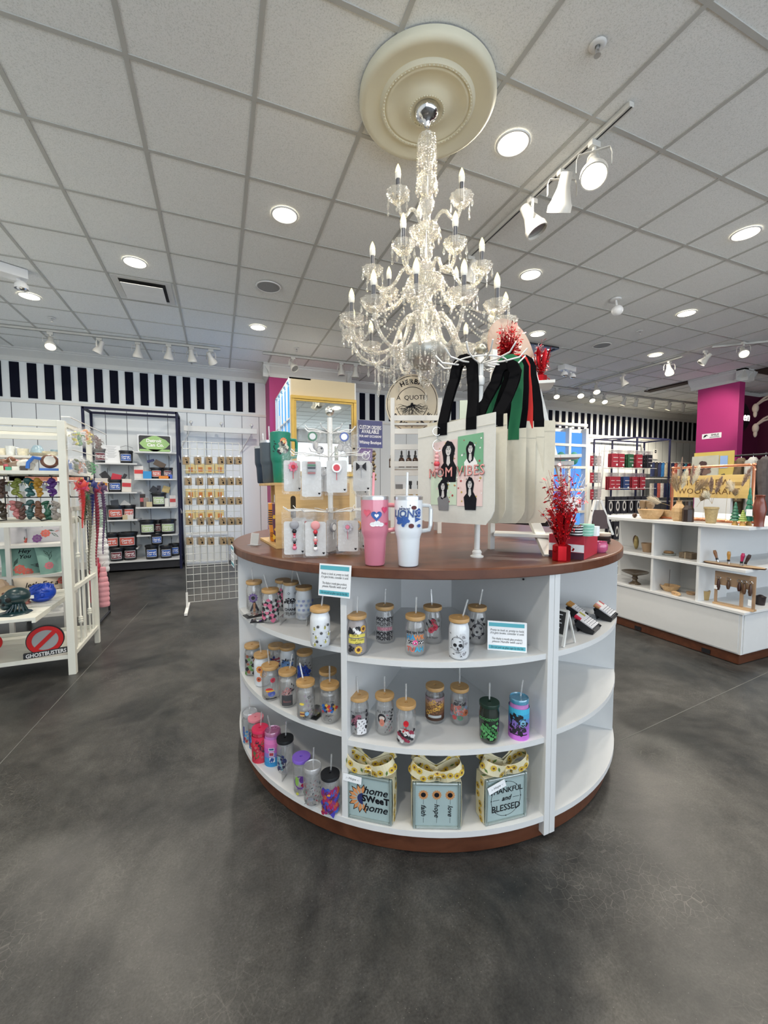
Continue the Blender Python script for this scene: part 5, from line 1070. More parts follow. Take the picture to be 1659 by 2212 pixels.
def woman(cx, cy, s, pose, hairw=1.0):
    tpoly(m, [(cx-.15*s, cy-.62*s), (cx-.20*s, cy-.30*s), (cx-.06*s, cy-.16*s), (cx+.10*s, cy-.16*s), (cx+.22*s, cy-.34*s), (cx+.20*s, cy-.62*s)], pose, .0034)      # shoulders
    tpoly(m, [(cx+.15*s*hairw*math.cos(a)*(1+.1*math.sin(5*a)), cy-.02*s+(.22*s if math.sin(a) > 0 else .30*s)*math.sin(a)*(1+.06*math.cos(7*a))) for a in [2*PI*i/26 for i in range(26)]], 4, .0038)      # hair
    tpoly(m, [(cx-.035*s, cy-.10*s), (cx+.035*s, cy-.10*s), (cx+.05*s, cy-.24*s), (cx, cy-.30*s), (cx-.05*s, cy-.24*s)], 5, .0042)
    tpoly(m, circ(cx, cy+.02*s, .070*s, .115*s, 18), 5, .0046)
    for sx in (-1, 1): tpoly(m, circ(cx+sx*.027*s, cy+.035*s, .016*s, .009*s, 8), 4, .005); tpoly(m, [(cx+sx*.012*s, cy+.060*s), (cx+sx*.046*s, cy+.062*s), (cx+sx*.046*s, cy+.070*s), (cx+sx*.012*s, cy+.068*s)], 4, .005)
    tpoly(m, [(cx-.006*s, cy-.008*s), (cx+.008*s, cy-.008*s), (cx+.002*s, cy+.02*s)], 10, .005); tpoly(m, circ(cx, cy-.038*s, .024*s, .009*s, 8), 10, .005)
    tpoly(m, [(cx-.07*s, cy+.02*s), (cx-.075*s, cy+.13*s), (cx+.02*s, cy+.15*s), (cx+.08*s, cy+.12*s), (cx+.07*s, cy+.03*s), (cx+.045*s, cy+.095*s), (cx-.03*s, cy+.10*s)], 4, .0054)
woman(.44, .715, .50, 4, 1.1); woman(.72, .70, .38, 6, .9); woman(.37, .36, .38, 10, 1.15); woman(.72, .37, .38, 4, .85)
m.build('portrait_print', cols, t1)
def ttext(s, cx, cy, size, mi, l, **kw):
    vs, fs = text_geo(s, size, **kw); m2.add([tp(cx+p.x, cy+p.y*1.0, l) for p in vs], fs, mi)
m2 = MB(); ttext('MOM VIBES', .535, .50, .135, 0, .0062, bold=.003, sp=1.08); ttext('MOM VIBES', .535, .502, .135, 1, .0070, bold=.0005, sp=1.08)
m2.build('lettering', [CM((.12, .03, .03)), CM((.80, .36, .33))], t1)
kp = tp(.285, .93, .006)+Vector(t1.location); t = thing('keychain', 'pink beaded keychain clipped to the front tote strap', 'keychain', kp, facing(kp))
m = MB(); n = 20; m.tube([Vector((.016*math.cos(2*PI*i/n), -.004, .016*math.sin(2*PI*i/n))) for i in range(n+1)], .0012, 6); m.tube([Vector((.020*math.cos(2*PI*i/n)+.004, -.006, -.055+.022*math.sin(2*PI*i/n))) for i in range(n+1)], .001, 6); m.tube([(0, -.004, -.016), (.002, -.006, -.034)], .0015); m.build('metal_rings', chrome, t)
m = MB()
for k, (r_, c) in enumerate(((.006, 0), (.009, 0), (.009, 0), (.012, 1), (.009, 0), (.006, 0))): m.sph((0, -.012, -.085-k*.014), r_, 12, 8, c)
m.build('beads', [CM((.75, .38, .38), .35), CM((.60, .06, .08), .3)], t)
specs = [((1096, 893), 1.50, (.34), 1.195, 'second canvas tote, its edge showing right behind the front one', [blk, blk], (1095, 790), 1.60), ((1137, 924), 1.62, .34, 1.185, 'third canvas tote, green strap, in the middle of the row', [gn, blk], (1100, 780), 1.64),
         ((1158, 925), 1.70, .34, 1.180, 'fourth canvas tote from the front with a black strap', [blk, blk], (1112, 782), 1.70), ((1176, 922), 1.72, .34, 1.178, 'fifth canvas tote from the front with a red strap', [rd, blk], (1115, 778), 1.73), ((1200, 908), 1.72, .34, 1.180, 'last canvas tote at the right end of the row', [blk, blk], (1128, 780), 1.77)]
base_dir = Vector((TR.x-TL.x, TR.y-TL.y, 0)).normalized()
for k, (q, d_, w_, zb_, lab, hc, pk, pd_) in enumerate(specs):
    tr = pd(q[0], q[1], d_); dr = Euler((0, 0, (.08, .30, .42, .52, .62)[k])).to_matrix()@base_dir; tl = tr-dr*w_; tl.z = tr.z-.005
    tote(tr, tl, zb_, canvas, lab, hc, pd(pk[0], pk[1], pd_), seed=10+k, bulge=.014, att=((.66, .90), (.50, .86), (.48, .82), (.42, .80), (.38, .80))[k])
# ================================================================ WHITE LADDER SHELF, ROUND SIGN, OIL BOTTLES
LD = 2.5; zl = lambda y, d=LD: HC+(1054-y)*d/FPX
a, b = pd(848, 1150, LD), pd(948, 1150, LD); LO = Vector(((a.x+b.x)/2, (a.y+b.y)/2, TOP)); rz_ = math.atan2((b-a).y, (b-a).x); LW = (b-a).length
t = thing('ladder_shelf', 'white wooden ladder shelf standing on the counter behind the tumblers', 'shelf', LO, rz_); HL = zl(864)-TOP
m = MB()
for s_ in (-1, 1): m.beam((s_*LW/2, -.02, 0), (s_*LW/2, 0, HL), .024, .020); m.beam((s_*LW/2, .17, 0), (s_*LW/2, .02, HL-.01), .020, .018)
m.build('leg', white_paint, t, bevel=.001)
for y in (906, 934, 967, 1003, 1022, 1062, 1100): z = zl(y)-TOP; MB().bb(-LW/2, LW/2, -.012, .0, z-.016, z+.016).build('slat', white_paint, t, bevel=.001)
for y in (918, 1012, 1085): z = zl(y)-TOP; k_ = 1-z/HL; MB().bb(-LW/2-.01, LW/2+.01, .0, .03+.16*k_, z-.006, z+.006).build('tray', white_paint, t, bevel=.001)
def loc2(t_, x, y, z): return Vector(t_.location)+Euler((0, 0, t_.rotation_euler.z)).to_matrix()@Vector((x, y, z))
z0 = zl(1012)-TOP+.006
for k, (x, nm) in enumerate(((-.145, 'leftmost black dropper bottle on the ladder shelf'), (-.085, 'second black dropper bottle on the ladder shelf'), (-.04, 'third black dropper bottle on the ladder shelf'), (-.0, 'fourth black dropper bottle on the ladder shelf'), (.05, 'rightmost black dropper bottle on the ladder shelf'))):
    w = loc2(t, x, .045, z0); b_ = thing('dropper_bottle', nm, 'bottle', w, rz_, 'dropper bottles on the ladder shelf')
    MB().lathe((0, 0, 0), [(.001, 0), (.017, 0), (.018, .003), (.018, .05), (.012, .060), (.009, .062)], 20).build('bottle_body', M('amber_glass', (.05, .02, .01), .15), b_)
    MB().lathe((0, 0, 0), [(.010, .060), (.010, .076), (.006, .080), (.006, .10), (.001, .106)], 14).build('dropper', black, b_)
    m, mats = design([('rect', (.68, .64, .58), -.012, .010, .012, .040)], .0184); m.build('paper_label', mats, b_)
z0 = zl(1085)-TOP+.006
for k, x in enumerate((-.03, .02, .07)):
    w = loc2(t, x, .05, z0); b_ = thing('oil_bottle', ('left', 'middle', 'right')[k]+' golden oil bottle with a black long neck on the lower ladder shelf', 'bottle', w, rz_, 'golden bottles on the lower ladder shelf')
    MB().lathe((0, 0, 0), [(.001, 0), (.020, 0), (.022, .01), (.020, .035), (.010, .05)], 20).build('bottle_body', CM((.45, .28, .06), .25), b_); MB().cyl((0, 0, .05), (0, 0, .12), .007).cyl((0, 0, .10), (0, 0, .125), .010).build('neck', black, b_)
w = loc2(t, -.10, .04, z0); c_ = thing('print_card', 'small printed card standing on the lower ladder shelf', 'card', w, rz_); MB().box((0, 0, .06), (.075, .002, .12)).build('card', paper, c_); MB().box((0, -.0015, .08), (.045, .001, .05)).build('picture', CM((.25, .24, .24)), c_)
# round wooden sign
cx = pd(890, 872, 2.58); sr = 57*2.58/FPX; t = thing('round_wood_sign', 'arched pale wooden sign with tree roots emblem behind the ladder shelf', 'sign', cx, facing(cx)-.03)
MB().poly(circ(0, 0, sr, sr*1.10, 56), (0, 0, 0), X, Z, .012).build('board', M('pale_plywood', (.66, .58, .45), .6, var=.06, scale=6), t)
m = MB()
def ringp(m, r, w, y, a0=0, a1=2*PI, sc_=1.1, n=64):
    vs = []
    for i in range(n+1): a = a0+(a1-a0)*i/n; vs += [(r*math.cos(a), y, r*sc_*math.sin(a)), ((r-w)*math.cos(a), y, (r-w)*sc_*math.sin(a))]
    m.add(vs, [(2*i, 2*i+1, 2*i+3, 2*i+2) for i in range(n)])
ringp(m, sr*.95, sr*.02, -.001); ringp(m, sr*.60, sr*.02, -.001, .35, PI-.35, 1.05); ringp(m, sr*.60, sr*.02, -.001, PI+.2, 2*PI-.2, 1.05)
m.build('ring_line', ink, t); m = MB()
def arctext(m, s, r, size, a_mid, span, flip=False):
    for i, ch_ in enumerate(s):
        a = a_mid+(span*(.5-(i+.5)/len(s)) if not flip else -span*(.5-(i+.5)/len(s)))
        rad = Vector((math.cos(a), 0, math.sin(a)*1.05)); up = rad if not flip else -rad; rt = Vector((up.z, 0, -up.x))
        if ch_ != ' ': text(m, ch_, size, Vector((0, -.0016, 0))+rad*r, rt, up, bold=.0012)
arctext(m, 'HERBAL', sr*.78, sr*.24, PI/2-.08, 1.35); arctext(m, 'SYNDICATE', sr*.78, sr*.22, -PI/2, 2.3, True)
text(m, 'A  QUOTEJ', sr*.24, (0, -.0016, sr*.22), X, Z); m.build('lettering', ink, t)
m = MB(); rr_ = random.Random(9)
m.cyl((0, -.002, sr*.02), (0, -.003, -sr*.10), .007, .012, 6)
for k in range(11):
    a = PI+PI*(k+.5)/11; L2 = sr*rr_.uniform(.40, .58)*(.85+.25*abs(math.cos(a))); p0 = Vector((0, -.003, -sr*.06)); pts = [p0]
    for j in range(1, 6): pts.append(p0+Vector((math.cos(a)*L2*j/5+rr_.uniform(-.006, .006), 0, math.sin(a)*L2*.75*j/5+rr_.uniform(-.005, .005))))
    m.tube(pts, .0030, 5, r1=.0008)
    for j in (2, 3, 4): e = pts[j]; m.tube([e, e+Vector((math.cos(a+.6*(-1)**j)*.022, 0, math.sin(a+.6*(-1)**j)*.022)), e+Vector((math.cos(a+.3*(-1)**j)*.036, 0, math.sin(a+.3*(-1)**j)*.036))], .0014, 4, r1=.0005)
m.build('root_emblem', ink, t)
# purple sign on the wall behind
sp_ = hy(801, 938, 5.6); t = thing('custom_orders_sign', 'blue and purple sign about custom orders beside the cream cabinet', 'sign', sp_, 0); k_ = dep(sp_)/FPX
MB().poly(rect(-28*k_, -29*k_, 27*k_, 29*k_), (0, 0, 0), X, Z, .01).build('board', M('blue_purple_print', (.030, .035, .15), .4, var=.8, scale=2.5), t)
m = MB()
for s_, y, z_ in (('CUSTOM ORDERS', 14, 12), ('AVAILABLE', 5, 12), ('FOR ANY OCCASION!', -5, 7.2), ('Whimsy Boutique', -18, 10)): text(m, s_, z_*k_*.95, (-1*k_, -.002, y*k_), X, Z, bold=.001, fit=50*k_*(.8 if s_[0] == 'A' else 1))
m.build('lettering', CM((.85, .85, .88)), t)
MB().poly(rect(-30*k_, -62*k_, 4*k_, -31*k_), (0, 0, 0), X, Z, .01).build('lower_panel', M('purple_print', (.09, .03, .17), .4, var=.3, scale=6), t); m = MB(); ringp(m, 9*k_, 1.5*k_, -.002, sc_=1); 
for k in range(7): a = k*.9; m.tube([(0, -.003, 0), (8*k_*math.cos(a), -.003, 8*k_*math.sin(a)+2*k_)], .002, 4)
for v in range(len(m.v)): m.v[v] = (m.v[v][0]-12*k_, m.v[v][1], m.v[v][2]-46*k_)
m.build('flower_emblem', CM((.8, .8, .85)), t)
MB().cyl((-3*k_, .005, -62*k_), (-3*k_, .005, -sp_.z+.02), .012).box((-3*k_, .005, -sp_.z+.01), (.3, .3, .02)).build('stand_post', white_metal, t)
# ================================================================ RIGHT A-FRAME SHELF WITH FOIL SPRAYS
pA, pB = hz(1061, 1186, TOP), hz(1187, 1202, TOP); AO = Vector((pA.x, pA.y, TOP)); dA = dep(AO)
t = thing('a_frame_shelf', 'white A-frame shelf with slanted legs behind the tote bags', 'shelf', AO); topz = HC+(1054-765)*dA/FPX-TOP; sh_ = Vector((.40, .40, 0)).normalized()
b_ = pB-AO; b_.z = 0; bk = Vector((.20, .42, 0))
m = MB().beam((0, 0, 0), (0.0, 0.0, topz), .024, .020); m.build('leg', white_paint, t, bevel=.001)
fr_ = hz(1160, 1140, TOP+.12)-AO; fr_.z = .12
MB().beam(b_, pd(1130, 1075, 2.0)-AO, .044, .02).build('leg', white_paint, t, bevel=.001)
pC = pd(1247, 1130, 2.02)-AO; pC.z = 0; pT = pd(1146, 775, 2.0)-AO
MB().beam(pC, pT, .026, .02).build('leg', white_paint, t, bevel=.001); MB().beam(pC+Vector((.10, .22, 0)), pT+Vector((.05, .12, 0)), .026, .02).build('leg', white_paint, t, bevel=.001)
def aboard(q1, q2, d1, d2, w, label, th=.014):
    a, b = pd(*q1, d1)-AO, pd(*q2, d2)-AO; b.z = a.z; m = MB(); m.beam(a, b, w, th); m.build(label, white_paint, t, bevel=.001)
aboard((1090, 838), (1193, 856), 2.0, 1.95, .16, 'top_board'); aboard((1120, 990), (1250, 990), 2.0, 1.92, .18, 'middle_board'); aboard((1130, 1003), (1236, 1005), 2.02, 1.96, .10, 'middle_rail', .02)
aboard((1068, 1152), (1200, 1168), 1.83, 1.75, .12, 'lower_tray', .012)
q = pd(1180, 925, 2.02); m = MB()
q = pd(1159, 905, 2.03); c_ = thing('chalk_sign', 'black chalk sign reading Herbal hung on the A-frame shelf', 'sign', q, facing(q)); kk = 2.03/FPX
MB().bb(-17*kk, 14*kk, 0, .008, -46*kk, 50*kk).build('chalkboard', M('chalkboard', (.03, .03, .03), .7), c_); m = MB(); text(m, 'Herbal', 13*kk, (-2*kk, -.001, 28*kk), X, Z); text(m, 'ing the', 10*kk, (-2*kk, -.001, 6*kk), X, Z); text(m, 'joy!', 10*kk, (-2*kk, -.001, -14*kk), X, Z); m.build('chalk_lettering', CM((.75, .75, .75)), c_)
q = pd(1106, 765, 2.06); c_ = thing('oval_board', 'large oval wooden board leaning on top of the A-frame shelf', 'board', q, facing(q)+.45); kk = 2.06/FPX
o2 = [(x*math.cos(.42)-y*math.sin(.42), x*math.sin(.42)+y*math.cos(.42)) for x, y in circ(0, 0, 48*kk, 78*kk, 44)][::1]
o2 = [(-x, y) for x, y in [(-x, y) for x, y in o2]]
MB().poly(o2, (0, 0, 0), X, Z, .014).build('board', M('pink_beige_wood', (.60, .44, .34), .55, var=.05), c_)
def foil(p, h, w, label, n=90, silver=.25, seed=1, cone=True, hearts=True):
    r_ = random.Random(seed); t = thing('foil_spray', label, 'foil centrepiece', p, 0, 'red foil sprays'); fr_m = M('red_foil', (.55, .012, .02), .18, .75, var=.15); sv = M('silver_foil', (.72, .66, .68), .15, .9)
    if cone: MB().lathe((0, 0, 0), [(.001, 0), (.030, 0), (.031, .005), (.031, .058), (.020, .064), (.001, .065)], 14, flute=.06, fn=7, sm=False).build('foil_weight', fr_m, t)
    m = MB(); 
    if cone:
        for k in range(9):
            a = 2*PI*k/9; d = Vector((math.cos(a), math.sin(a), 0)); b = Vector((math.cos(a+.5), math.sin(a+.5), 0)); L2 = r_.uniform(.09, .15)
            m.add([d*.008+Z*.06, b*.012+Z*.06, b*.045+Z*(.06+L2*.8), (d+b)*.028+Z*(.06+L2), d*.045+Z*(.06+L2*.8)], [(0, 1, 2, 3, 4)])
        for s_ in (-1, 1): m.ribbon([(0, 0, .062), (s_*.03, -.01, .055), (s_*.05, -.012, .045), (s_*.045, -.01, .036), (s_*.01, 0, .05)], .008, Y+Z*.3, .0008)
        m.build('foil_wrap', fr_m, t)
    m = MB()
    for k in range(n):
        a = r_.uniform(0, 2*PI); sp = w*r_.random()**.7; hh = h*r_.uniform(.45, 1)*(1-.25*(sp/w)**2); tip = Vector((math.cos(a)*sp, math.sin(a)*sp, hh)); b0 = Vector((math.cos(a)*.006, math.sin(a)*.006, .06 if cone else 0)); mi = 1 if r_.random() < silver else 0
        pts = [b0, b0.lerp(tip, .5)-Vector((math.cos(a), math.sin(a), 0))*sp*.25, tip]; m.tube(pts, .0005, 3, mi)
        for j in range(10):
            f = .25+.75*j/10; c = pts[0].lerp(pts[1], f*2) if f < .5 else pts[1].lerp(pts[2], f*2-1); s_ = r_.uniform(.008, .014)
            e1 = Vector((r_.uniform(-1, 1), r_.uniform(-1, 1), r_.uniform(-1, 1))).normalized(); e2 = e1.orthogonal().normalized(); c = c+e1*.006
            if hearts and j % 2 == 0: m.tube([c+e1*(s_*.8*math.cos(g))+e2*(s_*.8*math.sin(g)) for g in [2*PI*i/6 for i in range(7)]], .0011, 3, mi)
            else: m.add([c, c+e1*s_+e2*s_*.5, c+e1*s_*1.6, c+e1*s_-e2*s_*.5], [(0, 1, 2, 3)], mi)
    m.build('foil_leaves', [fr_m, sv], t)
q = hz(1212, 1211, TOP); foil(Vector((q.x, q.y, TOP)), .40, .085, 'red foil heart spray in a foil weight at the front right of the countertop', 90, .25, 2)
q = pd(1098, 800, 1.95); foil(q, .24, .062, 'dense red foil leaf spray rising behind the tote handles', 170, .03, 4, False, False)
q = pd(1166, 838, 2.05); foil(q, .24, .05, 'smaller red and silver foil spray on the A-frame shelf top', 55, .4, 6, True)
# gift box, candle jar, tins, bowls
q0, q1, q2 = hz(1231, 1212, TOP), hz(1261, 1210, TOP), hz(1290, 1195, TOP); u = (q2-q1); rzb = math.atan2(u.y, u.x); hb_ = dep(q1)*(1210-1158)/FPX; w_ = u.length; nb = Vector((math.sin(rzb), -math.cos(rzb), 0)); l_ = .13
ub = Vector((math.cos(rzb), math.sin(rzb), 0)); left = Vector((-ub.y, ub.x, 0)); cB = q1+ub*(w_/2)+left*(l_/2)
t = thing('gift_box', 'red and white gift box right of the red foil spray', 'box', (cB.x, cB.y, TOP), rzb); MB().bb(-w_/2, w_/2, -l_/2, l_/2, 0, hb_).build('box', M('red_card', (.42, .02, .04), .5), t, bevel=.001); MB().bb(-w_/2-.0008, -w_/2, -l_/2, l_/2, hb_*.30, hb_*.62).build('white_band', paper, t)
MB().bb(-w_/2-.0012, -w_/2, -l_/2, l_/2, 0, hb_*.28).build('dark_band', CM((.06, .02, .04)), t)
q = hz(1304, 1194, TOP); t = thing('candle_jar', 'pink quilted glass candle jar beside the gift box', 'candle', (q.x, q.y+.02, TOP)); MB().lathe((0, 0, 0), [(.001, 0), (.022, 0), (.030, .012), (.031, .032), (.026, .042), (.028, .046), (.025, .046), (.024, .040), (.001, .036)], 32, flute=.03, fn=16).build('jar', M('pink_pressed_glass', (.50, .10, .22), .15, coat=.4), t); MB().cyl((0, 0, .035), (0, 0, .043), .001).build('wick', black, t)
def stack(px, py, z, n, r, h, cols, label, cat='tin', squ=False):
    q = hz(px, py, z)
    for k in range(n):
        t = thing('round_tin', '%s, %s' % (label, ('lowest', 'second up', 'third up', 'topmost')[k]), cat, (q.x+random.uniform(-.003, .003), q.y, z+k*h), 0, label+'s')
        MB().lathe((0, 0, 0), [(.001, 0), (r*.97, 0), (r, .002), (r, h*.6), (r*.98, h*.6), (r*.98, h), (.001, h)], 30).build('tin', cols[0], t); MB().cyl((0, 0, h*.55), (0, 0, h-.0005), r*1.005, r*1.005, 30).build('lid', cols[1], t)
gz = TOP+hb_
stack(1243, 1157, gz, 4, .026, .010, [black, white_metal], 'black tin left of the mint tins on the gift box')
stack(1266, 1157, gz, 4, .026, .011, [M('mint_tin', (.25, .55, .42), .4), M('mint_tin_lid', (.38, .62, .52), .4)], 'mint green tin stacked on the gift box')
q = hz(1283, 1157, gz); t = tag(MB().box((q.x, q.y, gz+.018), (.03, .03, .036), .4).build('white_box', paper), 'small white box beside the mint green tins', 'box')
q = hz(1318, 1176, TOP)
for k in range(3):
    t = thing('nested_bowl', 'dark lidded bowl near the right edge of the countertop, %s of three' % ('lowest', 'middle', 'top')[k], 'bowl', (q.x+.02, q.y+.06, TOP+k*.016), 0, 'dark stacked bowls at the right of the countertop'); MB().lathe((0, 0, 0), [(.001, 0), (.03, 0), (.036, .006), (.037, .018), (.034, .018), (.001, .010)], 28).build('bowl', M('dark_wood_bowl', (.03, .02, .02), .3) if k < 2 else CM((.6, .5, .4)), t)
q = hz(1262, 1128, TOP+.10); t = thing('wall_card_sign', 'white framed price card behind the mint tins', 'sign', pd(1237, 1085, 2.3), facing(q)); MB().poly(rect(-.055, -.045, .045, .03), (0, 0, 0), X, Z, .003).build('card', paper, t); MB().poly(rect(-.012, -.008, .0, -.003), (0, -.001, 0), X, Z).build('printed_mark', ink, t); MB().cyl((0, .005, -.045), (0, .005, -(pd(1237, 1085, 2.3).z-TOP)), .004).build('stem', white_metal, t)
# black trays and white chain garland under the A frame
q = hz(1130, 1150, TOP+.03); t = thing('black_tray', 'long black tray on the lower board of the A-frame shelf', 'tray', (q.x, q.y, TOP+.075), math.atan2(pB.y-pA.y, pB.x-pA.x)); MB().bb(-.13, .16, -.04, .05, 0, .03).build('tray', black, t, bevel=.003)
# easel chalk frames at the back right
q = pd(1290, 1130, 2.4); t = thing('wooden_easel', 'white easel with a dark board standing beyond the mint tins', 'easel', (q.x, q.y, TOP), facing(q)+.6); m = MB()
for s_ in (-1, 1): m.beam((s_*.08, -.03, 0), (s_*.02, 0, .20), .014, .012)
m.beam((0, .09, 0), (0, 0, .20), .012, .01); m.build('legs', white_paint, t); MB().box((0, -.02, .09), (.09, .008, .11), rot=Euler((-.2, 0, 0))).build('board', M('dark_brown_board', (.04, .02, .02), .6), t)
# ================================================================ RIGHT WHITE DISPLAY ISLAND
IX, IY, IY2, IX2 = 3.56, 1.75, 3.05, 5.1; IT = 1.045
t = thing('display_island', 'white open shelved display island with a brown wooden kick base', 'display counter', (IX, IY, 0))
ox, oy = IX2-IX, IY2-IY
MB().bb(.02, ox-.02, .02, oy-.02, .005, .085).build('kick_base', cherry, t)
MB().bb(0, ox, 0, oy, .085, .395).build('storage_box', white, t, bevel=.002)
for a_, y_ in ((.25, .0), (.9, .0)): pass
MB().bb(-.006, 0, .018, oy-.01, .095, .385).bb(.018, ox, -.006, 0, .095, .385).build('front_panel', white, t, bevel=.001)
MB().bb(-.02, ox, -.02, oy, .395, .413).build('lower_deck', white, t, bevel=.001)
MB().bb(-.01, ox, -.01, oy, .705, .725).build('middle_shelf', white, t, bevel=.001)
MB().bb(-.03, ox, -.03, oy, IT-.025, IT).build('countertop', white, t, bevel=.002)
MB().bb(.38, .40, .38, oy, .413, IT-.025).bb(.38, ox, .38, .40, .413, IT-.025).build('back_panel', white, t)
def diy(px, py): return hx(px, py, IX).y-IY
for px, py in ((1407, 1255), (1505, 1280)):
    y = diy(px, py); MB().bb(.0, .38, y-.010, y+.010, .413, .705).build('divider', white, t, bevel=.001); MB().bb(.0, .38, y-.010, y+.010, .725, IT-.025).build('divider', white, t, bevel=.001)
MB().bb(.36, .38, diy(1395, 1250)-.01, oy, .413, IT-.025).build('end_panel', white, t)
for k, (py_, px_) in enumerate(((1363, 1378), (1409, 1525))):
    q = hx(px_, py_, IX+.018); MB().bb(.012, .0195, q.y-IY-.03, q.y-IY+.03, .012, .045).build('kick_socket', black, t)
def at(px, py, z): p = hz(px, py, z); return Vector((p.x, p.y, z))
def turned(kind, p, label, prof, mat, cat, rz=0, group=None, n=36, px=None, **kw):
    if px: k_ = dep(p)/FPX; rm = max(q[0] for q in prof); zm = max(q[1] for q in prof); prof = [(r*px[0]*k_/2/rm, z*px[1]*k_/zm) for r, z in prof]
    t = thing(kind, label, cat, p, rz, group); MB().lathe((0, 0, 0), prof, n, **kw).build('body', mat, t); return t
def it(px, dx): return Vector((IX+dx, hx(px, 1115, IX+dx).y, IT))
def prof_bowl(r, h, base=.5, w=.004): return [(.001, 0), (r*base, 0), (r*.85, h*.5), (r, h), (r-w, h), (r*.8, h*.55), (r*base*.8, w), (.001, w)]
turned('wooden_bowl', it(1405, .10), 'wide pale wooden bowl at the left of the island top', prof_bowl(.078, .055, .62), maple, 'bowl', px=(50, 20))
turned('wooden_bowl', it(1440, .27), 'pale wooden bowl behind the wide one, with pampas grass above it', prof_bowl(.055, .045, .7), maple, 'bowl', px=(34, 18))
for k, (px, py, s_) in enumerate(((1389, 1086, 1), (1404, 1085, 1))):
    q = it(px, .36); turned('wooden_cup', q, ('left', 'right')[k]+' small dark wooden goblet behind the wide bowl', [(.001, 0), (.022, 0), (.012, .02), (.014, .04), (.026, .06), (.024, .085), (.018, .088), (.001, .05)], CM((.20, .13, .07), .35), 'goblet', px=(16, 34))
q = it(1371, .10); t = thing('log_slice', 'dark split log piece at the left end of the island top', 'wood piece', q, .4); MB().sph((0, 0, .022), (.035, .02, .022), 12, 8).build('log', walnut, t)
q = it(1466, .08); t = turned('wooden_vase', q, 'faceted pale wooden vase with dried grass', [(.001, 0), (.030, 0), (.038, .012), (.045, .055), (.040, .075), (.018, .100), (.015, .112), (.019, .118), (.014, .118), (.001, .10)], maple, 'vase', n=10, sm=False, px=(29, 44))
q = it(1486, .045); turned('dark_vase', q, 'square shouldered black wooden vase', [(.001, 0), (.034, 0), (.035, .003), (.035, .065), (.032, .072), (.018, .088), (.018, .108), (.013, .108), (.001, .09)], M('black_stained_wood', (.022, .012, .010), .35), 'vase', .5, n=8, sm=False, px=(21, 44))
q = it(1536, .07); potm = M('speckled_stoneware', (.42, .32, .16), .5, var=.35, scale=80); turned('stoneware_pot', q, 'speckled tan pot holding dried flowers', [(.001, 0), (.030, 0), (.034, .006), (.044, .085), (.046, .098), (.050, .100), (.049, .112), (.043, .112), (.040, .09), (.001, .05)], potm, 'pot', px=(27, 35))
q = it(1640, .08); turned('tall_vase', q, 'tall reddish brown wooden vase at the right edge of the island', [(.001, 0), (.028, 0), (.026, .01), (.030, .05), (.038, .10), (.030, .14), (.022, .165), (.030, .180), (.024, .182), (.001, .15)], M('red_mahogany', (.16, .035, .018), .3, coat=.3), 'vase', px=(24, 68))
tw = M('turned_green', (.03, .15, .09), .35, coat=.3); tw2 = M('turned_lime', (.32, .42, .10), .4)
for k, (px, py, h, m_, lab) in enumerate(((1588, 1125, .145, tw, 'dark green turned wooden tree on a gold base'), (1605, 1126, .095, tw2, 'small lime green turned wooden tree'), (1618, 1124, .235, M('turned_emerald', (.02, .20, .12), .35, coat=.3), 'tall emerald turned wooden tree behind the lime one'))):
    q = it(px, .05 if k < 2 else .11); h = (50, 34, 82)[k]*dep(q)/FPX; t = thing('wooden_tree', lab, 'tree ornament', q, 0, 'turned wooden trees on the island')
    MB().lathe((0, 0, 0), [(.001, 0), (.020, 0), (.017, .01), (.012, .03), (.014, .035)], 20).build('base', M('amber_wood', (.50, .28, .07), .35), t)
    pr_ = [(.012, .034)]; n = 6
    for j in range(n): f = j/n; rr_ = (.030, .024, .030)[k]*(1-f)+.004; z = .034+(h-.034)*f; pr_ += [(rr_, z), (rr_*.9, z+(h-.034)/n*.45), (rr_*.55, z+(h-.034)/n*.9)]
    MB().lathe((0, 0, 0), pr_+[(.001, h)], 24).build('tiers', m_, t)
q = it(1618, .03); t = tag(MB().box((q.x, q.y, IT+.10), (.002, .035, .05), .2).build('price_tag', paper), 'white price tag hanging between the wooden trees', 'tag')
# dried grasses
def plume(p0, tip, w, label, col, n=280, bend=.03, seed=1, group='dried pampas plumes on the island'):
    r_ = random.Random(seed); p0, tip = Vector(p0), Vector(tip); t = thing('dried_plume', label, 'dried grass', p0, 0, group); d = tip-p0; L_ = d.length; u_ = d.normalized(); sd = u_.orthogonal().normalized(); s2 = u_.cross(sd)
    c = [u_*(L_*f)+Vector((bend*math.sin(f*1.6), 0, 0))*f for f in [i/10 for i in range(11)]]
    MB().tube(c, .0012, 5, r1=.0006).build('stem', CM((.42, .30, .14)), t); m = MB()
    for k in range(n):
        f = r_.uniform(.42, 1); i = min(9, int(f*10)); b = c[i].lerp(c[i+1], f*10-i); a = r_.uniform(0, 2*PI); rad = 1.25*w*math.sin(PI*min(1, (f-.38)/.64))**.7*r_.uniform(.5, 1)
        o = (sd*math.cos(a)+s2*math.sin(a)); e = b+o*rad+u_*w*r_.uniform(.6, 1.4); g = b.lerp(e, .5)+o*rad*.15; x_ = o.cross(u_)*.002
        m.add([b, g+x_, e, g-x_], [(0, 1, 2, 3)])
    o = m.build('plume', col, t); return t
pmc = M('pampas_cream', (.68, .60, .46), .9, sheen=.3); pmt = M('pampas_tan', (.45, .34, .22), .9); pmp = M('pampas_rose', (.40, .29, .24), .9); pmw = M('pampas_white', (.80, .76, .64), .9)
def IP(px, py, dx): return hx(px, py, IX+dx)
v1, v2, v3, v4 = IP(1466, 1086, .06), IP(1487, 1075, .06), IP(1538, 1088, .08), IP(1590, 1080, .12)
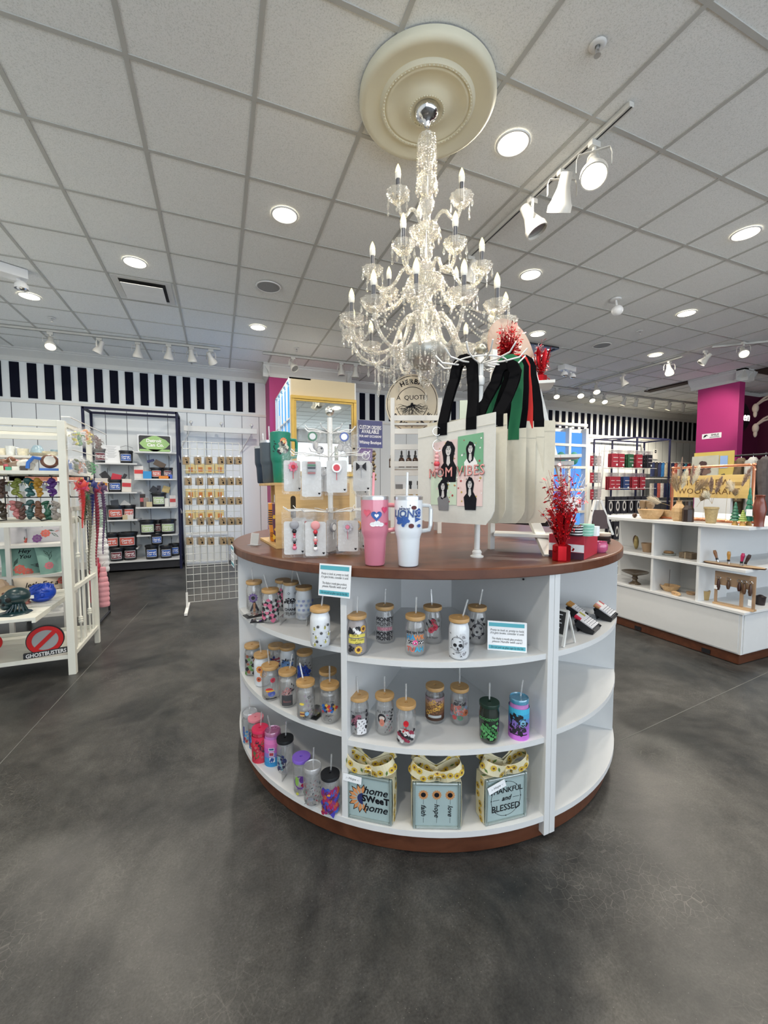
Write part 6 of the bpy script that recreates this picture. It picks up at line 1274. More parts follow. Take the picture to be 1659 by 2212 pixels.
for a in [(v1, IP(1455, 1035, .06), .055, 'tan fan of dried grass above the faceted vase', pmt), (v1, IP(1469, 990, .07), .012, 'slim upright reed above the faceted vase', pmp), (v1, IP(1478, 1020, .1), .035, 'cream plume leaning left of the black vase', pmw), (v2, IP(1493, 1005, .06), .014, 'slim rose brown reed in the black vase', pmp), (v2, IP(1504, 1012, .1), .032, 'white drooping plume right of the black vase', pmw),
          (v2, IP(1515, 1045, .12), .055, 'bushy tan plume between the black vase and the pot', pmt), (IP(1447, 1092, .1), IP(1405, 1080, .02), .045, 'pale pampas plume lying over the bowls', pmc), (v3, IP(1532, 1034, .06), .018, 'upright pampas in the speckled pot', pmp), (v3, IP(1553, 1035, .08), .024, 'right leaning pampas in the speckled pot', pmp),
          (v3, IP(1522, 1068, .02), .032, 'white flower spray at the left of the speckled pot', pmw), (v4, IP(1572, 1045, .15), .035, 'cream plume in front of the name board', pmc), (v4, IP(1585, 1062, .1), .025, 'short tan plume by the green tree', pmt), (v4, IP(1617, 1012, .16), .022, 'long rose brown plume leaning across the name board', pmp), (IP(1505, 1095, .12), IP(1520, 1068, .1), .04, 'brown bush of dried grass behind the black vase', pmt)]:
    plume(*a, seed=hash(a[3]) % 97 if 0 else len(a[3]))
for k, (px, py) in enumerate(((1521, 1054), (1570, 1053))):
    q = IP(px, py, .09); t = thing('dried_seed_head', ('left', 'right')[k]+' round brown dried seed head on a thin stem', 'dried flower', q); MB().sph((0, 0, 0), .010, 10, 8).build('head', CM((.25, .17, .08)), t); MB().tube([(0, 0, -.008), (.01, .0, -.06), (.0, 0, IT+.01-q.z)], .001, 4).build('stem', CM((.35, .28, .15)), t)
# copper pipe frame and board
cx_ = IX+.30; A_, B_ = hx(1454, 1012, cx_), hx(1630, 1003, cx_); A_.z = B_.z = (A_.z+B_.z)/2; cop = M('copper_pipe', (.62, .26, .15), .25, .9, var=.1)
t = thing('copper_frame', 'copper pipe frame standing on the island', 'frame', (cx_, 0, IT)); hA = A_.z-IT; m = MB()
m.tube([(0, A_.y, .012), (0, A_.y, hA-.02), (0, A_.y-.01, hA-.004), (0, A_.y-.03, hA), (0, B_.y+.03, hA), (0, B_.y+.01, hA-.004), (0, B_.y, hA-.02), (0, B_.y, .012)], .011, 12); m.build('pipe_frame', cop, t)
m = MB()
for y_ in (A_.y, B_.y): m.sph((0, y_, hA), .015, 12, 8); m.cyl((0, y_, hA-.03), (0, y_, hA-.045), .0135)
m.build('elbow_joints', cop, t); m = MB()
for dx in (-.12, .02, .05): m.cyl((dx, A_.y+.05, .012), (dx, B_.y-.05, .012), .010)
for y_ in (A_.y, B_.y): m.cyl((-.13, y_, .012), (.08, y_, .012), .011)
m.build('base_pipes', cop, t)
a, b = hx(1457, 1030, cx_-.02), hx(1619, 1025, cx_-.02); zt2, zb2 = (hx(1560, 1026, cx_-.02).z), (hx(1560, 1076, cx_-.02).z)
t = thing('name_board', 'yellow pine board with engraved woodcraft lettering hanging in the copper frame', 'sign', (cx_-.02, (a.y+b.y)/2, (zt2+zb2)/2), -PI/2); w_ = abs(a.y-b.y); h_ = zt2-zb2
MB().bb(-w_/2, w_/2, 0, .016, -h_/2, h_/2).build('board', brown_wood('yellow_pine', (.66, .46, .16), (.74, .55, .22), 3, .5, 0), t, bevel=.002); m = MB(); text(m, 'RIVERVIEW', h_*.36, (-w_*.06, -.001, h_*.17), X, Z, bold=.0006, sp=1.15); text(m, 'WOODCRAFT', h_*.36, (-w_*.02, -.001, -h_*.22), X, Z, bold=.0006, sp=1.1)
m.poly(rect(w_*.30, h_*.05, w_*.44, h_*.07), (0, -.001, 0), X, Z).poly(rect(w_*.30, h_*.16, w_*.44, h_*.18), (0, -.001, 0), X, Z).poly(rect(w_*.31, h_*.10, w_*.43, h_*.125), (0, -.001, 0), X, Z); m.build('engraved_lettering', CM((.16, .08, .02)), t)
# things on the middle shelf and deck
MS, DK = .726, .414
q = at(1374, 1186, MS); t = thing('resin_log', 'polished split log with gold streaks on the island middle shelf', 'wood piece', q, .5); MB().sph((0, 0, .065), (.032, .022, .066), 14, 12).build('log', M('gold_streaked_log', (.35, .27, .10), .3, var=.9, scale=18), t); MB().sph((.012, .012, .085), (.022, .020, .05), 12, 10).build('bark', walnut, t)
turned('stoneware_bowl', at(1398, 1192, MS), 'small tan bowl left of the divider on the middle shelf', prof_bowl(.042, .048, .7), CM((.30, .20, .12), .45), 'bowl', px=(24, 19))
q = at(1444, 1199, MS); 
for k in range(3): turned('glass_coaster', q+Z*(k*.006), 'round clear coaster under the carved disc, %s of three' % ('lowest', 'middle', 'top')[k], [(.001, 0), (.055, 0), (.057, .003), (.055, .0055), (.001, .0055)], GL('coaster_glass', clear=.5, body=(.5, .55, .52), gloss=.2), 'coaster', group='round clear coasters')
turned('carved_disc', q+Z*.018, 'small carved wooden disc on the clear coasters', [(.001, 0), (.036, 0), (.040, .008), (.03, .018), (.001, .02)], M('carved_wood', (.25, .15, .07), .6, var=.4, scale=60), 'wooden disc', flute=.06, fn=9)
q = at(1488, 1206, MS); t = thing('bark_box', 'rough bark covered box tied with twine beside the divider', 'box', q, -.1); MB().bb(-.045, .045, -.055, .055, 0, .05).build('box', M('bark', (.16, .12, .08), .8, var=.6, scale=60, bump=.8), t, bevel=.004); MB().bb(-.046, .046, -.003, .003, -.0005, .052).build('twine', CM((.4, .32, .2)), t)
q = hx(1584, 1215, IX+.10); q.z = MS; t = thing('log_slab', 'long oval bark edged wooden slab on the middle shelf', 'wooden slab', q, -PI/2+.15); MB().lathe((0, 0, 0), [(.001, 0), (.19, 0), (.20, .010), (.001, .0102)], 40).build('bark_edge', walnut, t); MB().cyl((0, 0, .010), (0, 0, .0125), .190, .188, 40).build('face', maple, t); t.scale = (1, .30, 1)
for k, (px, py, c, tl, lab) in enumerate(((1551, 1206, (.22, .10, .04), -.3, 'brown handled bottle stopper, leftmost on the slab'), (1574, 1208, (.42, .22, .05), 0, 'amber handled bottle stopper on the slab'), (1601, 1211, (.45, .02, .10), .12, 'crimson handled bottle stopper on the slab'), (1608, 1210, (.04, .02, .02), .35, 'black handled bottle stopper, rightmost on the slab'))):
    q = hx(px, py, IX+.10); q.z = MS+.0125; t = thing('bottle_stopper', lab, 'bottle stopper', q, -PI/2, 'bottle stoppers on the slab'); d = Vector((math.sin(tl), 0, math.cos(tl)))
    MB().cyl((0, 0, 0), d*.018, .009).build('steel_foot', steel, t); MB().cyl(d*.018, d*.032, .0095).build('black_ring', black, t); MB().cyl(d*.032, d*.075, .008, .013, 14).cyl(d*.075, d*.095, .013, .009, 14).build('handle', CM(c, .3), t)
q = at(1371, 1261, DK); turned('cake_stand', q, 'dark glazed pedestal dish on the island deck', [(.001, 0), (.036, 0), (.034, .006), (.016, .018), (.013, .030), (.019, .038), (.014, .050), (.018, .056), (.075, .078), (.078, .083), (.07, .080), (.001, .068)], M('brown_green_glaze', (.10, .07, .04), .15, var=.7, scale=9, coat=.5), 'dish', px=(52, 27))
turned('wooden_dish', at(1447, 1276, DK), 'shallow yellow wooden dish on the deck with an incense stick', prof_bowl(.055, .026, .6), maple, 'dish', px=(37, 12))
q = at(1445, 1271, DK+.01); tag(MB().tube([(q.x, q.y, q.z), (q.x+.004, q.y, q.z+.17)], .0016, 5).build('incense_stick', CM((.08, .07, .05))), 'thin incense stick standing in the wooden dish', 'incense stick')
q = at(1459, 1286, DK); t = thing('oval_plaque', 'small oval wooden plaque with burnt lettering leaning on the deck', 'plaque', q, -PI/2-.1); MB().poly(circ(0, .018, .042, .019, 28), (0, -.004, 0), X, Vector((0, .35, .94)), .006).build('plaque', maple, t); m = MB(); text(m, 'RVW', .016, (-.018, -.0055, .017), X, Vector((0, .35, .94)), bold=.0004); text(m, 'incense', .010, (.016, -.0055, .022), X, Vector((0, .35, .94))); text(m, 'dish', .010, (.016, -.0045, .011), X, Vector((0, .35, .94))); m.build('burnt_lettering', CM((.15, .06, .02)), t)
turned('wooden_dish', at(1492, 1284, DK), 'small stacked pale dishes half behind the divider', [(.001, 0), (.028, 0), (.034, .010), (.030, .012), (.035, .022), (.031, .022), (.001, .010)], CM((.45, .30, .18), .4), 'dish')
turned('brass_cup', at(1522, 1295, DK), 'tan fluted cup right of the divider on the deck', [(.001, 0), (.022, 0), (.024, .004), (.031, .052), (.032, .056), (.028, .056), (.026, .048), (.001, .02)], CM((.42, .30, .13), .35, ), 'cup', px=(20, 20), flute=.02, fn=14)
turned('dark_pot', at(1642, 1306, DK), 'small black lidded pot at the right end of the deck', [(.001, 0), (.026, 0), (.032, .05), (.034, .056), (.02, .062), (.010, .068), (.001, .070)], M('black_pot', (.02, .012, .012), .3), 'pot', px=(20, 22))
a, b = hx(1543, 1298, IX+.07), hx(1629, 1308, IX+.07); t = thing('opener_rack', 'wooden panel rack hung with bottle openers on the deck', 'display board', (IX+.07, (a.y+b.y)/2, DK), -PI/2+.05); w_ = abs(a.y-b.y); h_ = hx(1585, 1239, IX+.07).z-DK
wd = CM((.36, .24, .15), .5); MB().bb(-w_/2, w_/2, .0, .01, h_*.60, h_).build('top_panel', wd, t); MB().bb(-w_/2, w_/2, -.02, .03, 0, .014).build('base_board', M('pine_base', (.50, .33, .18), .5), t); MB().bb(-w_/2, -w_/2+.018, 0, .01, 0, h_*.6).bb(w_/2-.018, w_/2, 0, .01, 0, h_*.6).bb(w_*.14, w_*.22, 0, .01, .014, h_*.6).build('side_posts', wd, t)
for k, (fx, l_, c) in enumerate(((-.38, .085, (.05, .02, .015)), (-.13, .065, (.09, .05, .03)), (.14, .065, (.05, .02, .015)), (.26, .08, (.12, .06, .03)), (.40, .085, (.06, .03, .02)))):
    q = loc2(t, w_*fx, -.012, h_*.80); o = thing('bottle_opener', ('leftmost', 'second', 'middle', 'fourth', 'rightmost')[k]+' wooden handled bottle opener on the rack', 'bottle opener', q, -PI/2+.05, 'bottle openers on the rack'); m = MB(); n = 16
    m.tube([Vector((.014*math.cos(2*PI*i/n), 0, .011*math.sin(2*PI*i/n)+.004)) for i in range(n+1)], .0022, 6); m.build('metal_ring', chrome, o); MB().lathe((0, 0, -.010-l_), [(.001, 0), (.008, .002), (.013, l_*.35), (.009, l_*.8), (.006, l_)], 14).build('handle', CM(c, .3), o)
q = loc2(t, w_*.42, -.022, h_*.25); tag(MB().box((q.x, q.y, q.z), (.001, .022, .045)).build('price_tag', paper), 'white price tag at the right of the bottle opener rack', 'tag'); q = loc2(t, -w_*.43, -.022, h_*.52); tag(MB().box((q.x, q.y, q.z), (.001, .024, .03)).build('price_tag', paper), 'white price tag at the left of the bottle opener rack', 'tag')
# framed art standing behind on the island, and the small metal basket beyond the counter
ax = 5.6; q = hx(1540, 1018, ax); k_ = dep(q)/FPX; t = thing('framed_picture', 'framed floral artwork with a gold mat standing beyond the island', 'picture', (ax, q.y, q.z), -PI/2)
MB().bb(-40*k_, 36*k_, .01, .03, -46*k_, 42*k_).build('gold_board', CM((.50, .38, .10), .4), t); MB().bb(-42*k_, 10*k_, -.01, .01, -50*k_, 34*k_).build('canvas', M('art_canvas', (.42, .42, .36), .7, var=.3, scale=7), t); m = MB()
for k in range(14): m.poly([(x*k_, y*k_) for x, y in circ(-14+random.uniform(-8, 8), 8+random.uniform(-18, 14), random.uniform(3, 7), None, 8)], (0, -.012-.0004*k, 0), X, Z, 0, k % 2)
m.poly([(x*k_, y*k_) for x, y in rect(-40, -20, -26, 6)], (0, -.012, 0), X, Z, 0, 2); m.build('painted_flowers', [CM((.06, .03, .03)), CM((.16, .10, .08)), CM((.28, .05, .05))], t)
MB().bb(12*k_, 26*k_, .005, .009, 6*k_, 32*k_).build('blue_card', CM((.25, .38, .65)), t); MB().bb(-35*k_, 35*k_, .0, .05, -q.z+.01, -46*k_).build('display_stand', white, t)
# jackets on a rail right of the pillar
rx = 5.9; q = hx(1640, 1000, rx); k_ = dep(q)/FPX; t = thing('garment_rail', 'black garment rail at the right edge of the picture', 'rail', (rx, q.y, 0)); m = MB(); m.cyl((0, -.6, q.z+.10), (0, .45, q.z+.10), .012); m.cyl((0, .45, 0), (0, .45, q.z+.10), .012).cyl((0, -.6, 0), (0, -.6, q.z+.10), .012); m.cyl((-.25, .45, .02), (.25, .45, .02), .012).cyl((-.25, -.6, .02), (.25, -.6, .02), .012); m.build('rail', black, t)
for k, (dy, c, lab) in enumerate(((.30, (.05, .045, .03), 'dark olive patterned jacket, leftmost on the rail'), (.18, (.10, .07, .04), 'brown camouflage jacket on the rail'), (.06, (.38, .38, .36), 'pale grey jacket on the rail'), (-.06, (.06, .05, .05), 'black jacket at the right end of the rail'))):
    o = thing('hanging_jacket', lab, 'jacket', (rx, q.y+dy, q.z+.10), .35, 'jackets on the rail'); m = MB(); n = 14; vs = []
    for j, (w, d, z) in enumerate(((.05, .03, -.03), (.20, .05, -.07), (.25, .07, -.14), (.23, .07, -.4), (.24, .07, -.75))): vs += [Vector((w*math.cos(2*PI*i/n)*(1+.05*math.sin(i*2.3)), d*math.sin(2*PI*i/n), z)) for i in range(n)]
    m.add(vs, [(j*n+i, j*n+(i+1) % n, (j+1)*n+(i+1) % n, (j+1)*n+i)[::-1] for j in range(4) for i in range(n)], 0, True)
    for s_ in (-1, 1): m.tube([(s_*.20, 0, -.09), (s_*.27, 0, -.25), (s_*.28, -.02, -.55)], .055, 8, r1=.04)
    m.build('jacket', M('jacket_%d' % k, c, .9, var=.7, scale=14), o); MB().tube([(0, 0, -.03), (0, 0, .0), (.012, 0, .012), (0, 0, .02)], .003, 6).build('hanger_hook', chrome, o)
# pillar sign, round lit sign, branches
q = hx(1537, 942, 8.949); k_ = dep(q)/FPX; t = thing('smile_sign', 'small white sign reading SMILE on the magenta pillar', 'sign', q, -PI/2-.0); MB().poly(rrect(-.17, -.045, .17, .055, .008), (0, -.001, 0), X, Z, .004).build('plate', paper, t); m = MB(); text(m, 'SMILE', .055, (.06, -.006, .018), X, Z, bold=.001); m.poly(rect(-.03, -.026, .14, -.018), (0, -.006, 0), X, Z)
m.poly([(-.14, .0), (-.12, .03), (-.08, .035), (-.06, .01), (-.09, .015), (-.10, -.01), (-.115, .0), (-.13, -.03)], (0, -.006, 0), X, Z); m.build('lettering', ink, t)
q = hy(1602, 900, cn.y-.03); t = thing('round_lit_sign', 'round black sign with glowing white letters behind the pillar', 'sign', q); MB().cyl((0, 0, 0), (0, .03, 0), .32, .32, 40).build('disc', black, t); m = MB(); text(m, 'Open', .26, (0, -.004, 0), X, Z, shear=.2, bold=.004); m.build('glowing_letters', EM('white_neon', (1, .85, .8), 4), t)
for k, (pa, pb) in enumerate((((1632, 882), (1659, 862)), ((1632, 925), (1659, 900)))):
    q = hx(pa[0], pa[1], 9.3); t = thing('antler_branch', ('upper', 'lower')[k]+' pale antler like branch against the dark magenta nook', 'wall decoration', q); m = MB(); bo = M('bone_white', (.45, .38, .32), .7)
    m.sph((0, 0, 0), (.05, .05, .09), 10, 8); m.sph((0, 0, -.10), (.03, .03, .07), 10, 8); m.build('skull', bo, t); m = MB()
    for s_ in (0, 1): m.tube([(0, 0, .05), (.0, -.12, .12+.04*s_), (.0, -.30, .16+.09*s_), (0, -.5, .12+.16*s_)], .022, 8, r1=.01); m.tube([(0, -.18, .14), (0, -.22, .26)], .014, 6, r1=.005); m.tube([(0, -.34, .16), (0, -.40, .26)], .012, 6, r1=.004)
    m.build('antlers', bo, t)
# ================================================================ FAR RIGHT: garment spinner, shelf wall, blue window unit
Yb = 5.0; q = hy(1345, 1215, Yb); RB = hy(1340, 1060, Yb); k_ = dep(RB)/FPX
t = thing('wire_rack', 'white wire rack packed with bagged garments beyond the counter', 'display rack', (RB.x, Yb, 0)); zr = lambda y: hy(1340, y, Yb).z; xr = lambda x: hy(x, 1060, Yb).x-RB.x
m = MB()
for x in (1298, 1340, 1392): m.cyl((xr(x), .05, .02), (xr(x), .05, zr(965)), .008)
m.cyl((xr(1292), .05, .02), (xr(1310), .05, zr(962)), .012)
for y in (975, 1012, 1055, 1080, 1118, 1165): m.cyl((xr(1295), .05, zr(y)), (xr(1395), .05, zr(y)), .005).cyl((xr(1295), -.18, zr(y)), (xr(1395), -.18, zr(y)), .004)
m.cyl((xr(1292), -.2, .02), (xr(1398), -.2, .02), .012).cyl((xr(1292), .2, .02), (xr(1398), .2, .02), .012); m.build('wire_frame', white_metal, t)
def bagged(x, y, z, w, h, n, col, lab, group, oval=False):
    for i in range(n):
        o = thing('bagged_garment', lab+(', frontmost', ', middle one', ', rearmost')[i], 'packaged garment', (x+i*.012, y-.14+i*.045, z), random.uniform(-.15, .15), group)
        MB().bb(-w/2, w/2, -.008, .008, -h, 0).build('garment', col, o, bevel=.003)
        if not oval: MB().bb(-w/2-.004, w/2+.004, -.011, .011, -.005, h*.28).build('bag_top', clearp, o); MB().bb(-w*.3, w*.45, -.009, -.0082, -h*.33, -h*.28).bb(-w*.3, w*.45, -.009, -.0082, -h*.6, -h*.56).build('print_lines', CM((.7, .6, .6)), o); MB().bb(w*.18, w*.42, -.0096, -.009, -h*.9, -h*.76).build('price_label', paper, o)
        else: MB().poly(circ(w*.05, -h*.55, w*.30, h*.30, 16), (0, -.0085, 0), X, Z).build('pale_oval', CM((.65, .63, .6)), o); MB().poly(circ(w*.05, -h*.55, w*.16, h*.18, 12), (0, -.009, 0), X, Z).build('dark_centre', ink, o)
cR, cG, cK, cN = CM((.38, .03, .05), .7), CM((.03, .13, .06), .7), CM((.02, .02, .03), .7), CM((.03, .06, .18), .7)
for row, y0_, h_, cs in ((0, 982, 28, ((1310, cR, 'red'), (1324, cR, 'dark red'), (1344, cG, 'green'), (1362, cR, 'right red'), (1384, cK, 'black'))), (1, 1030, 28, ((1306, cR, 'red'), (1317, cR, 'dark red'), (1336, cN, 'navy'), (1354, cR, 'middle red'), (1371, cR, 'right red')))):
    for x_, c_, nm in cs: bagged(RB.x+xr(x_), Yb, zr(y0_), 17*k_, h_*k_, 3, c_, '%s bagged garment in the %s rack row' % (nm, ('top', 'second')[row]), '%s garments in the %s row' % (nm, ('top', 'second')[row]))
for row, y0_, h_ in ((2, 1072, 36), (3, 1124, 38)):
    for i, x_ in enumerate((1303, 1318, 1332, 1347, 1362, 1376)): bagged(RB.x+xr(x_), Yb, zr(y0_), 15*k_, h_*k_, 2, cK, 'black pouch with pale oval, %s in the %s rack row' % (('first', 'second', 'third', 'fourth', 'fifth', 'sixth')[i], ('third', 'lowest')[row-2]), 'black pouches in the %s row' % ('third', 'lowest')[row-2], True)
for i in range(9):
    q = hy(1272+(i % 3)*8, 985+(i//3)*36, Yb+.02); bagged(q.x, Yb+.1, q.z, .07, .17, 1, (cR, CM((.25, .25, .26), .5), CM((.55, .5, .5), .5))[i % 3], ('red', 'grey', 'pale')[i % 3]+' bagged garment at the rack left side, level %s' % ('one', 'two', 'three', 'four')[i//3], 'garments on the left side of the wire rack')
Yw = 7.4; SX = hy(1440, 1030, Yw); k_ = dep(SX)/FPX; xw = lambda x: hy(x, 1030, Yw).x; zw = lambda y: hy(1440, y, Yw).z
t = thing('far_shelf_unit', 'navy metal frame shelf unit far behind the island', 'shelf unit', (SX.x, Yw, 0)); m = MB(); xa, xb = xw(1358)-SX.x, xw(1428)-SX.x; za = zw(952)
for x in (xa, xb):
    for y in (-.2, .5): m.beam((x, y, 0), (x, y, za), .035, .035)
    m.beam((x, -.2, za), (x, .5, za), .035, .035)
for y in (-.2, .5): m.beam((xa, y, za), (xb, y, za), .035, .035)
xc = xw(1318)-SX.x; m.beam((xc, .5, 0), (xc, .5, za), .035, .035).beam((xc, .5, za), (xa, .5, za), .035, .035).beam((xc, .5, za), (xa, -.2, za), .03, .03); m.build('metal_frame', navy, t)
for y in (1034, 1082, 1000-100*0): MB().bb(xw(1392)-SX.x, xw(1500)-SX.x, -.15, .4, zw(y)-.015, zw(y)+.01).build('shelf', white, t)
cl = [(.01, .02, .08), (.02, .02, .03), (.02, .03, .10), (.02, .15, .42), (.42, .38, .30), (.35, .34, .32), (.01, .02, .08), (.45, .10, .08), (.6, .58, .55), (.01, .015, .06), (.05, .25, .4), (.5, .05, .06), (.6, .55, .3), (.05, .05, .06), (.1, .3, .3)]
for row, y_ in ((0, 1000), (1, 1044)):
    for i in range(14):
        x_ = 1399+i*7; q = Vector((xw(x_), Yw-.12, zw(y_))); o = thing('hanging_pouch', 'patterned pouch behind the island, %s row, place %s from left' % (('upper', 'lower')[row], ('one', 'two', 'three', 'four', 'five', 'six', 'seven', 'eight', 'nine', 'ten', 'eleven', 'twelve', 'thirteen', 'fourteen')[i]), 'pouch', q, 0, 'patterned pouches on the far shelf unit')
        MB().bb(-3.2*k_, 3.2*k_, -.03, .03, -30*k_, 0).build('pouch', M('pouch_pattern_%d' % ((i+row*5) % 15), cl[(i+row*5) % 15], .8, var=.8, scale=40), o)
t = thing('wall_notice', 'small white notice with a dark emblem on the wall above the far shelf unit', 'sign', hy(1416, 980, 8.0)); MB().bb(-.10, .10, 0, .01, -.16, .13).build('paper', paper, t); MB().poly(circ(0, .06, .045), (0, -.001, 0), X, Z).build('emblem', ink, t)
t = thing('red_sign', 'white sign with red lettering beside the copper frame', 'sign', hy(1480, 1010, 8.0)); MB().bb(-.15, .22, 0, .01, -.10, .10).build('board', paper, t); m = MB(); text(m, 'INKA', .15, (.04, -.002, 0), X, Z, bold=.003); m.build('lettering', CM((.6, .03, .06)), t)
# blue lit window unit
Yu = 7.6; a, b = hy(1176, 918, Yu), hy(1268, 926, Yu); t = thing('blue_window_unit', 'white framed cabinet with glowing blue square panes far behind the foil sprays', 'display cabinet', (b.x, Yu, 0)); w_ = b.x-a.x+.65; zt3 = b.z; blue = EM('blue_backlight', (.12, .38, 1.0), .85)
MB().bb(-w_, 0, .12, .4, 0, zt3).build('cabinet_body', white, t); MB().bb(-w_+.05, -.05, .10, .115, .1, zt3-.1).build('backlit_panel', blue, t)
cs_ = .56; m = MB(); x = 0
while x > -w_-.01: m.bb(x-.035, x+.035, -.02, .12, 0, zt3); x -= cs_
zz = zt3
for y in (919, 963, 1010, 1058, 1105, 1150): z = hy(1265, y, Yu).z; m.bb(-w_, .001, -.024, .118, z-.03, z+.03)
m.bb(-w_, 0, -.02, .12, 0, .15); m.build('window_grid', white_paint, t)
for (px, py, lab) in ((1240, 990, 'teal shirt displayed in the second row of the blue window unit'), (1212, 990, 'teal shirt partly hidden at the left of the blue window unit')):
    q = hy(px, py, Yu+.04); o = thing('displayed_shirt', lab, 'shirt', q, 0, 'teal shirts in the blue window unit'); m = MB(); m.sph((0, 0, 0), (.14, .05, .16), 14, 10); m.sph((-.11, 0, .04), (.07, .04, .07), 10, 8).sph((.11, 0, .04), (.07, .04, .07), 10, 8); m.build('shirt', CM((.01, .17, .15), .8), o)
# small black register on a white desk just beyond the counter
q = hz(1262, 1120, 1.0); 
# ================================================================ LEFT: NAVY FRAME WITH BUCKETS
gx0, gx1, Yf, Yk, gz = -1.874, -.604, 7.5, 7.94, 2.57
t = thing('shelving_frame', 'navy metal frame round the dog treat bucket shelves', 'shelf unit', (gx0, Yf, 0)); W_ = gx1-gx0; D_ = Yk-Yf; m = MB(); b = .034
for x in (0, W_):
    for y in (0, D_): m.beam((x, y, 0), (x, y, gz), b, b)
    m.beam((x, 0, gz-b/2), (x, D_, gz-b/2), b, b); m.beam((x, 0, .08), (x, D_, .08), b, b)
for y in (0, D_): m.beam((0, y, gz-b/2), (W_, y, gz-b/2), b, b)
m.build('metal_frame', navy, t); MB().bb(.02, W_-.02, .03, D_, .03, .155).build('base_box', M('black_base', (.012, .012, .016), .5), t); MB().bb(.01, W_-.01, .0, D_, .155, .175).build('base_shelf', white, t)
m = MB()
for z in (1.02, 1.9): m.beam((W_, 0, z), (W_, D_, z-.12), .02, .02)
m.build('side_brace', white_metal, t)
Ys = 7.62
RZ = {}
for nm, px0, px1, y in (('r0', 288, 381, 976), ('r1', 290, 381, 1034), ('r2', 293, 382, 1095), ('r3', 295, 384, 1155), ('l0', 205, 296, 1000), ('l1', 214, 296, 1063), ('l2', 216, 297, 1123), ('l3', 220, 298, 1185)):
    a, b_ = hy(px0, y, Ys), hy(px1, y, Ys); z = a.z if 0 else (hy((px0+px1)/2, y, Ys).z); RZ[nm] = z
    MB().bb(a.x-gx0, b_.x-gx0, Ys-Yf, 8.01-Yf, z-.022, z).build('wall_shelf', white, t); m = MB()
    for f in (.2, .8): x = a.x+(b_.x-a.x)*f-gx0; m.add([(x-.006, Ys-Yf+.1, z-.022), (x-.006, 8.01-Yf, z-.022), (x-.006, 8.01-Yf, z-.12), (x+.006, Ys-Yf+.1, z-.022), (x+.006, 8.01-Yf, z-.022), (x+.006, 8.01-Yf, z-.12)], [(0, 1, 2), (5, 4, 3), (0, 3, 4, 1), (1, 4, 5, 2), (2, 5, 3, 0)])
    m.build('shelf_bracket', white_paint, t)
RZ['b'] = .175
lc = {'blue': (.02, .10, .42), 'red': (.60, .10, .07), 'green': (.42, .55, .30), 'maroon': (.16, .02, .03)}
def bucket(px, row, wpx, hpx, col, label, y=7.74, z=None, bail=True):
    z = RZ[row] if z is None else z; q = hy(px, 1100, y); k = dep(q)/FPX; r = wpx*k/2; h = hpx*k
    t = thing('treat_bucket', label, 'bucket', (q.x, y, z), facing(q)*.6, 'black dog treat buckets'); MB().lathe((0, 0, 0), [(.001, 0), (r*.86, 0), (r*.88, .006), (r*.96, h*.86), (r*1.04, h*.88), (r*1.04, h), (r*.98, h), (r*.9, h*.9), (.001, h*.9)], 28).build('pail', black, t)
    m = MB(); f = cyl_fn(r*.955, 0); wrap_rect(m, -r*.82, h*.18, r*.82, h*.72, r*.955, 0, 0); wrap_rect(m, -r*.75, h*.22, r*.75, h*.68, r*.965, 0, 1); m.build('label', [CM((.6, .6, .62)), CM(lc[col], .5)], t)
    if col in ('red', 'green') and 1:
        m = MB(); wrap_poly(m, circ(0, h*.45, r*.66, h*.17, 20), r*.975, 0, 0); m.build('label_oval', CM((.72, .22, .16) if col == 'red' else (.55, .68, .42)), t)
    m = MB(); wrap_text(m, 'Detroit', h*.19, -r*.05, h*.52, r*.985, 0, shear=.2, bold=.0012); wrap_text(m, 'Can Co.', h*.19, r*.05, h*.37, r*.985, 0, shear=.2, bold=.0012); m.build('lettering', CM((.85, .85, .86)), t)
    if bail:
        m = MB(); m.tube([(-r*1.02, 0, h*.9), (-r*.95, .01, h*1.25), (0, .02, h*1.42), (r*.95, .01, h*1.25), (r*1.02, 0, h*.9)], .003, 5); m.build('bail_handle', chrome, t)
    return t
bucket(277, 'l0', 26, 27, 'blue', 'blue labelled bucket beside the notice on the top left shelf'); bucket(222, 'l0', 24, 30, 'maroon', 'maroon labelled bucket behind the hanging clips at the left', bail=False)
bucket(251, 'l1', 27, 27, 'blue', 'blue labelled bucket full of packets on the second left shelf', bail=False); bucket(250, 'l2', 34, 31, 'red', 'red labelled bucket on the third left shelf', bail=False); bucket(278, 'l2', 26, 30, 'red', 'red labelled bucket behind the small jars on the third left shelf', y=7.82, bail=False)
bucket(238, 'l3', 34, 33, 'red', 'red labelled bucket, left one on the fourth left shelf', bail=False); bucket(273, 'l3', 38, 33, 'red', 'red labelled bucket, right one on the fourth left shelf', bail=False)
bucket(248, 'b', 27, 28, 'maroon', 'maroon labelled bucket on the base, left one', y=7.62, bail=False); bucket(278, 'b', 27, 29, 'maroon', 'maroon labelled bucket on the base, right one', y=7.66, bail=False)
bucket(341, 'r1', 24, 24, 'red', 'small red labelled bucket on the second right shelf', bail=False); bucket(365, 'r1', 20, 24, 'maroon', 'dark bucket with a brown label at the right of the second right shelf', bail=False)
bucket(344, 'r2', 29, 30, 'green', 'green labelled bucket on the third right shelf', bail=False); bucket(318, 'r3', 32, 31, 'green', 'left green labelled bucket of the pair', bail=False); bucket(362, 'r3', 32, 31, 'green', 'right green labelled bucket of the pair', bail=False); bucket(341, 'r3', 22, 29, 'maroon', 'dark bucket standing between and behind the green labelled pair', y=7.86, bail=False)
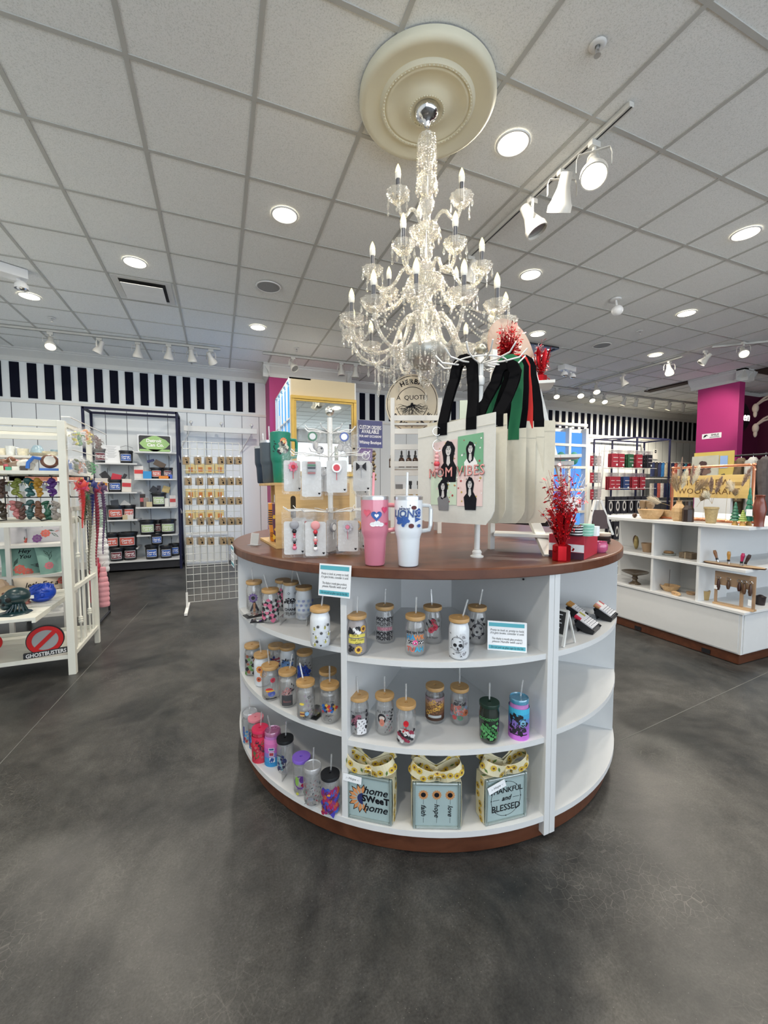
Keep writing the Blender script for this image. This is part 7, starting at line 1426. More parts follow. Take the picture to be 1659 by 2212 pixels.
bucket(325, 'b', 26, 30, 'blue', 'blue labelled bucket on the base under the stacked one', y=7.62, bail=False); bucket(356, 'b', 24, 27, 'blue', 'blue labelled bucket on the base, middle right', y=7.62, bail=False); bucket(374, 'b', 22, 26, 'blue', 'blue labelled bucket at the back right corner of the base', y=7.84, bail=False)
zz = .175+30*dep(hy(325, 1200, 7.62))/FPX; bucket(337, 'b', 24, 24, 'blue', 'blue labelled bucket stacked on top of the base buckets', y=7.66, z=zz)
def pouch(px, row, w, h, col, label, y=7.70, tilt=0, lift=0, stripe=None):
    z = RZ[row]; q = hy(px, 1100, y); k = dep(q)/FPX; t = thing('treat_pouch', label, 'packet', (q.x, y, z+lift*k), 0, 'packets on the bucket shelves'); w_, h_ = w*k, h*k; R_ = Euler((0, tilt, 0)); m = MB()
    m.box(R_.to_matrix()@Vector((0, 0, h_/2)), (w_, .03, h_), rot=R_); m.build('pouch', CM(col, .45), t, bevel=.006)
    if stripe: MB().box(R_.to_matrix()@Vector((0, -.017, h_*.55)), (w_*.9, .004, h_*.3), rot=R_).build('printed_band', CM(stripe, .45), t)
for a in [(303, 'r1', 18, 27, (.70, .68, .66), 'white and red packet at the left of the second right shelf', 7.70, 0, 0, (.65, .05, .05)), (321, 'r1', 16, 16, (.03, .28, .62), 'light blue packet in front of the red labelled bucket', 7.66), (358, 'r1', 22, 6, (.75, .25, .03), 'orange packet lying on the second right shelf', 7.64), (370, 'r1', 8, 9, (.05, .12, .55), 'small blue packet at the right of the second right shelf', 7.64), (345, 'r1', 22, 12, (.10, .07, .05), 'dark packet sticking out of the small red bucket', 7.76, .5, 26), (330, 'r1', 14, 5, (.02, .03, .14), 'navy card sticking up behind the small red bucket', 7.78, -.3, 36),
          (275, 'l1', 18, 28, (.70, .66, .60), 'white and red packet beside the blue labelled bucket', 7.70, .05, 0, (.55, .04, .05)), (252, 'l1', 18, 15, (.55, .03, .06), 'red packet sticking out of the blue labelled bucket', 7.74, .25, 24), (240, 'l1', 14, 24, (.02, .02, .025), 'black packet sticking out of the blue labelled bucket', 7.76, -.6, 22), (222, 'l1', 24, 30, (.66, .62, .58), 'white packet with an orange band at the left of the second left shelf', 7.70, 0, 0, (.65, .25, .03)), (268, 'l1', 6, 12, (.03, .03, .04), 'thin dark packet leaning out of the blue bucket', 7.75, .5, 28),
          (249, 'l2', 14, 14, (.05, .06, .08), 'dark packet sticking out of the red bucket on the third left shelf', 7.76, -.1, 28), (266, 'l2', 16, 14, (.62, .62, .62), 'white packet leaning behind the small jars', 7.78, .7, 26), (270, 'l2', 10, 10, (.55, .45, .28), 'small tan jar on the third left shelf', 7.64), (281, 'l2', 11, 10, (.66, .64, .62), 'small white jar on the third left shelf', 7.64),
          (309, 'r2', 10, 28, (.03, .02, .02), 'tall dark canister at the left of the third right shelf', 7.72, 0, 0, (.5, .1, .12)), (316, 'r2', 9, 20, (.25, .22, .20), 'grey canister on the third right shelf', 7.70), (323, 'r2', 11, 11, (.55, .45, .28), 'small tan jar on the third right shelf', 7.64), (330, 'r2', 14, 14, (.03, .035, .05), 'dark tag sticking up behind the green bucket', 7.78, .6, 30), (345, 'r2', 7, 15, (.05, .05, .07), 'thin dark stick behind the green bucket', 7.78, 0, 30), (358, 'r2', 14, 14, (.50, .38, .16), 'gold bag sticking up right of the green bucket', 7.76, .3, 30), (361, 'r2', 8, 18, (.66, .66, .64), 'white tube right of the green bucket', 7.68), (374, 'r2', 12, 24, (.68, .64, .62), 'white and red packet at the right end of the third right shelf', 7.68, 0, 0, (.55, .06, .06))]: pouch(*a)
q = hy(241, 1000, 7.7); k_ = dep(q)/FPX; t = thing('paper_notice', 'white paper notice standing on the top left shelf', 'sign', (q.x, 7.7, RZ['l0'])); MB().bb(-17*k_, 17*k_, 0, .003, 0, 38*k_).build('paper', paper, t); m = MB()
for j in range(12): y = (35-j*2.1)*k_; w = (10-(j % 3)*2)*k_; m.bb(-w, w, -.001, 0, y, y+.6*k_)
m.build('text_lines', CM((.35, .36, .38)), t)
q = hy(334, 950, 7.78); k_ = dep(q)/FPX; t = thing('shop_sign', 'green and black sign on the top right shelf of the bucket unit', 'sign', (q.x, 7.78, RZ['r0'])); MB().bb(-32*k_, 32*k_, 0, .004, 0, 38*k_).build('backing', paper, t); MB().poly([(x*k_, y*k_) for x, y in rrect(-30, 2, 30, 36, 3)], (0, -.001, 0), X, Z).build('black_field', black, t)
m = MB(); m.poly([(x*k_, y*k_) for x, y in [(29*math.cos(a)*(1-.10*abs(math.sin(4*a))), 19+15*math.sin(a)*(1+.12*math.cos(4*a))) for a in [2*PI*i/48 for i in range(48)]]], (0, -.002, 0), X, Z); m.poly([(x*k_, y*k_) for x, y in rect(-29, 2.5, 29, 7)], (0, -.002, 0), X, Z); m.build('green_cartouche', CM((.36, .58, .22)), t)
m = MB(); text(m, 'Detroit', 9.5*k_, (-2*k_, -.004, 25*k_), X, Z, shear=.1, bold=.003); text(m, 'Can Co.', 9.5*k_, (1*k_, -.004, 16*k_), X, Z, shear=.1, bold=.003); m.build('lettering', CM((.9, .92, .88)), t)
# ================================================================ GRID WALL WITH CARDS
GXa, GXb, GY, gz0, gz1 = -.345, .228, 4.86, .09, 1.83
t = thing('wire_grid_panel', 'free standing white wire grid panel with rows of kraft cards', 'display rack', (GXa, GY, 0)); W_ = GXb-GXa; m = MB()
for i in range(9): x = W_*i/8; m.cyl((x, 0, gz0), (x, 0, gz1), .0032, n=6)
for i in range(24): z = gz0+(gz1-gz0)*i/23; m.cyl((0, .004, z), (W_, .004, z), .0030, n=6)
m.build('wire_grid', M('grey_white_wire', (.55, .57, .56), .4, .2), t); m = MB()
for x in (.0, W_): m.beam((x, -.22, .02), (x, .22, .02), .03, .025).beam((x, 0, .02), (x, 0, .2), .02, .02)
m.build('foot_bar', white_metal, t)
kraft = M('kraft_card', (.26, .19, .11), .8, var=.1); krg = M('grey_kraft_back', (.30, .28, .25), .8)
names = ('first', 'second', 'third', 'fourth', 'fifth', 'sixth'); rows = ('top', 'second', 'third', 'fourth', 'lowest')
mich = [(-.012, .014), (-.004, .016), (.004, .010), (.010, .008), (.002, .005), (-.006, .010)]; mich2 = [(0, -.020), (-.002, -.008), (.004, .000), (.009, .001), (.008, -.006), (.013, -.009), (.012, -.018), (.006, -.021)]
cw, chh = .062, .080
def kcard(pos, label, n):
    t = thing('kraft_card', label, 'card', pos, 0, 'kraft cards with a dark state shape on the wire grid'); MB().poly(rrect(-cw/2, -chh, cw/2, 0, .008), (0, 0, 0), X, Z, .002).build('card', kraft, t)
    MB().poly([(x*1.3, y*1.3) for x, y in mich], (0, -.001, -chh*.5), X, Z).poly([(x*1.3, y*1.3) for x, y in mich2], (0, -.001, -chh*.5), X, Z).build('state_shape', ink, t); m = MB(); m.tube([(0, .11, .018), (0, 0, .016), (0, -.012, .022)], .002, 5).bb(-.008, .008, -.001, .001, 0, .016).build('hook', steel, t)
    for k in range(n): MB().bb(-cw/2-.004*k-.012, cw/2-.016, .028+.02*k, .030+.02*k, -chh, 0).build('spare_card', krg, t)
for r, y in enumerate((987, 1032, 1074, 1118, 1161)):
    for c, x in enumerate((402, 428, 452, 478, 497, 516) if r == 0 else (406+r, 431+r, 456, 480+r*.5, 499, 517)):
        q = hy(x, y, GY-.10)
        if r == 4 and c == 5: continue
        kcard(q, '%s kraft card from the left in the %s row of the wire grid' % (names[c], rows[r]), 1+(c+r) % 3)
# wall bar with three pegs, hanging yellow packets and a white crate behind the grid
a, b = hy(397, 925, 7.75), hy(555, 925, 7.75); t = thing('wall_rail', 'white wall rail with three round pegs above the wire grid', 'wall rail', (a.x, 7.75, a.z)); L_ = b.x-a.x; MB().bb(0, L_, -.02, .02, -.045, .045).build('rail', white_paint, t, bevel=.004); m = MB()
for f in (.10, .5, .92): m.cyl((L_*f, 0, .045), (L_*f, -.04, .085), .012).sph((L_*f, -.05, .10), .030, 12, 8)
m.build('pegs', white_paint, t); m = MB()
for f in (.08, .92): m.beam((L_*f, 0, -.04), (L_*f-.18, .24, -.36), .02, .012).beam((L_*f, 0, .0), (L_*f, .26, .0), .02, .02)
m.build('brackets', white_paint, t)
for r, (y, n) in enumerate(((1000+12, 4), (1066, 4), (1112, 4))):
    for c in range(n):
        q = hy(411+c*21, y-10, 8.005); o = thing('yellow_packet', '%s yellow packet from left, %s wall row behind the wire grid' % (names[c], rows[r]), 'packet', q, 0, 'yellow packets on the wall'); MB().bb(-.075, .075, -.015, .015, -.17, 0).build('packet', CM((.72, .56, .24), .5), o); MB().bb(-.03, .04, -.018, -.015, -.14, -.06).build('print', CM((.60, .20, .04)), o)
q0 = hy(400, 1100, 7.7); q1 = hy(490, 1100, 7.7); t = thing('white_cupboard', 'low white slatted crate standing against the wall behind the wire grid', 'cupboard', (q0.x, 7.7, 0)); W_ = q1.x-q0.x; m = MB(); MB().bb(0, W_, .0, .25, .0, .55).build('body', white_paint, t)
m = MB()
for k in range(7): m.bb(.02+k*(W_-.05)/6, .03+k*(W_-.05)/6, -.01, 0, .05, .5)
m.bb(0, W_, -.012, 0, .50, .53).bb(0, W_, -.012, 0, .03, .06); m.build('slats', M('grey_slats', (.5, .52, .55), .5), t)
# ================================================================ CABINET WITH MIRROR, BLUE LIT SIDE
cx0, cx1, cy0, cy1, ct_ = .95, 1.92, 5.84, 7.38, 2.875
t = thing('display_cabinet', 'tall cream cabinet with blue lit shelves on its left side', 'cabinet', (cx0, cy0, 0)); w_, d_ = cx1-cx0, cy1-cy0; cream = M('cream_panel', (.62, .52, .34), .55, var=.02)
MB().bb(.02, w_-.02, 0, .02, .05, ct_).build('end_panel', cream, t); MB().bb(.30, w_-.0, .02, d_, .05, ct_-.02).build('body', white_paint, t); MB().bb(0, .30, 0, d_, ct_-.02, ct_).bb(0, .02, 0, .02, .0, ct_).bb(w_-.02, w_, 0, .02, 0, ct_).bb(0, .30, d_-.02, d_, .0, ct_).bb(0, w_, .02, d_, 0, .08).build('frame', white_paint, t)
MB().bb(.05, .30, .02, d_-.02, .1, ct_-.04).build('backlit_panel', EM('blue_cabinet_light', (.13, .45, .95), .9), t); m = MB()
for z in (.5, .95, 1.4, 1.85, 2.3): m.bb(-.004, .05, .02, d_-.02, z, z+.02)
m.build('shelf', white_paint, t); m = MB()
for k in range(1, 5): y = d_*k/5; m.bb(-.004, .02, y-.010, y+.010, .08, ct_-.02)
m.build('upright', white_paint, t)
m = MB(); 
for k in range(5): m.sph((.03, d_*(k+.5)/5, ct_-.045), .015, 10, 6)
m.build('led_spot', EM('led_spot', (.5, .85, 1), 12), t)
a, b = hy(628, 852, cy0-.02), hy(769, 866, cy0-.02); mw = b.x-a.x; mz = (a.z+b.z)/2; t = thing('gold_mirror', 'gold framed mirror on the cream cabinet end', 'mirror', ((a.x+b.x)/2, cy0-.004, 0)); mb = 1.5
def mirror_frame(w, z0, z1, y, fw, name, mat, th):
    m = MB(); m.bb(-w/2, w/2, y-th, y, z1-fw, z1).bb(-w/2, w/2, y-th, y, z0, z0+fw).bb(-w/2, -w/2+fw, y-th, y, z0+fw, z1-fw).bb(w/2-fw, w/2, y-th, y, z0+fw, z1-fw); m.build(name, mat, t, bevel=.004)
mirror_frame(mw, mb, mz, 0, .045, 'outer_frame', gold, .045); mirror_frame(mw-.085, mb+.0425, mz-.0425, 0, .030, 'inner_frame', gold, .028)
MB().bb(-mw/2+.06, mw/2-.06, -.012, -.008, mb+.06, mz-.06).build('glass', M('mirror_glass', (.75, .78, .74), .02, 1, var=0), t)
# ================================================================ LEFT WHITE RACK
FX, FY, BY, HT = -1.0, 3.5, 4.14, 1.80
wp = M('cream_white_paint', (.74, .74, .66), .5, var=.03)
t = thing('white_rack', 'white wooden rack with turned spindles on its end at the left edge', 'rack', (FX, FY, 0)); L_ = 1.7; D_ = BY-FY; m = MB(); b = .045

for a_, b_, w_ in (((0, 0, 0), (0, 0, HT), b), ((0, D_, 0), (0, D_, HT-.02), b*.8), ((-L_, 0, 0), (-L_, 0, HT), b), ((-L_, D_, 0), (-L_, D_, HT), b)): MB().beam(a_, b_, w_, w_).build('corner_post', wp, t, bevel=.002)
for z in (.14, .60, 1.18, HT-.02): MB().beam((0, 0, z), (0, D_, z), .03, .03).build('end_rail', wp, t, bevel=.001)
for k, f in enumerate((.14, .34, .5, .70, .86)):
    if k % 2: 
        m = MB(); y = D_*f; m.lathe((0, y, 0), [(.007, .14), (.007, .30), (.016, .31), (.016, .32), (.010, .325), (.016, .33), (.016, .34), (.010, .345), (.016, .35), (.007, .36), (.007, .80), (.015, .81), (.015, .82), (.010, .825), (.015, .84), (.007, .85), (.007, 1.18)], 10); m.build('spindle', wp, t)
    else: MB().beam((0, D_*f, .14), (0, D_*f, 1.18), .012, .034).build('end_slat', wp, t)
for z, th in ((HT-.02, .045), (HT-.07, .03), (HT-.12, .03)):
    MB().beam((0, .0, z), (-L_, .0, z), .02, th).build('top_rail', wp, t, bevel=.001)
MB().beam((0, D_, HT-.02), (-L_, D_, HT-.02), .02, .04).build('top_rail', wp, t)
MB().bb(-L_, 0, -.01, D_, .115, .145).build('bottom_board', wp, t, bevel=.002)
S2, S3, S4 = 1.455, 1.10, .505
MB().bb(-L_, -.01, .02, D_, S2-.025, S2).build('shelf', wp, t, bevel=.001); MB().bb(-L_, -.01, -.02, D_, S3-.03, S3).build('shelf', wp, t, bevel=.001)
m = MB()
for k in range(6): y = -.27+k*.142; m.bb(-L_, -.11, y, y+.132, S4-.02, S4)
m.bb(-.13, -.11, -.27, .58, S4-.035, S4-.02); m.build('slatted_shelf', wp, t, bevel=.001)
MB().bb(-L_, 0, D_-.05, D_-.03, .145, .17).build('rear_rail', wp, t)
def rk(px, z, y): return hy(px, 1050, y).x, y, z
# emblem sign on the bottom board: ring and slash, lettering below
q = hz(97, 1416, .146); t = thing('ring_emblem_sign', 'red ring and slash emblem sign on a black base with white lettering', 'sign', (q.x, q.y, .146), facing(q)-.12); s_ = dep(q)/FPX
MB().poly([(x*s_, y*s_) for x, y in circ(2, 34, 33, 32, 40)], (0, .004, 0), X, Z, .012).build('back_plate', black, t); m = MB(); n = 48; vs = []
for i in range(n): a = 2*PI*i/n; vs += [((2+31*math.cos(a))*s_, -.004, (34+30*math.sin(a))*s_), ((2+22.5*math.cos(a))*s_, -.004, (34+21.5*math.sin(a))*s_)]
m.add(vs, [(2*i, 2*i+1, (2*i+3) % (2*n), (2*i+2) % (2*n)) for i in range(n)]); m.beam(((2-17)*s_, -.005, (34-17)*s_), ((2+18)*s_, -.005, (34+18)*s_), 8.5*s_, .003, up=(0, 1, 0)); m.build('red_ring', M('sign_red', (.58, .01, .01), .4), t)
MB().poly([(x*s_, y*s_) for x, y in circ(2, 34, 22.5, 21.5, 32)], (0, -.002, 0), X, Z).build('grey_field', CM((.35, .37, .37), .5), t)
bs = MB().box((3*s_, 0, 5*s_), (76*s_, .02, 13*s_)).build('base', black, t, bevel=.003); m = MB(); text(m, 'GHOSTBUSTERS', 11.5*s_, (3*s_, -.0115, 5*s_), X, Z, bold=.0012, fit=68*s_); m.build('lettering', CM((.72, .72, .72)), bs)
q = hz(0, 1405, .146); t = thing('red_disc_sign', 'edge of a round red sign at the left edge of the bottom board', 'sign', (q.x-.05, q.y, .146), 0); MB().poly(circ(0, .06, .065, None, 28), (0, 0, 0), X, Z, .01).build('disc', M('sign_red', (.58, .01, .01), .4), t)
# lower shelf sculptures
q = hz(33, 1325, S4); k_ = dep(q)/FPX; t = thing('skull_sculpture', 'dark green black printed skull on a tentacle base, nearest on the slatted shelf', 'sculpture', (q.x, q.y, S4), facing(q)); dgm = M('dark_teal_print', (.008, .03, .035), .3, var=.4, scale=30)
MB().lathe((0, 0, 0), [(.001, 0), (28*k_, 0), (26*k_, 3*k_), (14*k_, 6*k_), (.001, 8*k_)], 24, flute=.06, fn=7).build('base', dgm, t); m = MB()
m.sph((4*k_, 0, 37*k_), (23*k_, 20*k_, 19*k_), 20, 14); m.sph((-12*k_, -3*k_, 31*k_), (14*k_, 15*k_, 15*k_), 14, 10); m.sph((-15*k_, -4*k_, 19*k_), (9*k_, 11*k_, 8*k_), 12, 8)
for j in range(14): a = j*.45; m.tube([((4+9*math.cos(a))*k_, 9*math.sin(a)*k_, 26*k_), ((4+12*math.cos(a))*k_, 11*math.sin(a)*k_, 14*k_), ((2+19*math.cos(a))*k_, 16*math.sin(a)*k_, 3*k_)], 3*k_, 6, r1=1.5*k_)
m.build('skull', dgm, t); MB().sph((-10*k_, -17*k_, 34*k_), (5*k_, 3*k_, 5*k_), 12, 8).sph((-22*k_, -12*k_, 33*k_), (3.5*k_, 3*k_, 5*k_), 10, 8).sph((-18*k_, -15.5*k_, 25*k_), (2.4*k_, 2*k_, 3.4*k_), 10, 8).build('eye_sockets', M('socket_black', (.002, .002, .003), .8), t)
q = hz(92, 1299, S4); k_ = dep(q)/FPX; t = thing('blue_mask', 'bright blue printed carved head on the slatted shelf', 'sculpture', (q.x, q.y, S4), facing(q)); blm = M('cobalt_print', (.01, .06, .45), .3, var=.3); m = MB(); m.sph((0, 0, 19*k_), (24*k_, 18*k_, 20*k_), 22, 14)
for j in range(26): a = j*.52; m.tube([Vector((22*math.cos(a)*k_*.9, 15*math.sin(a)*k_, (20+10*math.sin(j))*k_)), Vector((19*math.cos(a+.4)*k_, 14*math.sin(a+.4)*k_, (30+5*math.sin(j*2))*k_)), Vector((10*math.cos(a+.8)*k_, 8*math.sin(a+.8)*k_, 38*k_))], 2.6*k_, 6, r1=1.2*k_)
for sx in (-1, 1): m.tube([(sx*4*k_-2*k_, -17*k_, 24*k_), (sx*9*k_-2*k_, -17.5*k_, 26*k_), (sx*14*k_-2*k_, -14*k_, 23*k_)], 2*k_, 6)
m.sph((0, -17*k_, 17*k_), (4*k_, 5*k_, 5*k_)); m.sph((0, -15*k_, 9*k_), (11*k_, 5*k_, 3*k_)); m.build('head', blm, t); MB().box((-18*k_, -15*k_, 16*k_), (10*k_, .001, 7*k_), -.4).build('price_tag', paper, t)
for k, (px, py, w, h, c, lab, pr_) in enumerate(((18, 1292, 22, 30, (.45, .32, .20), 'tan printed skull head behind the dark green one', 3.75), (38, 1300, 15, 18, (.55, .40, .18), 'pale yellow ribbed printed ornament behind the skull', 3.7), (4, 1290, 14, 40, (.42, .30, .20), 'tan pointed printed head at the left edge of the slatted shelf', 3.7), (56, 1296, 10, 22, (.50, .22, .18), 'dusty red round ornament beside the blue head', 3.9))):
    q = hz(px, py+8, S4); t = thing('printed_ornament', lab, 'ornament', (q.x, q.y, S4), facing(q)); k_ = dep(q)/FPX; m = MB(); m.lathe((0, 0, 0), [(.001, 0), (w*.7*k_, 0), (w*.8*k_, h*.1*k_), (w*.55*k_, h*.25*k_), (w*k_, h*.55*k_), (w*.85*k_, h*.9*k_), (w*.3*k_, h*1.15*k_), (.001, h*1.2*k_)], 18, flute=.08, fn=6); m.build('body', M('tan_print_%d' % k, c, .5, var=.2), t); MB().sph((-w*.3*k_, -w*.8*k_, h*.7*k_), (w*.2*k_, w*.12*k_, h*.13*k_), 10, 8).sph((w*.35*k_, -w*.78*k_, h*.7*k_), (w*.2*k_, w*.12*k_, h*.13*k_), 10, 8).build('hollows', CM((.12, .05, .03)), t)
# top shelves: ceramics on a wall shelf beyond, creatures on the rack
CZ = hy(60, 985, 4.7); sh = thing('ceramics_shelf', 'white shelf of pottery beyond the left rack', 'shelf', (-3.1, 4.65, 0)); m = MB(); 
zsh = hy(80, 985, 4.7).z; MB().bb(0, hy(128, 985, 4.7).x+3.1, 0, .35, zsh-.02, zsh).build('shelf_board', white_paint, sh); zs2 = hy(70, 1039, 4.7).z
MB().bb(0, hy(134, 1039, 4.7).x+3.1, 0, .35, zs2-.02, zs2).build('shelf_board', white_paint, sh); zs3 = hy(70, 1176, 4.75).z; MB().bb(0, hy(137, 1176, 4.75).x+3.1, .05, .45, zs3-.025, zs3).build('shelf_board', white_paint, sh)
zs4 = hy(70, 1241, 4.75).z; MB().bb(0, hy(140, 1241, 4.75).x+3.1, .05, .45, zs4-.025, zs4).build('shelf_board', white_paint, sh); m = MB()
for x in (hy(17, 1200, 4.7).x+3.1, hy(137, 1200, 4.7).x+3.1): m.beam((x, .06, 0), (x, .06, zsh), .035, .03).beam((x, .42, 0), (x, .42, zsh), .035, .03)
m.bb(0, hy(140, 1290, 4.75).x+3.1, .05, .45, .12, .15); m.build('uprights', white_paint, sh)
cer = M('cream_glaze_flecks', (.66, .62, .48), .25, var=.35, scale=45, coat=.5); cerb = M('blue_grey_glaze', (.28, .40, .48), .25, var=.5, scale=14, coat=.5); cerw = M('white_glaze', (.62, .66, .66), .25, var=.25, scale=50, coat=.5)
def mug(px, py, w, h, mat, label, handle=1, y=4.78, z=None, prof=None):
    q = hy(px, 1000, y); k_ = dep(q)/FPX; t = thing('ceramic_mug' if handle else 'ceramic_bowl', label, 'mug' if handle else 'bowl', (q.x, y, zsh if z is None else z), facing(q)); r, hh = w*k_/2, h*k_
    MB().lathe((0, 0, 0), prof(r, hh) if prof else [(.001, 0), (r*.85, 0), (r*.9, hh*.1), (r, hh), (r*.92, hh), (r*.82, hh*.12), (.001, hh*.1)], 26).build('body', mat, t)
    if handle: MB().tube([(r*.95, 0, hh*.85), (r*1.5, 0, hh*.85), (r*1.6, 0, hh*.5), (r*1.3, 0, hh*.2), (r*.9, 0, hh*.2)], .006, 8).build('handle', mat, t)
mug(24, 0, 17, 21, cerw, 'tall speckled white mug with a handle on the pottery shelf'); mug(5, 0, 18, 16, cer, 'cream flecked mug at the left edge of the pottery shelf'); mug(51, 0, 20, 16, cer, 'cream flecked tumbler bowl on the pottery shelf', 0)
mug(82, 0, 24, 24, cerb, 'blue grey banded vase on the pottery shelf', 0, prof=lambda r, h: [(.001, 0), (r, 0), (r*1.02, h*.3), (r*.85, h*.7), (r*.55, h*.95), (r*.4, h), (.001, h)]); mug(84, 0, 38, 6, cer, 'wide low speckled bowl in front of the blue grey vase', 0, y=4.70, prof=lambda r, h: prof_bowl(r, h, .5)); mug(110, 0, 30, 10, cer, 'stacked cream plates at the right end of the pottery shelf', 0, y=4.72, prof=lambda r, h: prof_bowl(r, h, .6)); mug(120, 0, 16, 16, cerb, 'blue mug behind the stacked plates', 0, y=4.84)
rr = random.Random(21)
def creature(pos, label, col, s, col2=None, kind='blob', cat='toy', group=None):
    t = thing('printed_toy', label, cat, pos, facing(pos)+rr.uniform(-.4, .4), group); mt = M('toy_%02x%02x%02x' % tuple(int(c*255) for c in col), col, .4, var=.35, scale=40); m = MB()
    if kind == 'blob':
        m.sph((0, 0, s*.45), (s*.5, s*.3, s*.35), 14, 10); m.sph((s*.42, -s*.1, s*.75), (s*.24, s*.2, s*.22), 12, 8)
        for i in range(4): m.cyl((s*(-.3+.2*i), -s*.1+(i % 2)*s*.2, 0), (s*(-.3+.2*i), 0, s*.4), s*.09, s*.12, 8)
        m.tube([(-s*.4, 0, s*.5), (-s*.7, 0, s*.6), (-s*.8, 0, s*.85)], s*.08, 6, r1=s*.02)
    elif kind == 'hang':
        for i in range(9): a = i/8; m.sph((rr.uniform(-.16, .16)*s, rr.uniform(-.08, .08)*s, -s*(.12+a*1.15)), (s*rr.uniform(.14, .30), s*rr.uniform(.1, .2), s*rr.uniform(.10, .22)), 9, 6, rot=Euler((0, rr.uniform(-.9, .9), 0)))
        for sx in (-1, 1): m.tube([(sx*s*.1, 0, -s*.3), (sx*s*.45, 0, -s*.25), (sx*s*.55, 0, -s*.55)], s*.07, 6, r1=s*.02)
        for i in range(6): m.cyl((0, 0, -s*(.2+i*.2)), (s*.2*(-1)**i, -s*.2, -s*(.16+i*.2)), s*.05, .001, 5)
    elif kind == 'tail':
        N, H = 26, min(s, .26)
        for i in range(N): a = i/N; z = -s*a; r_ = H*.07*(1-a*.75); m.cyl((math.sin(a*5)*s*.02, 0, z), (math.sin(a*5)*s*.02, 0, z-s/N*.9), r_, r_*.6, 8); m.cyl((0, 0, z), (r_*1.7, -r_, z-.004), r_*.35, .0005, 4).cyl((0, 0, z), (-r_*1.7, -r_, z-.004), r_*.35, .0005, 4)
        m.sph((0, 0, H*.06), (H*.12, H*.09, H*.14), 12, 8); m.sph((0, -H*.08, H*.18), (H*.06, H*.12, H*.06), 10, 8)
        for sx in (-1, 1): m.add([(sx*H*.05, 0, H*.08), (sx*H*.17, .01, H*.12), (sx*H*.14, 0, H*.0), (sx*H*.19, .01, -H*.10), (sx*H*.05, 0, -H*.05)], [(0, 1, 2, 3, 4)])
    m.build('body', mt, t)
    if col2:
        e = MB()
        if kind == 'blob': e.box((-s*.1, -s*.33, s*.2), (s*.4, .002, s*.3), -.3)
        elif kind == 'hang': e.box((s*.35, -s*.1, -s*.7), (s*.3, .002, s*.5), .2)
        else: e.sph((0, -H*.2, H*.2), H*.03)
        e.build('marking', CM(col2), t)
    return t
for px, c, c2, s, lab in ((8, (.16, .06, .03), (.5, .55, .4), .11, 'brown printed bear on the second rack shelf, far left'), (20, (.45, .08, .10), (.05, .3, .2), .09, 'red and green printed figure on the second rack shelf'), (36, (.20, .14, .10), (.6, .6, .55), .10, 'brown and white printed cow on the second rack shelf'), (56, (.55, .54, .50), (.05, .04, .04), .11, 'white and black printed dog on the second rack shelf')):
    creature(Vector((hy(px, 1010, FY+.25).x, FY+.25, S2)), lab, c, s, c2)
q = Vector((hy(108, 1010, FY+.22).x, FY+.22, S2)); t = thing('blue_arm_toy', 'round brown faced toy with blue arms on the second rack shelf', 'toy', q, facing(q)); MB().sph((0, 0, .075), (.055, .045, .05), 18, 12).build('face', CM((.12, .05, .03), .3), t); MB().cyl((0, -.04, .078), (0, -.05, .078), .034, .034, 20).build('plate', CM((.6, .6, .58), .4), t)
m = MB()
for sx in (-1, 1): m.tube([(sx*.045, 0, .09), (sx*.09, 0, .10), (sx*.12, 0, .06), (sx*.125, 0, .02)], .013, 8)
m.box((0, 0, .012), (.12, .04, .024)); m.build('blue_arms', CM((.02, .12, .45), .35), t)
# black wire hooks with hanging bags, between the shelves
t = thing('wire_hook_rack', 'black wire hook rack on the third rack shelf', 'display rack', (hy(60, 1100, FY+.15).x, FY+.30, S3)); zA, zB = hy(60, 1028, FY+.2).z-S3, hy(60, 1075, FY+.2).z-S3; m = MB()
for z in (zA, zB): m.cyl((-.45, 0, z), (.34, 0, z), .004)
for x in (-.18, .10, .34): m.cyl((x, 0, 0), (x, 0, zA), .004).cyl((x, 0, .004), (x, -.22, .004), .004).tube([(x, -.22, .004), (x-.02, -.24, .03)], .004)
for z in (zA, zB):
    for x in (-.36, -.24, -.12, .0, .12, .24): m.tube([(x, 0, z), (x, -.10, z+.004), (x, -.12, z+.02)], .003, 5)
m.build('wire_frame', black, t)
for row, y, its in ((0, 1030, ((1, (.10, .06, .05), 'dark brown'), (35, (.22, .26, .05), 'olive green segmented'), (65, (.03, .12, .12), 'teal'), (82, (.55, .30, .04), 'orange and yellow'), (111, (.10, .03, .22), 'purple butterfly shaped'))), (1, 1078, ((4, (.04, .03, .02), 'black brown'), (33, (.45, .16, .16), 'pink'), (45, (.12, .06, .05), 'maroon brown'), (66, (.03, .09, .09), 'dark teal'), (86, (.15, .07, .04), 'glittery brown'), (103, (.02, .10, .06), 'dark green'), (120, (.3, .28, .26), 'white and red')))):
    for px, c, nm in its:
        q = hy(px, y+4, FY+.20); creature(q, '%s printed creature hanging on the %s row of black hooks' % (nm, ('upper', 'lower')[row]), c, .095, (.55, .58, .56) if rr.random() < .5 else None, 'hang', group='printed creatures on the black hooks')
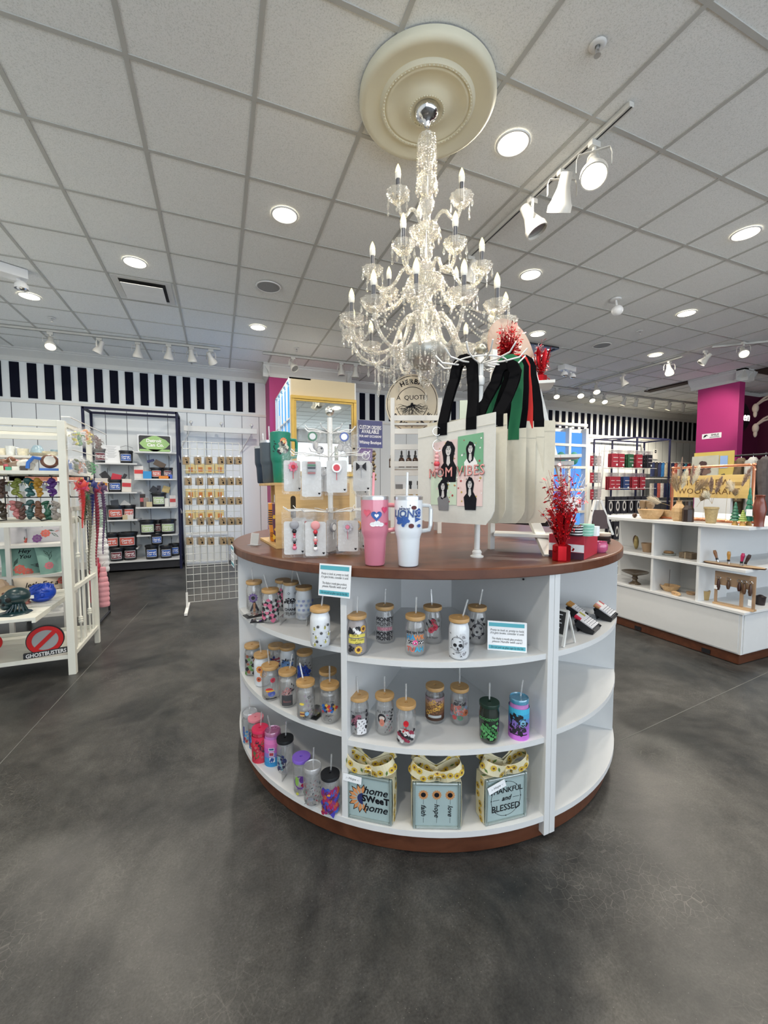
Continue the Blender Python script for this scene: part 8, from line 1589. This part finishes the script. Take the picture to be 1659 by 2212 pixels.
# bagged charms on the end of the rack and hanging dragons
for k, (px, py, c, nm) in enumerate(((152, 930, (.5, .5, .5), 'grey'), (160, 932, (.55, .50, .05), 'yellow'), (170, 935, (.05, .25, .05), 'green'), (178, 932, (.6, .6, .6), 'white'), (184, 928, (.70, .25, .02), 'orange'), (190, 934, (.62, .55, .05), 'gold'), (198, 936, (.08, .04, .03), 'dark brown'), (208, 944, (.10, .03, .03), 'maroon'), (214, 950, (.07, .03, .02), 'black brown'),
                                     (154, 990, (.4, .4, .4), 'pale grey'), (163, 992, (.12, .14, .05), 'olive'), (172, 996, (.6, .2, .05), 'red orange'), (180, 990, (.45, .46, .46), 'silver'), (190, 994, (.03, .12, .05), 'dark green'), (200, 1000, (.02, .35, .08), 'bright green'))):
    yy = 3.55+(k % 9)*.085; q = hx(px, py, FX+.07+.004*(k % 3)); q.y = max(3.5, min(4.4, q.y)); o = creature(q, '%s bagged charm on the %s wire of the rack end' % (nm, ('upper', 'lower')[k > 8]), c, .065, None, 'hang', group='bagged charms on the rack end')
    MB().poly(rect(-.045, -.13, .045, 0), (0, -.035, .02), X, Z).poly(rect(-.045, -.13, .045, 0), (0, .03, .02), X, Z).build('plastic_bag', clearp, o)
m = MB()
for z in (hx(180, 915, FX+.05).z, hx(180, 978, FX+.05).z, hx(190, 1040, FX+.05).z): m.cyl((FX+.05, 3.5, z), (FX+.05, 4.5, z), .004); m.cyl((FX+.05, 3.5, z), (FX, 3.5, z), .004)
tag(m.build('wire_hanger', white_metal), 'thin white wires along the end of the left rack holding the charms', 'wire rail')
for px, py, l, c, nm in ((163, 1050, .30, (.60, .06, .05), 'short red dragon with a curled tail, nearest on the rack end'), (177, 1055, .22, (.50, .05, .14), 'short pink dragon beside the red one'), (188, 1060, .62, (.16, .15, .11), 'olive grey long tailed dragon'), (205, 1060, .60, (.30, .03, .06), 'crimson long tailed dragon'), (197, 1050, .30, (.03, .04, .18), 'dark blue short dragon between the long ones'), (220, 1056, .55, (.12, .07, .15), 'dusky purple long tailed dragon, farthest right'), (182, 1075, .20, (.02, .10, .04), 'green short dragon in the cluster')):
    q = hx(px, py, FX+.10); q.y = max(3.5, min(4.5, q.y)); creature(q, nm, c, l, (.4, .3, .1), 'tail', group='printed dragons hanging at the rack end')
# pillows
def pillow(px, py, w, h, mat, label, rz=0, tilt=.25, y=4.95, deco=(), letter=None):
    q = hy(px, py, y); k_ = dep(q)/FPX; W2, H2 = w*k_/2, h*k_/2; t = thing('throw_pillow', label, 'pillow', (q.x, y, q.z+H2*math.cos(tilt)), facing(q)+rz); N = 14; R_ = Euler((-tilt, 0, 0)).to_matrix()
    def f(a, b, s): e = (1-abs(a)**2.6)*(1-abs(b)**2.6); pin = 1-.10*(abs(a*b))**.5*0; k2 = 1-.07*(1-abs(b))*abs(a)**6-.0; return R_@Vector((W2*a*(1-.06*math.cos(b*PI/2)), s*.055*max(0, e)**.5, H2*b*(1-.06*math.cos(a*PI/2))))
    m = MB()
    for s in (-1, 1):
        vs = [f(-1+2*i/N, -1+2*j/N, s) for j in range(N+1) for i in range(N+1)]; fs = [(j*(N+1)+i, j*(N+1)+i+1, (j+1)*(N+1)+i+1, (j+1)*(N+1)+i) for j in range(N) for i in range(N)]; m.add(vs, fs if s < 0 else [x[::-1] for x in fs], 0, True)
    m.build('cushion', mat, t); m = MB(); mats = []
    def g(x, z, lift=.0015): v = f(max(-1, min(1, x/W2)), max(-1, min(1, z/H2)), -1); return v+R_@Vector((0, -lift, 0))
    for (kd, c, x, z, r) in deco:
        mm = CM(c, .8)
        if mm not in mats: mats.append(mm)
        i_ = mats.index(mm)
        if kd == 'flower':
            for p_ in petals(x*W2, z*H2, r*H2, 8, .9): m.add([g(*p) for p in p_], [(0, 1, 2, 3)], i_)
            m.add([g(*p, .003) for p in circ(x*W2, z*H2, r*H2*.35, None, 10)], [tuple(range(10))], i_)
        else:
            a = x*5+z*9; p_ = [(x*W2+r*H2*math.cos(a), z*H2+r*H2*math.sin(a)), (x*W2-.3*r*H2*math.sin(a), z*H2+.3*r*H2*math.cos(a)), (x*W2-r*H2*math.cos(a), z*H2-r*H2*math.sin(a)), (x*W2+.3*r*H2*math.sin(a), z*H2-.3*r*H2*math.cos(a))]; m.add([g(*p) for p in p_], [(0, 1, 2, 3)], i_)
    if m.v: m.build('floral_print', mats, t)
    if letter:
        m = MB()
        for s_, z, sz in letter:
            vs, fs = text_geo(s_, sz*H2, shear=.3, bold=.0008); m.add([g(p.x, z*H2+p.y, .004) for p in vs], fs)
        m.build('script_lettering', ink, t)
mint = M('mint_fabric', (.24, .42, .36), .9, var=.1); greyf = M('lilac_grey_fabric', (.50, .50, .54), .9, var=.08); linen = M('linen_fabric', (.58, .50, .40), .9, var=.1)
RDf, PKf, DGf = (.60, .14, .11), (.62, .28, .26), (.06, .12, .10)
pillow(43, 1182, 46, 48, greyf, 'grey pillow with an orange flower leaning at the left of the pillow shelf', .3, deco=(('flower', RDf, .55, -.6, .42), ('leaf', DGf, .2, -.3, .2))); pillow(101, 1178, 66, 42, greyf, 'grey pillow with purple and coral flowers', -.1, deco=(('flower', (.20, .08, .25), -.45, -.3, .45), ('flower', RDf, .0, .2, .45), ('leaf', DGf, .5, 0, .4), ('leaf', DGf, .3, .5, .3), ('leaf', PKf, .6, .4, .2)))
pillow(54, 1249, 76, 72, mint, 'mint green pillow with coral poppies and script', .1, y=4.85, deco=(('flower', RDf, -.25, -.45, .30), ('flower', RDf, .1, -.7, .28), ('leaf', DGf, -.4, .0, .3), ('leaf', DGf, .5, -.3, .3), ('flower', (.10, .12, .12), .6, -.3, .15)), letter=(('Hey', .65, .35), ('You', .3, .35))); pillow(113, 1245, 54, 70, mint, 'half mint pillow with a pink bow seen at an angle', .55, y=4.82, deco=(('flower', (.65, .20, .24), -.5, -.3, .25), ('leaf', DGf, -.3, .3, .3), ('leaf', DGf, -.2, .6, .3), ('leaf', DGf, -.5, .5, .25)))
pillow(92, 1296, 92, 54, linen, 'linen pillow with black script lets eat a and red flowers on the floor shelf', .0, tilt=.1, y=4.72, deco=(('flower', RDf, .75, .45, .3), ('leaf', (.3, .15, .08), .6, -.3, .4), ('leaf', DGf, .8, .8, .3), ('flower', PKf, -.75, -.5, .3)), letter=(("let's Eat a", .35, .55), ('C', -.35, .5)))
pillow(10, 1292, 50, 48, linen, 'pale linen pillow with coral edge at the far left of the floor shelf', .1, tilt=.1, y=4.74, deco=(('flower', RDf, -.5, .5, .4),))
# red patterned box behind the rack, jackets hanging at the far side
q = hy(82, 1038, 4.72); t = thing('patterned_box', 'orange and white patterned box on the shelf behind the rack', 'box', (q.x, 4.80, zs2)); MB().bb(-.24, .30, 0, .12, 0, .085).build('box', M('orange_speckle', (.62, .26, .18), .6, var=.6, scale=60), t)
q = hy(22, 1038, 4.72); t = thing('white_parcel', 'white parcel left of the patterned box', 'box', (q.x, 4.80, zs2)); MB().bb(-.06, .08, 0, .1, 0, .07).build('parcel', paper, t)
def puffy(px, y0_, y1_, w, c, label, y=4.75, rz=0):
    q0, q1 = hy(px, y0_, y), hy(px, y1_, y); k_ = dep(q1)/FPX; r = w*k_/2; n = 8; t = thing('puffer_garment', label, 'jacket', (q0.x, y, 0), rz, 'puffy childrens jackets by the rack'); zt0, zb0 = q0.z, max(.12, q1.z); m = MB(); pr = [(.001, zt0)]
    for i in range(n): z = zt0-(zt0-zb0)*(i+.5)/n; dz = (zt0-zb0)/n/2; f = .55+.45*min(1, i/3); pr += [(r*f*.9, z+dz*.95), (r*f, z+dz*.4), (r*f, z-dz*.4), (r*f*.9, z-dz*.95)]
    m.lathe((0, 0, 0), pr+[(.001, zb0)], 18, flute=.06, fn=3); m.build('padded_body', c, t); MB().tube([(0, 0, zt0-.02), (0, 0, zt0+.03), (.02, 0, zt0+.045)], .003, 5).build('hanger_hook', chrome, t)
puffy(217, 1140, 1235, 26, M('white_puffer', (.70, .70, .70), .5), 'white puffer jacket hanging behind the dragons', 4.7); puffy(222, 1225, 1310, 20, M('pink_puffer', (.70, .32, .36), .5), 'pink puffer jacket low behind the rack end', 4.55); puffy(205, 1205, 1300, 26, M('red_white_puffer', (.45, .05, .08), .5, var=.6, scale=9), 'red and white padded jacket between the white and pink ones', 4.6); puffy(220, 1100, 1160, 12, M('sage_puffer', (.35, .48, .40), .6), 'sage green padded sleeve above the white jacket', 4.75)
t = thing('jacket_rail', 'low black rail behind the left rack carrying the jackets', 'rail', (hy(215, 1200, 4.8).x, 4.80, 0)); zz = hy(215, 1098, 4.8).z; MB().cyl((0, -.3, zz), (0, .3, zz), .01).cyl((0, .3, 0), (0, .3, zz), .01).cyl((0, -.3, .02), (0, .3, .02), .012).build('rail', black, t)
# items at the far centre right, beyond the ladder: pale hanging panel and box
q = pd(1006, 905, 4.0); t = thing('mint_panel', 'pale mint board standing beyond the tote handles', 'board', (q.x, q.y, 0), facing(q)); k_ = dep(q)/FPX; MB().bb(-13*k_, 12*k_, 0, .012, q.z-30*k_, q.z+40*k_).build('board', M('pale_mint_board', (.45, .52, .44), .6), t); MB().cyl((0, .02, 0), (0, .02, q.z-25*k_), .012).cyl((0, .02, 0), (0, .02, .02), .14, .14, 20).build('stand', white_metal, t)
